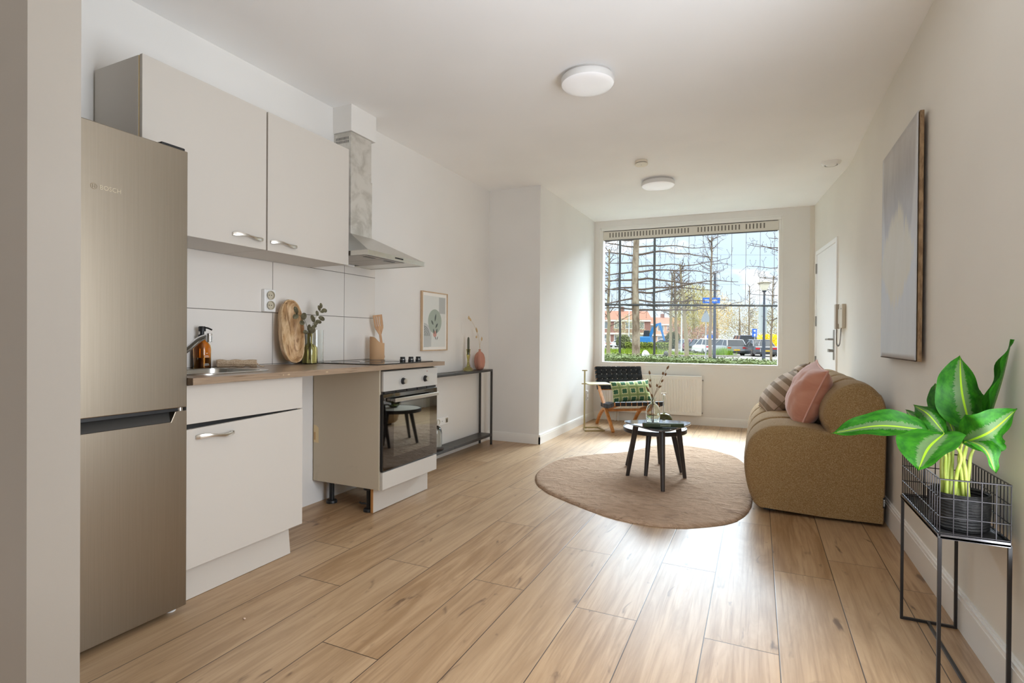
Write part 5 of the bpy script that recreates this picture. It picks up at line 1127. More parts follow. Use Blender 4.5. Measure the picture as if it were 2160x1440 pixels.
def dent(u, v):
    d = 0.0
    for cu_2, cv_2 in ((0.45, 0.70), (0.42, 0.105)):
        r2 = ((u - cu_2) / 0.10) ** 2 + ((v - cv_2) / 0.035) ** 2; d += 0.004 * math.exp(-r2)
    return (x0 - 0.0060 + d, y1 - (y1 - y0) * u, z0 + (z1 - z0) * v)
mb.grid(dent, 24, 36); obj('canvas', mb, MPa.m, pt, smooth=80, solid=0.001)
# ------------------------------------------------------------------ intercom handset
def onr(y, z, d=0.0):
    a, b = Vector((rwx(y - 0.05), y - 0.05, 0)), Vector((rwx(y + 0.05), y + 0.05, 0)); t = (b - a).normalized(); n = Vector((-t.y, t.x, 0)); p = Vector((rwx(y), y, 0)) + n * d; return (p.x, p.y, z)
def rbox(mb, y0, y1, z0, z1, d0, d1): return mb.hexa([onr(y0, z0, d0), onr(y1, z0, d0), onr(y1, z0, d1), onr(y0, z0, d1), onr(y0, z1, d0), onr(y1, z1, d0), onr(y1, z1, d1), onr(y0, z1, d1)])
ic = thing('intercom_phone', 'beige intercom handset with curly cord on the wall beside the door', 'intercom', onr(5.66, 1.28))
M_IC = flat('intercom_beige', (206, 196, 178), 0.45)
mb = MB(); rbox(mb, 5.560, 5.690, 1.175, 1.392, 0.001, 0.030); obj('base', mb, M_IC, ic, bevel=0.004)
mb = MB(); rbox(mb, 5.712, 5.765, 1.170, 1.398, 0.028, 0.050); rbox(mb, 5.712, 5.765, 1.352, 1.398, 0.016, 0.030); rbox(mb, 5.712, 5.765, 1.170, 1.216, 0.016, 0.030); rbox(mb, 5.685, 5.715, 1.26, 1.31, 0.002, 0.02)
obj('handset', mb, flat('handset_taupe', (186, 174, 160), 0.45), ic, bevel=0.003)
mb = MB(); mb.tube([onr(5.60, 1.350, 0.030), onr(5.60, 1.350, 0.032)], 0.007, 12); obj('button', mb, M_DARKGREY, ic)
mb = MB(); cc = bez([onr(5.735, 1.170, 0.036), onr(5.745, 1.10, 0.034), onr(5.735, 1.035, 0.034), onr(5.700, 1.012, 0.030), onr(5.665, 1.035, 0.026), onr(5.650, 1.11, 0.022), onr(5.662, 1.175, 0.016)], 26); hel = []
for i, p in enumerate(cc):
    a = i * 1.5; t = (cc[min(i + 1, len(cc) - 1)] - cc[max(0, i - 1)]).normalized(); n_ = t.orthogonal().normalized(); b_ = t.cross(n_); hel.append(p + n_ * 0.004 * math.cos(a) + b_ * 0.004 * math.sin(a))
mb.tube(hel, 0.0028, 5); obj('curly_cord', mb, flat('cord_grey_brown', (112, 104, 98), 0.5), ic, smooth=60)
# ------------------------------------------------------------------ plant stand, basket, pot and plant
ps = thing('plant_stand', 'black metal plant stand with a wire basket top by the right wall', 'plant stand', (0.59, 2.24, 0))
SX0, SX1, SY0, SY1, SZ = 0.506, 0.670, 2.010, 2.466, 0.470; q_ = 0.0045
for x, y in ((SX0, SY0), (SX1, SY0), (SX0, SY1), (SX1, SY1)): obj('leg', B(x - q_, x + q_, y - q_, y + q_, 0.0 if True else 0, SZ - 0.004), M_BLACKMETAL, ps)
mb = MB(); mb.box(SX0 + q_, SX1 - q_, SY1 - q_, SY1 + q_, 0, 0.009); mb.box(SX0 + q_, SX1 - q_, SY0 - q_, SY0 + q_, 0, 0.009); mb.box((SX0 + SX1) / 2 - q_, (SX0 + SX1) / 2 + q_, SY0 + q_, SY1 - q_, 0.0, 0.009)
obj('foot_bar', mb, M_BLACKMETAL, ps)
mb = MB(); mb.box(SX0 - 0.006, SX1 + 0.003, SY0 - 0.006, SY1 + 0.006, SZ - 0.006, SZ); obj('tray', mb, Mat('tray_black', (52, 50, 50), 0.4).m, ps)
mb = MB()
for a in ((SX0 - 0.006, SX0 - 0.001, SY0, SY1), (SX1 - 0.002, SX1 + 0.003, SY0, SY1), (SX0, SX1, SY0 - 0.006, SY0 - 0.001), (SX0, SX1, SY1 + 0.001, SY1 + 0.006)): mb.box(a[0], a[1], a[2], a[3], SZ - 0.008, SZ + 0.006)
obj('tray_rim', mb, Mat('rim_metal', (120, 118, 120), 0.2, 0.9).m, ps)
BX0, BX1, BY0, BY1, BZ = SX0 - 0.001, SX1 + 0.002, SY0 + 0.0, SY1 + 0.0, 0.642; wr_ = 0.0017
mb = MB()
for z, r in ((BZ, 0.0024), (SZ + 0.115, wr_), (SZ + 0.058, wr_), (SZ + 0.009, wr_)):
    cs_ = [(BX0, BY0, z), (BX1, BY0, z), (BX1, BY1, z), (BX0, BY1, z)]
    for a, b in zip(cs_, cs_[1:] + cs_[:1]): mb.tube([a, b], r, 6)
for k in range(19):
    y = BY0 + (BY1 - BY0) * k / 18
    for x in (BX0, BX1): mb.tube([(x, y, SZ + 0.001), (x, y, BZ)], wr_, 6)
for k in range(1, 5):
    x = BX0 + (BX1 - BX0) * k / 5
    for y in (BY0, BY1): mb.tube([(x, y, SZ + 0.001), (x, y, BZ)], wr_, 6)
obj('wire_basket', mb, Mat('basket_wire', (44, 40, 42), 0.3, 0.4).m, ps)
PC = Vector((0.583, 2.125, SZ))
MPt = Mat('black_woven_rope', (30, 29, 29), 0.6); _, _, pz = MPt.xyz(MPt.coord('Object')); w_ = MPt.noise(MPt.coord('Object', scale=(60, 60, 30)), 1.0, 2, 0.5); MPt.bump(((pz * 700.0 + w_ * 5.0).sin() * 0.5 + w_), 0.9, 0.004); MPt.color(MPt.mix(w_.step(0.4, 0.7), (24, 23, 23), (44, 42, 41)))
mb = MB(); mb.lathe([(0, 0), (0.064, 0), (0.074, 0.010), (0.077, 0.06), (0.0775, 0.115), (0.0755, 0.118), (0.0705, 0.115), (0.070, 0.095), (0, 0.092)], PC, 40, False)
pot = obj('plant_pot', mb, MPt.m, smooth=40); tag(pot, 'black woven rope plant pot inside the wire basket', 'plant pot')
pl = thing('potted_plant', 'leafy green plant with silver-striped leaves growing in the black pot', 'plant', (PC.x, PC.y, SZ + 0.092))
mb = MB(); mb.lathe([(0, 0.093), (0.069, 0.0935), (0.05, 0.100), (0, 0.103)], PC, 24, False); obj('soil', mb, speckle('potting_soil', (38, 30, 24), (22, 17, 13), 120, 0.95, 0.6, 0.004), pl, smooth=60)
MLf = Mat('variegated_leaf', (30, 110, 30), 0.5, spec=0.25); lu, lv, _ = MLf.xyz(MLf.coord('UV')); sa = (lu - 0.5).abs() * 2.0
nj = MLf.noise(MLf.coord('UV', scale=(2.0, 11, 1)), 5.0, 3, 0.7); nk = MLf.noise(MLf.coord('UV', scale=(3, 3, 1)), 2.0, 3, 0.6)
pale = (sa + nj * 0.60 - 0.30).lt(0.30) * lv.lt(0.93) * lv.gt(0.06)
vein = (((lv * 15.0 - sa * 3.2)).fract() - 0.5).abs().gt(0.46)
colr = MLf.mix(nk.step(0.3, 0.7), (20, 84, 10), (48, 118, 14)); colr = MLf.mix(vein * 0.30, colr, (14, 62, 18)); colr = MLf.mix(pale * 0.62, colr, (112, 130, 92)); colr = MLf.mix(sa.lt(0.045 ), colr, (150, 190, 38)); MLf.color(colr)
MLf.b.inputs['Subsurface Weight'].default_value = 0.0
tr2 = MLf.n('ShaderNodeBsdfTranslucent'); MLf.nt.links.new(colr, tr2.inputs[0]); mxs = MLf.n('ShaderNodeMixShader'); mxs.inputs[0].default_value = 0.22
MLf.nt.links.new(MLf.b.outputs[0], mxs.inputs[1]); MLf.nt.links.new(tr2.outputs[0], mxs.inputs[2]); MLf.nt.links.new(mxs.outputs[0], MLf.out.inputs[0]); MLf.bump(vein.step(0, 1), 0.15, 0.002)
MLd = MLf.m
CAMV = Vector((0, 0, CAM_H))
def leaf(mid, w, side, fold=0.25, wav=0.006, up_=None, seed=0, tipw=0.0):
    """broad pointed leaf along its midrib; side = direction of the blade's left-right axis"""
    m = bez([mid[0], mid[1], mid[2]], 12)[::-1]; n = len(m) - 1; S = Vector(side).normalized(); mb = MB(); rg = random.Random(seed)
    def fn(u, v):
        i = min(v * n, n - 1e-4); k = int(i); p = m[k].lerp(m[k + 1], i - k); t = (m[k + 1] - m[k]).normalized()
        s_ = (S - t * S.dot(t)).normalized(); nr = t.cross(s_)
        x = 2 * u - 1; prof_ = (math.sin(PI * min(1, v ** 0.80)) ** 0.72) * (1 - 0.25 * v) if 0 < v < 1 else 0.0
        if v > 0.90: prof_ *= max(0.0, (1 - v) / 0.10) ** 0.35
        hw = w * 0.55 * prof_
        wave = wav * math.sin(v * 17 + seed + (2 if x > 0 else 0)) * abs(x) ** 2
        return p + s_ * (x * hw * math.cos(fold * abs(x))) + nr * (abs(x) * hw * math.sin(fold) + wave)
    mb.grid(fn, 10, 26); return obj('leaf', mb, MLd, pl, smooth=80, clean=False)
leaf([(0.226, 2.088, 0.745), (0.358, 2.061, 0.785), (0.485, 2.053, 0.782)], 0.105, (0.10, -0.62, -0.78), 0.45, 0.005, seed=1)
leaf([(0.594, 2.172, 1.016), (0.583, 2.110, 0.905), (0.607, 2.115, 0.785)], 0.152, (0.93, 0.36, 0.06), 0.22, 0.004, seed=2)
leaf([(0.552, 2.262, 0.918), (0.556, 2.197, 0.856), (0.575, 2.14, 0.755)], 0.088, (0.88, 0.35, 0.30), 0.30, 0.004, seed=3)
leaf([(0.475, 2.182, 0.846), (0.497, 2.104, 0.826), (0.532, 2.076, 0.772)], 0.085, (0.55, 0.45, 0.70), 0.35, 0.004, seed=4)
leaf([(0.477, 2.293, 0.816), (0.481, 2.206, 0.800), (0.518, 2.135, 0.765)], 0.060, (0.6, 0.3, 0.74), 0.35, 0.004, seed=5)
leaf([(0.403, 1.794, 0.706), (0.440, 1.860, 0.756), (0.508, 1.985, 0.785)], 0.165, (0.80, -0.42, 0.08), 0.30, 0.005, seed=6)
leaf([(0.681, 2.045, 1.068), (0.672, 2.087, 0.934), (0.636, 2.092, 0.778)], 0.085, (0.18, 0.95, 0.10), 0.55, 0.006, seed=7)
leaf([(0.680, 2.000, 0.868), (0.612, 1.975, 0.800), (0.565, 2.035, 0.752)], 0.140, (0.30, 0.30, -0.90), 0.30, 0.005, seed=8)
leaf([(0.613, 1.938, 0.688), (0.598, 1.965, 0.748), (0.577, 2.03, 0.764)], 0.070, (0.75, 0.60, 0.25), 0.40, 0.004, seed=9)
leaf([(0.618, 2.075, 0.828), (0.592, 2.055, 0.797), (0.568, 2.055, 0.756)], 0.060, (0.5, 0.6, 0.62), 0.5, 0.003, seed=10)
MSm = Mat('pale_green_stem', (176, 194, 84), 0.45); _, _, zz_ = MSm.xyz(MSm.coord('Object')); e = MSm.noise(MSm.coord('Object', scale=(80, 80, 6)), 1, 2, 0.5); MSm.color(MSm.mix(e.step(0.3, 0.7), (156, 180, 66), (206, 212, 116)))
base_z = SZ + 0.098
for (bx_, by_), topp, midk in (((0.548, 2.112), (0.485, 2.053, 0.782), 0.02), ((0.575, 2.118), (0.607, 2.115, 0.785), 0.005), ((0.560, 2.120), (0.575, 2.14, 0.755), 0.0), ((0.545, 2.105), (0.532, 2.076, 0.772), 0.01), ((0.540, 2.125), (0.518, 2.135, 0.765), 0.01), ((0.562, 2.100), (0.508, 1.985, 0.785), 0.03), ((0.600, 2.125), (0.636, 2.092, 0.778), -0.01), ((0.592, 2.112), (0.565, 2.035, 0.752), -0.01), ((0.600, 2.105), (0.577, 2.03, 0.764), -0.01), ((0.585, 2.120), (0.568, 2.055, 0.756), 0.0)):
    b0 = Vector((bx_, by_, base_z)); tp2 = Vector(topp); md = b0.lerp(tp2, 0.55) + Vector((midk, 0.004, 0.03))
    mb = MB(); pth = bez([b0, b0.lerp(md, 0.5) + Vector((0, 0, 0.012)), md, tp2], 6); mb.tube(pth, [0.0068 - 0.0038 * i / (len(pth) - 1) for i in range(len(pth))], 8); obj('stem', mb, MSm.m, pl, smooth=60)
# a few crumbs of plaster on the floor
for k, (x, y) in enumerate(((-1.60, 1.02), (-1.74, 1.38))):
    mb = MB(); mb.ball((x, y, 0.003), 0.006, 0.004, 0.003, 7, 5); o = obj('plaster_crumb', mb, flat('plaster', (222, 196, 176), 0.9), smooth=50)
    tag(o, ('tiny plaster crumb on the floor nearest the fridge front', 'tiny plaster crumb on the floor by the fridge foot')[k], 'crumb', 'plaster crumbs on the floor')
# ================================================================== outdoors, seen through the window
GZ = -0.30
# ground
MGr = Mat('paving_grey', (128, 126, 123), 0.85); e = MGr.noise(MGr.coord('Object', scale=(0.8, 0.8, 1)), 2, 4, 0.6); MGr.color(MGr.mix(e.step(0.3, 0.7), (124, 122, 119), (140, 138, 134)))
tag(obj('street_ground', MB().prism([(-60, 7.5), (40, 7.5), (60, 190), (-120, 190)], GZ - 0.2, GZ), MGr.m), 'pale paved street and parking ground outside the window', 'street', kind='structure')
def grass_mat(name, c1, c2, c3, sc=1.5):
    M = Mat(name, c1, 0.9, spec=0.1); e = M.noise(M.coord('Object', scale=(sc, sc, sc)), 1.0, 5, 0.65); g = M.noise(M.coord('Object', scale=(sc * 9, sc * 9, sc * 9)), 1.0, 3, 0.6)
    M.color(M.mix(g.step(0.55, 0.75), M.mix(e.step(0.35, 0.65), c1, c2), c3)); return M.m
M_GRASS = grass_mat('verge_grass', (88, 112, 34), (122, 140, 44), (150, 152, 78))
def blades(mb, pts, h, w, r):
    for x, y, z in pts:
        a = r.random() * 2 * PI; dx, dy = math.cos(a) * w, math.sin(a) * w; hh_ = h * (0.5 + 0.8 * r.random()); lx, ly = (r.random() - 0.5) * hh_ * 0.7, (r.random() - 0.5) * hh_ * 0.7
        mb.f([mb.v((x - dx, y - dy, z)), mb.v((x + dx, y + dy, z)), mb.v((x + lx, y + ly, z + hh_))])
gr = random.Random(11)
def inpoly(x, y, P):
    c_ = False
    for (x1, y1), (x2, y2) in zip(P, P[1:] + P[:1]):
        if (y1 > y) != (y2 > y) and x < (x2 - x1) * (y - y1) / (y2 - y1) + x1: c_ = not c_
    return c_
def lawn(name, P, label, nb, h):
    mb = MB(); mb.prism(P, GZ - 0.02, GZ + 0.10); xs = [p[0] for p in P]; ys = [p[1] for p in P]; pts = []
    while len(pts) < nb:
        x, y = gr.uniform(min(xs), max(xs)), gr.uniform(min(ys), max(ys))
        if inpoly(x, y, P): pts.append((x, y, GZ + 0.08))
    blades(mb, pts, h, 0.03, gr); o = obj(name, mb, M_GRASS, clean=False); tag(o, label, 'grass', kind='stuff')
lawn('verge_grass', [(-22, 40.5), (-1.5, 46.5), (-2.6, 48.3), (-5.4, 50.8), (-8.8, 58), (-10.5, 65), (-27, 65)], 'sunny green grass verge between the street and the parked cars', 5200, 0.28)
tag(obj('kerb', MB().prism([(-22, 40.0), (-1.3, 46.1), (-1.3, 46.35), (-22, 40.3)], GZ, GZ + 0.14), flat('kerb_stone', (150, 146, 138), 0.8)), 'grey kerb edging the grass verge', 'kerb', kind='structure')
mb = MB(); blades(mb, [(-2.55 + gr.gauss(0, 0.35), 46.9 + gr.gauss(0, 0.35), GZ + 0.1) for _ in range(420)], 0.62, 0.02, gr); tag(obj('tall_grass_clump', mb, grass_mat('tall_grass', (92, 132, 30), (126, 160, 50), (150, 170, 70)), clean=False), 'bright green tall grass clump at the end of the verge', 'grass', kind='stuff')
# hedge directly below the window
mb = MB(); hr_ = random.Random(21); HX0, HX1 = -3.4, 1.4
def hy0(x): return 7.52 + 0.063 * (x + 2)
mb.grid(lambda u, v: ((HX0 + (HX1 - HX0) * u), hy0(HX0 + (HX1 - HX0) * u) + 0.75 * v, GZ + (1.100 - 0.022 * (-1.4 + 4.8 * u) if 0 < v < 1 else 0.0) * 1.0 + 0.03 * noise.noise(Vector((u * 30, v * 6, 0)))), 90, 6)
for _ in range(20000):
    x = hr_.uniform(HX0, HX1); y = hy0(x) + hr_.random() * 0.78; ht = 1.135 + 0.035 * noise.noise(Vector((x * 5, y * 5, 0))) - 0.022 * (x + 2.0); z = GZ + hr_.uniform(ht - 0.11, ht) + (0.02 if hr_.random() < 0.05 else 0)
    a = hr_.random() * 2 * PI; t = hr_.uniform(-0.6, 0.9); d = Vector((math.cos(a), math.sin(a), t)).normalized(); s_ = d.cross(Vector((hr_.random() - 0.5, hr_.random() - 0.5, 1))).normalized(); l = hr_.uniform(0.018, 0.034); w = l * 0.36; c = Vector((x, y, z))
    mb.f([mb.v(c - d * l * 0.5), mb.v(c + s_ * w), mb.v(c + d * l * 0.5), mb.v(c - s_ * w)])
tag(obj('low_hedge', mb, grass_mat('hedge_leaf', (72, 82, 46), (94, 104, 58), (128, 130, 90), 14), clean=False), 'low clipped green hedge right outside the window', 'hedge')
# ------------------------------------------------------------------ trees
M_BARK = Mat('pale_bark', (132, 118, 100), 0.9).m; M_BRANCH = flat('branch_brown', (92, 78, 66), 0.9); M_BARKD = flat('bark_grey_brown', (122, 108, 88), 0.9); M_BARKG = flat('bark_green_grey', (132, 122, 96), 0.9)
MBk = Mat('trained_tree_bark', (132, 118, 100), 0.9); e = MBk.noise(MBk.coord('Object', scale=(5, 5, 2)), 1.5, 5, 0.6); MBk.color(MBk.mix(e.step(0.40, 0.62), (150, 138, 118), (104, 88, 70))); MBk.bump(e, 0.5, 0.02)
def wander(mb, p, d, L, r0, rg, wob=0.35, twigs=True, keep=None, depth=0):
    """a crooked branch with short side twigs and knuckles"""
    p = Vector(p); d = Vector(d).normalized(); n = max(4, int(L / 0.16)); pts = [p.copy()]; rs = [r0]; dd_ = d.copy()
    for i in range(n):
        dd_ = (dd_ + Vector((rg.gauss(0, wob * 0.35), rg.gauss(0, wob * 0.25), rg.gauss(0, wob * 0.5)))).normalized()
        if keep: dd_ = (dd_ + Vector(keep) * 0.45).normalized()
        p = p + dd_ * (L / n); pts.append(p.copy()); rs.append(max(0.0035, r0 * (1 - 0.75 * (i + 1) / n)))
        for _t in range(2 if twigs and rg.random() < 0.8 else 0):
            td = Vector((rg.gauss(0, 0.5), rg.gauss(0, 0.3), rg.choice([-1, 1]) * rg.uniform(0.3, 1.0))).normalized(); tl = rg.uniform(0.08, 0.32)
            a = p; b = a + td * tl * 0.5 + Vector((rg.gauss(0, 0.03), 0, rg.gauss(0, 0.02))); c_ = b + (td + Vector((rg.gauss(0, 0.6), 0, rg.gauss(0, 0.6)))).normalized() * tl * 0.5
            mb.tube([a, b, c_], [0.005, 0.004, 0.003], 4); mb.ball(c_, 0.010, 0.010, 0.012, 5, 3)
            if rg.random() < 0.4: mb.tube([b, b + Vector((rg.gauss(0, 0.06), 0, rg.uniform(-0.12, 0.12)))], [0.004, 0.003], 4)
    mb.tube(pts, rs, 6); return pts
rowd = Vector((5.47, 2.54, 0)).normalized()                     # direction of the trained row, parallel to the window
def trained_tree(name, label, base, zs, reach_l, reach_r, seed, r0=0.118, ztop=5.2):
    rg = random.Random(seed); t = thing(name, label, 'tree', (base[0], base[1], GZ), group='trained trees outside the window')
    bx_, by_ = base; mb = MB(); pts = [Vector((bx_ + 0.02 * math.sin(z * 1.7), by_, z)) for z in [GZ + (ztop - GZ) * k / 14 for k in range(15)]]
    mb.tube(pts, [r0 * (1.04 - 0.42 * (k / 14)) * (1 + 0.05 * math.sin(k * 2.3)) for k in range(15)], 14); obj('trunk', mb, MBk.m, t, smooth=70)
    mb = MB()
    for z, dz in zs:
        for sg, L in ((-1, reach_l), (1, reach_r)):
            if L <= 0: continue
            wander(mb, (bx_, by_, z + rg.gauss(0, 0.04)), rowd * sg + Vector((0, 0, dz * sg * 0.3)), L * rg.uniform(0.75, 1.05), 0.026 * rg.uniform(0.8, 1.25), rg, 0.33, True, rowd * sg)
    obj('branch', mb, M_BRANCH, t, smooth=60)
trained_tree('trained_tree', 'thick pale trunk of the trained tree left in the window view', (-3.15, 15.07), [(3.95, 0.2), (3.72, -0.2), (3.40, 0.25), (3.18, 0), (2.94, -0.15), (2.72, 0.15), (2.52, -0.2), (2.36, 0.1), (2.18, 0), (2.05, -0.1), (1.90, 0)], 1.35, 2.9, 5)
trained_tree('trained_tree', 'trained tree whose bare branches enter the window view from the right', (2.15, 17.53), [(4.0, 0.1), (3.75, -0.1), (3.45, 0.15), (3.15, 0), (2.85, -0.1), (2.62, 0.1), (2.34, -0.1), (2.1, 0.0), (1.95, 0)], 2.6, 0.6, 9)
fr2 = thing('training_frame', 'dark steel posts, bar and wires of the tree training frame', 'frame', (-3.1, 15.0, GZ))
M_POST = flat('post_green_grey', (46, 48, 46), 0.65)
def onrow(s): p = Vector((-3.15, 15.07, 0)) + rowd * s; return p
for s in (-0.47, 0.50, 5.6):
    mb = MB(); p = onrow(s) - Vector((-rowd.y, rowd.x, 0)) * 0.10; mb.tube([(p.x, p.y, GZ), (p.x + 0.015, p.y, 1.3), (p.x - 0.01, p.y, 2.2), (p.x, p.y, 5.0)], 0.033, 10); obj('post', mb, M_POST, fr2, smooth=50)
mb = MB(); a, b = onrow(-1.6), onrow(5.8); mb.tube([(a.x, a.y - 0.12, 2.03), (b.x, b.y - 0.12, 2.03)], 0.027, 8); obj('cross_bar', mb, M_POST, fr2)
mb = MB()
for k in range(16): 
    p = onrow(-1.3 + 0.40 * k); mb.tube([(p.x, p.y - 0.12, 2.03), (p.x + 0.01, p.y - 0.12, 5.0)], 0.0055, 4)
for z in (2.62, 3.45): mb.tube([(a.x, a.y - 0.12, z), (b.x, b.y - 0.12, z)], 0.0025, 4)
obj('wire', mb, M_BRANCH, fr2)
def bare_tree(label, base, h, r0, seed, crown=0.35, nb=26, lean=0.0, mat=None, group='bare street trees behind the trained row', spread=1.0, up_=0.6, name='bare_tree'):
    rg = random.Random(seed); t = thing(name, label, 'tree', (base[0], base[1], GZ), group=group); bx_, by_ = base
    mb = MB(); P_ = [Vector((bx_ + lean * (k / 8) ** 1.3 + rg.gauss(0, 0.02), by_, GZ + h * k / 8)) for k in range(9)]; mb.tube(P_, [r0 * (1.05 - 0.7 * k / 8) for k in range(9)], 10); obj('trunk', mb, mat or M_BARKD, t, smooth=70)
    mb = MB()
    for i in range(nb):
        f = crown + (1 - crown) * (i / nb) ** 0.9; k = f * 8; q = P_[min(7, int(k))].lerp(P_[min(8, int(k) + 1)], k - int(k)); a = rg.random() * 2 * PI
        L = h * 0.26 * spread * (1.25 - f * 0.75) * rg.uniform(0.6, 1.2); d = Vector((math.cos(a), math.sin(a) * 0.7, up_ + rg.gauss(0, 0.25)))
        pts = wander(mb, q, d, L, r0 * 0.24, rg, 0.42, False)
        for m in range(4):
            q2 = pts[rg.randrange(len(pts) // 3, len(pts))]; wander(mb, q2, (rg.gauss(0, 1), rg.gauss(0, 0.7), rg.gauss(0.3, 0.7)), L * rg.uniform(0.25, 0.55), r0 * 0.10, rg, 0.5, False)
    obj('branch', mb, M_BRANCH, t, smooth=60); return t
bare_tree('slender brown street tree behind the dark sign pole', (-2.05, 26.62), 6.2, 0.085, 31, 0.66, 20, 0.0)
bare_tree('grey street tree at the far left edge of the window view', (-6.41, 24.59), 5.6, 0.10, 32, 0.35, 24, 0.0, M_BARKG)
bare_tree('thin street tree, first of three left of the triangular sign', (-6.01, 41.31), 6.4, 0.12, 33, 0.50, 22, 0.1, M_BARKG)
bare_tree('thin street tree in the middle of three left of the triangular sign', (-5.56, 41.52), 6.6, 0.13, 34, 0.45, 24, -0.25, M_BARKG)
bare_tree('leaning street tree, nearest of three left of the triangular sign', (-4.60, 39.72), 6.8, 0.16, 35, 0.45, 24, -0.55, M_BARKG)
bare_tree('thin bare tree behind the dark van', (-0.91, 62.7), 7.2, 0.10, 36, 0.25, 26, 0.0)
bare_tree('thin bare tree right of the lamp post', (0.78, 38.95), 5.6, 0.075, 37, 0.30, 24, 0.1)
# leafy and hazy trees at the back
def hazy_tree(name, label, base, h, w, cols, seed, n=1500, droop=0.0, zlow=0.18, size=0.17):
    n = int(n * 2.3); size = size * 0.75 if droop else size
    rg = random.Random(seed); t = thing(name, label, 'tree', (base[0], base[1], GZ), group='spring trees behind the car park'); bx_, by_ = base
    mb = MB(); mb.tube([(bx_, by_, GZ), (bx_ + 0.1, by_, GZ + h * 0.45), (bx_, by_, GZ + h * 0.85)], [h * 0.025, h * 0.018, h * 0.006], 8); obj('trunk', mb, M_BARKD, t, smooth=60)
    mb = MB()
    for i in range(n):
        while True:
            x, y, z = rg.uniform(-1, 1), rg.uniform(-1, 1), rg.uniform(-1, 1)
            if x * x + y * y + z * z < 1 and rg.random() < 0.35 + 0.65 * (0.5 + 0.5 * noise.noise(Vector((x * 2.2 + seed, y * 2.2, z * 2.2)))): break
        c = Vector((bx_ + x * w / 2, by_ + y * w / 2, GZ + h * zlow + (z + 1) / 2 * h * (1 - zlow))); l = size * rg.uniform(0.5, 1.4)
        d = Vector((rg.gauss(0, 1), rg.gauss(0, 1), rg.gauss(0, 1) - 3 * droop)).normalized(); s_ = d.orthogonal().normalized() * l * (0.14 if droop else 0.28)
        mb.f([mb.v(c - d * l * (1.6 if droop else 0.6)), mb.v(c + s_), mb.v(c + d * l * (1.6 if droop else 0.6)), mb.v(c - s_)])
    obj('foliage', mb, grass_mat('foliage_' + name, cols[0], cols[1], cols[2], 0.8), t, clean=False)
YG = ((158, 150, 88), (178, 168, 104), (192, 182, 128)); BR = ((156, 142, 108), (174, 158, 124), (188, 174, 140)); RB = ((140, 104, 90), (160, 124, 106), (176, 146, 120)); OR = ((180, 152, 92), (194, 168, 110), (202, 182, 136))
hazy_tree('willow_tree', 'yellow-green weeping willow in the middle distance', (-10.6, 99.9), 11.5, 8.5, YG, 51, 2600, 0.8, 0.02, 0.34)
hazy_tree('spring_tree', 'orange-tinged spring tree beneath the blue street sign', (-6.4, 92), 9.6, 5.5, OR, 52, 1500)
hazy_tree('spring_tree', 'olive brown spring tree behind the parked silver hatchback', (-2.9, 96), 8.2, 7.0, BR, 53, 1700, 0, 0.05)
hazy_tree('spring_tree', 'olive spring tree behind the dark blue van', (0.8, 100), 7.4, 6.5, ((142, 134, 78), (164, 152, 94), (186, 172, 116)), 54, 1500, 0, 0.05)
hazy_tree('spring_tree', 'lighter olive spring tree at the right edge of the view', (5.2, 98), 5.2, 6.5, BR, 55, 1300, 0, 0.05)
hazy_tree('spring_tree', 'yellow-green spring tree between willow and street sign', (-6.9, 104), 9.0, 7.5, YG, 56, 1700, 0, 0.04)
hazy_tree('spring_tree', 'pale bushy tree in front of the terraced houses', (-21.5, 97), 6.0, 6.0, ((150, 148, 112), (172, 166, 130), (190, 184, 152)), 57, 1000, 0, 0.08)
hazy_tree('red_bud_shrub', 'reddish budding shrub right of the blue excavator', (-12.2, 93), 4.6, 4.6, RB, 58, 900, 0, 0.0)
hazy_tree('red_bud_shrub', 'reddish brown shrub below the triangular sign', (-7.2, 84), 3.8, 4.0, RB, 59, 900, 0, 0.0)
hazy_tree('dark_shrub', 'dark green shrub between the excavator and the thin trees', (-11.2, 79), 2.6, 2.2, ((66, 76, 48), (84, 90, 58), (110, 108, 80)), 60, 700, 0, 0.0, 0.2)
hazy_tree('dark_shrub', 'small dark shrub in front of the white cars on the left', (-16.2, 70), 2.0, 2.0, ((96, 104, 70), (112, 118, 82), (136, 138, 100)), 61, 600, 0, 0.0, 0.2)
hazy_tree('yellow_forsythia', 'bright yellow forsythia bush at the right edge of the view', (1.2, 66), 2.1, 4.4, ((222, 178, 24), (236, 196, 40), (240, 210, 80)), 62, 900, 0, 0.05, 0.2)
mb = MB(); gr2 = random.Random(8)
for _ in range(1500):
    c = Vector((gr2.uniform(-15, -9.6), 0, 0)); c.y = 66 + gr2.uniform(-0.5, 0.5); c.z = GZ + gr2.uniform(0.1, 1.0); d = Vector((gr2.gauss(0, 1), gr2.gauss(0, 1), gr2.gauss(0, 1))).normalized(); s_ = d.orthogonal().normalized() * 0.07; l = 0.16
    mb.f([mb.v(c - d * l), mb.v(c + s_), mb.v(c + d * l), mb.v(c - s_)])
tag(obj('low_shrub_row', mb, grass_mat('shrub_row', (92, 110, 44), (120, 128, 62), (150, 140, 90)), clean=False), 'low green shrub row behind the grass verge', 'shrubs', kind='stuff')
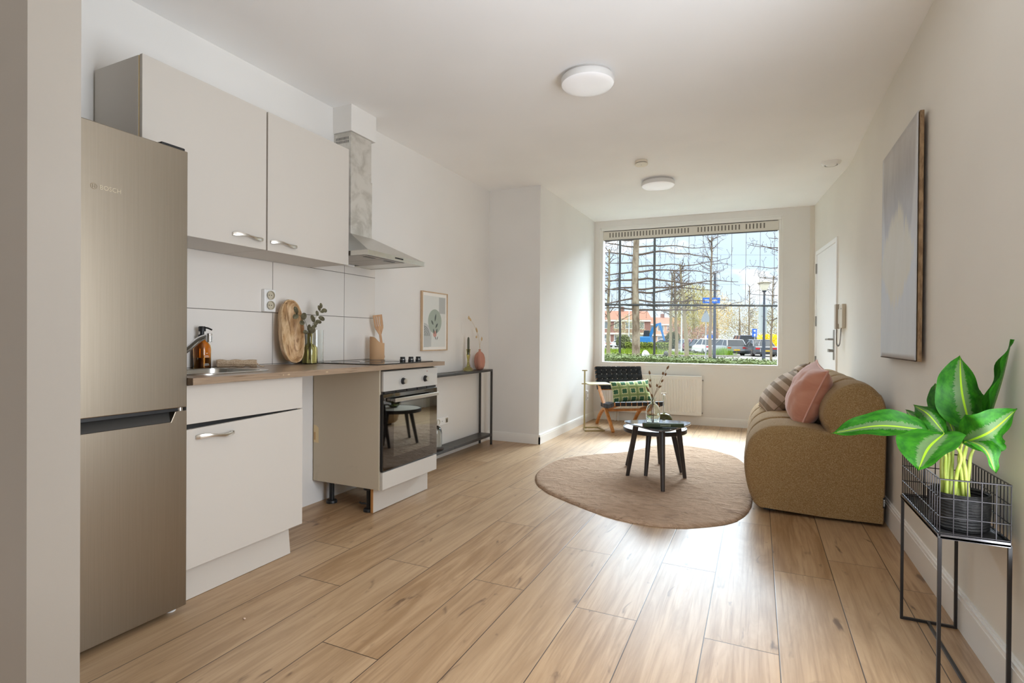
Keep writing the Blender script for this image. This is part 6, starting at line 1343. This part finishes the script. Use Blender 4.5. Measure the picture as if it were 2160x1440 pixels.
# ------------------------------------------------------------------ houses
M_BRICK = flat('red_brick', (146, 108, 98), 0.9); M_BAND = flat('white_band', (226, 222, 214), 0.6); M_ROOF = flat('orange_roof_tiles', (150, 108, 90), 0.9); M_PANE = flat('far_window_glass', (120, 128, 132), 0.1); M_CHIM = flat('chimney_brown', (130, 96, 84), 0.85)
def house(label, A, Bp, floors, fh, depth, roofh, wallm):
    A = Vector((A[0], A[1], 0)); Bv = Vector((Bp[0], Bp[1], 0)); d = (Bv - A).normalized(); n = Vector((-d.y, d.x, 0)); L = (Bv - A).length; mid = (A + Bv) / 2
    t = thing('terraced_house', label, 'building', (mid.x, mid.y, GZ), group='terraced houses across the park')
    def P(s, k, z): p = A + d * s + n * k; return (p.x, p.y, z)
    def bx(mb, s0, s1, k0, k1, z0, z1): return mb.hexa([P(s0, k0, z0), P(s1, k0, z0), P(s1, k1, z0), P(s0, k1, z0), P(s0, k0, z1), P(s1, k0, z1), P(s1, k1, z1), P(s0, k1, z1)])
    H = floors * fh; obj('wall', bx(MB(), 0, L, 0, depth, GZ, GZ + H), wallm, t)
    mb = MB(); mb.hexa([P(-0.3, -0.4, GZ + H), P(L + 0.3, -0.4, GZ + H), P(L + 0.3, depth, GZ + H), P(-0.3, depth, GZ + H), P(-0.3, depth * 0.45, GZ + H + roofh), P(L + 0.3, depth * 0.45, GZ + H + roofh), P(L + 0.3, depth * 0.55, GZ + H + roofh), P(-0.3, depth * 0.55, GZ + H + roofh)]); obj('roof', mb, M_ROOF, t)
    for f in range(floors): 
        z = GZ + f * fh; obj('balcony_band', bx(MB(), 0, L, -0.35, 0, z + fh - 0.35, z + fh), M_BAND, t)
    k = int(L / 2.4)
    for f in range(floors):
        for i in range(k):
            s = 0.6 + i * (L - 1.2) / k; z = GZ + f * fh; w = obj('window', bx(MB(), s, s + 1.6, -0.06, 0.0, z + 0.8, z + fh - 0.45), M_BAND, t); obj('pane', bx(MB(), s + 0.12, s + 1.48, -0.08, -0.06, z + 0.92, z + fh - 0.55), M_PANE, w)
    for i in range(max(1, int(L / 5))): s = 2 + i * 5; obj('chimney', bx(MB(), s, s + 0.7, depth * 0.42, depth * 0.58, GZ + H + roofh * 0.7, GZ + H + roofh + 0.9), M_CHIM, t)
house('red brick terrace with white balcony bands on the left', (-36, 104), (-20.2, 111.5), 2, 2.7, 8, 2.0, M_BRICK)
house('orange-roofed terrace further away behind the excavator', (-27, 130), (-15.5, 135), 2, 2.6, 8, 1.7, flat('pale_brick', (196, 158, 132), 0.85))
# ------------------------------------------------------------------ cars
M_TYRE = flat('tyre', (24, 24, 25), 0.85); M_CARGLASS = flat('car_glass', (36, 42, 48), 0.06); M_TAIL = flat('tail_red', (180, 24, 30), 0.3); M_PLATE = flat('plate_yellow', (226, 178, 40), 0.5); M_BUMP = flat('car_trim_dark', (44, 45, 48), 0.6); M_ALLOY = flat('alloy', (150, 152, 156), 0.3, 0.8)
def car(label, pos, ang, colr, L=4.3, W=1.78, H=1.46, style='hatch'):
    t = thing('parked_car', label, 'car', (pos[0], pos[1], GZ), group='cars in the car park')
    Mx = Matrix.Translation((pos[0], pos[1], GZ)) @ Matrix.Rotation(ang, 4, 'Z')
    belt, roof, cl_ = H * 0.60, H, 0.20
    if style == 'van': st = [(0, .80, .82), (0.02, .98, 1.0), (0.75, 1.0, 1.0), (0.86, .66, .68), (1, .50, .50)]; cab = [(0.005, 0.0), (0.03, 1.0), (0.66, 1.0), (0.84, 0.0)]
    elif style == 'sedan': cab = [(0.12, 0.0), (0.27, 0.97), (0.55, 1.0), (0.76, 0.0)]
    else: cab = [(0.01, 0.0), (0.11, 0.93), (0.48, 1.0), (0.74, 0.0)]
    mb = MB(); mb.M = Mx; sec = []
    for f, zt in ((0.0, belt * 0.90), (0.03, belt * 0.97), (0.25, belt), (0.70, belt * 0.98), (0.88, belt * 0.88), (0.97, belt * 0.74), (1.0, belt * 0.62)):
        y = f * L - L / 2; k = 0.93 if f in (0.0, 1.0) else (0.98 if f in (0.03, 0.97) else 1.0); w = W / 2 * k; zb = cl_ + (0.08 if f in (0.0, 1.0) else 0.0)
        sec.append([mb.v((x, y, z)) for x, z in ((-w * 0.92, zb), (w * 0.92, zb), (w, zb + 0.14), (w, zt * 0.72), (w * 0.95, zt), (-w * 0.95, zt), (-w, zt * 0.72), (-w, zb + 0.14))])
    for A_, B_ in zip(sec, sec[1:]):
        for i in range(8): mb.f([A_[i], A_[(i + 1) % 8], B_[(i + 1) % 8], B_[i]])
    mb.f(sec[0][::-1]); mb.f(sec[-1]); M_ = Mat('car_paint', colr, 0.22, 0.15); M_.b.inputs['Coat Weight'].default_value = 0.6; body = obj('body', mb, M_.m, t, smooth=40)
    def cabin(infl, zr, glassy):
        mb = MB(); mb.M = Mx; rings = []
        for f, q in cab:
            y = f * L - L / 2; z = belt * 0.97 + (roof - belt * 0.97) * q; w = W / 2 * (0.95 - 0.20 * q)
            rings.append((y, z, w))
        return mb, rings
    mb, R_ = cabin(0, 0, 0); zb = belt * 0.96; wb = W / 2 * 0.94
    (ya, _, _), (yb, zb1, wb1), (yc, zc1, wc1), (yd, _, _) = R_
    mb.hexa([(-wb, ya, zb), (wb, ya, zb), (wb, yd, zb), (-wb, yd, zb), (-wb1, yb, zb1 - 0.04), (wb1, yb, zb1 - 0.04), (wc1, yc, zc1 - 0.04), (-wc1, yc, zc1 - 0.04)]); obj('window', mb, M_CARGLASS, t, bevel=0.03)
    mb = MB(); mb.M = Mx; mb.hexa([(-wb1 * 1.02, yb - 0.06, zb1 - 0.06), (wb1 * 1.02, yb - 0.06, zb1 - 0.06), (wc1 * 1.02, yc + 0.05, zc1 - 0.06), (-wc1 * 1.02, yc + 0.05, zc1 - 0.06), (-wb1 * 0.93, yb, zb1), (wb1 * 0.93, yb, zb1), (wc1 * 0.93, yc, zc1), (-wc1 * 0.93, yc, zc1)]); obj('roof', mb, M_.m, t, bevel=0.02)
    mb = MB(); mb.M = Mx
    for sg in (-1, 1):
        for (y0, x0, z0), (y1, x1, z1) in (((ya, wb, zb), (yb, wb1, zb1 - 0.03)), ((yd, wb, zb), (yc, wc1, zc1 - 0.03)), (((yb + yc) / 2 - 0.1, (wb), zb), ((yb + yc) / 2 - 0.08, (wb1 + wc1) / 2, zc1 - 0.05))): mb.tube([(sg * x0, y0, z0), (sg * x1, y1, z1)], 0.045, 6)
    obj('pillar', mb, M_.m, t)
    for x in (-W / 2 + 0.11, W / 2 - 0.11):
        for f in (0.19, 0.81):
            mb = MB(); mb.M = Mx @ Matrix.Translation((x, f * L - L / 2, 0.32)) @ Matrix.Rotation(PI / 2, 4, 'Y'); mb.lathe([(0.20, -0.10), (0.30, -0.105), (0.32, -0.08), (0.32, 0.08), (0.30, 0.105), (0.20, 0.10)], (0, 0, 0), 18); w_ = obj('wheel', mb, M_TYRE, t, smooth=40)
            mb = MB(); mb.M = Mx @ Matrix.Translation((x + math.copysign(0.103, x), f * L - L / 2, 0.32)) @ Matrix.Rotation(PI / 2, 4, 'Y'); mb.lathe([(0.20, -0.006), (0.19, 0.006), (0, 0.006)], (0, 0, 0), 14); obj('hub_cap', mb, M_ALLOY, w_, smooth=40)
    for sg in (-1, 1): 
        mb = MB(); mb.M = Mx; mb.box(*sorted((sg * W * 0.28, sg * W * 0.46)), -L / 2 - 0.012, -L / 2 + 0.10, belt * 0.70, belt * 0.86); obj('tail_light', mb, M_TAIL, t, bevel=0.01)
    mb = MB(); mb.M = Mx; mb.box(-0.26, 0.26, -L / 2 - 0.03, -L / 2 + 0.02, belt * 0.50, belt * 0.50 + 0.11); obj('number_plate', mb, M_PLATE, t)
    mb = MB(); mb.M = Mx; mb.box(-W * 0.43, W * 0.43, -L / 2 - 0.025, -L / 2 + 0.05, cl_ + 0.03, cl_ + 0.20); obj('bumper', mb, M_BUMP, t, bevel=0.02)
SV, DG, DB, BKc, WHt, RDc = (150, 154, 160), (74, 78, 86), (38, 46, 74), (40, 42, 46), (220, 222, 224), (128, 40, 40)
car('silver grey hatchback parked right of the dark sign pole', (-2.55, 52.2), 0.42, SV)
car('dark blue van behind the silver hatchback', (-1.35, 58.6), 0.22, DB, 4.5, 1.82, 1.85, 'van')
car('dark grey saloon left of the lamp post base', (-0.05, 50.4), 0.30, DG, 4.5, 1.82, 1.44, 'sedan')
car('silver car cut off by the right edge of the window', (3.05, 50.2), 0.75, (176, 180, 184), 4.4, 1.8, 1.46)
car('white car behind the dark sign pole', (-4.6, 55.6), 0.42, WHt, 4.2, 1.76, 1.5)
car('black car left of the white one behind the triangular sign', (-5.7, 60.4), 0.40, BKc)
car('dark red car further left in the car park row', (-7.0, 65.8), 0.40, RDc)
car('small grey car at the left end of the car park row', (-8.4, 71.0), 0.40, (120, 124, 130))
car('white car left of the thick trained trunk', (-21.2, 89.2), 1.25, WHt)
car('white car at the far left edge of the window view', (-23.6, 83.5), 1.25, WHt)
car('pale car between the second post and the thin trees', (-13.0, 82.5), 0.9, (206, 208, 210))
car('white car behind the thin trees left of the triangular sign', (-11.3, 89.0), 1.3, WHt)
# ------------------------------------------------------------------ blue excavator
exq = thing('blue_excavator', 'light blue excavator beyond the grass behind the thick trunk', 'excavator', (-13.5, 70.9, GZ))
M_EXB = flat('excavator_blue', (34, 112, 172), 0.4); ex, ey = -13.5, 70.9
mb = MB(); mb.hexa([(ex - 0.9, ey - 0.9, GZ + 0.85), (ex + 0.95, ey - 0.9, GZ + 0.85), (ex + 0.95, ey + 0.9, GZ + 0.85), (ex - 0.9, ey + 0.9, GZ + 0.85), (ex - 0.8, ey - 0.85, GZ + 1.75), (ex + 0.75, ey - 0.85, GZ + 1.75), (ex + 0.75, ey + 0.85, GZ + 1.75), (ex - 0.8, ey + 0.85, GZ + 1.75)]); obj('body', mb, M_EXB, exq, bevel=0.12, seg=3)
mb = MB(); mb.hexa([(ex - 0.2, ey - 0.6, GZ + 1.72), (ex + 0.6, ey - 0.6, GZ + 1.72), (ex + 0.6, ey + 0.5, GZ + 1.72), (ex - 0.2, ey + 0.5, GZ + 1.72), (ex - 0.1, ey - 0.55, GZ + 2.55), (ex + 0.55, ey - 0.55, GZ + 2.55), (ex + 0.55, ey + 0.45, GZ + 2.55), (ex - 0.1, ey + 0.45, GZ + 2.55)]); obj('cab', mb, M_CARGLASS, exq, bevel=0.04)
mb = MB(); mb.tube([(ex + 0.55, ey - 0.3, GZ + 1.5), (ex + 1.05, ey - 0.3, GZ + 2.75), (ex + 1.45, ey - 0.3, GZ + 3.25), (ex + 2.05, ey - 0.3, GZ + 3.45)], [0.17, 0.19, 0.17, 0.13], square=True, ref=(0, 1, 0)); obj('boom', mb, M_EXB, exq)
mb = MB(); mb.tube([(ex + 1.85, ey - 0.3, GZ + 3.5), (ex + 2.5, ey - 0.3, GZ + 1.2)], [0.15, 0.10], square=True, ref=(0, 1, 0)); obj('dipper_arm', mb, M_EXB, exq, smooth=50)
mb = MB(); mb.lathe([(0.1, -0.25), (0.35, -0.25), (0.38, 0.25), (0.1, 0.25)], (ex + 2.6, ey - 0.3, GZ + 0.95), 12); obj('bucket', mb, M_BUMP, exq, smooth=40)
for dy in (-0.75, 0.75):
    mb = MB(); pts = rrect(-1.1, 1.1, 0.0, 0.75, 0.36, 5); mb.prism(pts, ey + dy - 0.22, ey + dy + 0.22, lambda u, v, w: (ex + u, w, GZ + v + 0.01)); obj('track', mb, M_TYRE, exq)
# ------------------------------------------------------------------ street furniture
M_POLE = flat('pole_dark_blue', (52, 60, 74), 0.5); M_SIGNB = flat('sign_blue', (28, 96, 190), 0.4); M_SIGNW = flat('sign_white', (232, 236, 240), 0.5); M_GALV = flat('galvanised', (170, 174, 176), 0.45, 0.6)
sp1 = thing('street_sign_pole', 'dark pole carrying the blue street name sign', 'sign pole', (-2.10, 29.9, GZ))
mb = MB(); mb.tube([(-2.10, 29.9, GZ), (-2.10, 29.9, 0.6), (-2.10, 29.9, 4.56)], [0.085, 0.078, 0.062], 14); mb.lathe([(0.064, 4.56), (0.05, 4.60), (0, 4.62)], (-2.10, 29.9, 0), 14); obj('pole', mb, M_POLE, sp1, smooth=50)
def plate(mb, c, w, h, th=0.015, d=Vector((0.907, 0.421, 0))):
    n = Vector((-d.y, d.x, 0)); c = Vector(c); P = [c + d * sx_ * w / 2 + n * k for sx_, k in ((-1, -th), (1, -th), (1, th), (-1, th))]
    return mb.hexa([(p.x, p.y, c.z - h / 2) for p in P] + [(p.x, p.y, c.z + h / 2) for p in P])
nv2 = Vector((0.42, -0.907, 0)) ; cs0 = Vector((-2.25, 29.70, 3.13))
sg = obj('name_sign', plate(MB(), cs0, 0.90, 0.30), M_SIGNB, sp1)
mb = MB(); d_ = Vector((0.907, 0.421, 0))
for a, w, h, z in ((-0.24, 0.22, 0.09, 0.0), (0.0, 0.16, 0.07, 0.01), (0.20, 0.20, 0.09, 0.01)): plate(mb, cs0 + d_ * a + nv2 * 0.018 + Vector((0, 0, z)), w, h, 0.003)
obj('sign_band', mb, M_SIGNW, sg)
mb = MB(); cR = Vector((-2.30, 29.62, 1.23)); q = nv2.to_track_quat('Z', 'Y').to_matrix().to_4x4(); mb.M = Matrix.Translation(cR) @ q; mb.lathe([(0, -0.008), (0.155, -0.008), (0.155, 0.008), (0, 0.008)], (0, 0, 0), 24, False); rs_ = obj('round_sign', mb, M_SIGNB, sp1, smooth=40)
mb = MB(); mb.M = Matrix.Translation(cR + nv2 * 0.010) @ q; mb.prism([(-0.05, 0.07), (0.02, 0.07), (-0.01, 0.04), (0.07, -0.04), (0.04, -0.07), (-0.04, 0.01), (-0.07, -0.02)], 0, 0.003); obj('arrow', mb, M_SIGNW, rs_)
mb = MB(); plate(mb, (-2.24, 29.64, 1.47), 0.14, 0.09); obj('small_plate', mb, M_SIGNW, sp1)
mb = MB(); mb.tube([(-2.10, 29.9, 2.42), (-2.40, 29.7, 2.42)], 0.015, 6); mb.tube([(-2.10, 29.9, 2.22), (-2.40, 29.7, 2.22)], 0.015, 6); obj('bracket', mb, M_GALV, sp1)
ts = thing('triangular_sign', 'grey back of a triangular traffic sign on a thin pole', 'traffic sign', (-2.50, 29.55, GZ))
mb = MB(); mb.tube([(-2.50, 29.55, GZ), (-2.50, 29.55, 2.55)], 0.028, 8); obj('pole', mb, M_GALV, ts, smooth=50)
mb = MB(); c = Vector((-2.50, 29.49, 2.0)); mb.prism([(-0.23, 0), (0.23, 0), (0.235, 0.16), (0.03, 0.62), (-0.03, 0.62), (-0.235, 0.16)], -0.012, 0.012, lambda u, v, w: tuple(c + d_ * u + nv2 * w + Vector((0, 0, v)))); obj('sign_plate', mb, flat('sign_back_grey', (134, 142, 147), 0.5), ts)
mb = MB(); plate(mb, (-2.50, 29.50, 1.18), 0.10, 0.20); obj('sticker', mb, M_SIGNW, ts)
lp = thing('street_lamp', 'street lamp with a flat cone-shaped glass head on a dark pole', 'street lamp', (0.23, 26.57, GZ))
mb = MB(); mb.tube([(0.23, 26.57, GZ), (0.23, 26.57, 0.95), (0.23, 26.57, 1.05), (0.23, 26.57, 3.25)], [0.075, 0.070, 0.055, 0.042], 14); obj('pole', mb, M_POLE, lp, smooth=50)
mb = MB(); mb.lathe([(0.045, 3.22), (0.11, 3.30), (0.05, 3.31)], (0.23, 26.57, 0), 20); obj('neck', mb, M_POLE, lp, smooth=40)
mb = MB(); mb.lathe([(0.08, 3.30), (0.15, 3.40), (0.235, 3.62), (0.22, 3.63), (0, 3.63)], (0.23, 26.57, 0), 24); obj('lamp_shade', mb, flat('lamp_glass_cream', (232, 226, 206), 0.3), lp, smooth=40)
mb = MB(); mb.lathe([(0.30, 3.63), (0.31, 3.645), (0.22, 3.70), (0, 3.72)], (0.23, 26.57, 0), 28); obj('lid', mb, flat('lamp_lid_olive', (120, 112, 92), 0.5), lp, smooth=40)
bn_ = thing('banner_board', 'tall pale board standing behind the street lamp pole', 'sign board', (0.10, 33.1, GZ))
obj('board', plate(MB(), (0.22, 33.20, 2.27), 0.46, 1.50, 0.03), flat('board_pale', (158, 167, 168), 0.5), bn_, bevel=0.01)
mb = MB(); mb.tube([(0.30, 33.30, GZ), (0.30, 33.30, 3.0)], 0.035, 8); obj('post', mb, M_GALV, bn_, smooth=50)
bs = thing('blue_parking_sign', 'small blue square sign on a post behind the grey saloon', 'traffic sign', (-0.31, 53.5, GZ))
mb = MB(); mb.tube([(-0.31, 53.5, GZ), (-0.31, 53.5, 2.15)], 0.03, 8); obj('post', mb, M_GALV, bs, smooth=50)
pb_ = obj('sign_plate', plate(MB(), (-0.31, 53.42, 1.74), 0.44, 0.74), M_SIGNB, bs)
mb = MB(); c = Vector((-0.31, 53.42, 1.52)) + nv2 * 0.018; mb.prism([(-0.05, -0.10), (0.05, -0.10), (0.05, 0.02), (0.12, 0.02), (0, 0.14), (-0.12, 0.02), (-0.05, 0.02)], 0, 0.004, lambda u, v, w: tuple(c + d_ * u + nv2 * w + Vector((0, 0, v)))); mb.prism([(0.10 * math.cos(k * PI / 6), 0.40 + 0.07 * math.sin(k * PI / 6)) for k in range(12)], 0, 0.004, lambda u, v, w: tuple(c + d_ * u + nv2 * w + Vector((0, 0, v)))); obj('pictogram', mb, M_SIGNW, pb_)
M_FARP = flat('far_pole_pale', (196, 204, 210), 0.5)
for k, (x, y, h) in enumerate(((-6.4, 50.8, 4.6), (-17.8, 80.5, 6.3))):
    tag(obj('pale_lamp_pole', MB().tube([(x, y, GZ), (x, y, GZ + h)], [0.07, 0.05], 8), M_FARP, smooth=50), ('pale thin pole between the leaning tree and the triangular sign', 'pale thin pole rising behind the blue excavator')[k], 'pole', 'pale thin poles in the distance')
# grey covered heap and a small dark stump beyond the hedge
def sag_heap(): 
    mb = MB(); rg = random.Random(3)
    mb.grid(lambda u, v: (-2.10 + 0.30 * (u - 0.5) * (1.2 - v * 0.4) , 11.05 + 0.34 * (v - 0.5), GZ + 0.78 + (0.36 * (math.sin(PI * u) ** 0.7) * (math.sin(PI * v) ** 0.6) if 0 < u < 1 and 0 < v < 1 else -0.6) + 0.05 * noise.noise(Vector((u * 4, v * 4, 2)))), 14, 10); return mb
tag(obj('covered_heap', sag_heap(), flat('tarpaulin_grey', (168, 168, 172), 0.6), smooth=30, solid=0.004), 'pale grey tarpaulin heap showing just above the hedge', 'covered heap')
mb = MB(); mb.tube([(-1.72, 11.1, GZ), (-1.72, 11.1, 0.72)], 0.025, 8); mb.ball((-1.70, 11.1, 0.77), 0.05, 0.05, 0.06, 10, 7); mb.tube([(-1.70, 11.1, 0.75), (-1.77, 11.1, 0.73)], 0.018, 6); tag(obj('dark_post_cap', mb, flat('cap_dark', (70, 70, 66), 0.6), smooth=50), 'small dark rounded post head peeping over the hedge', 'post')
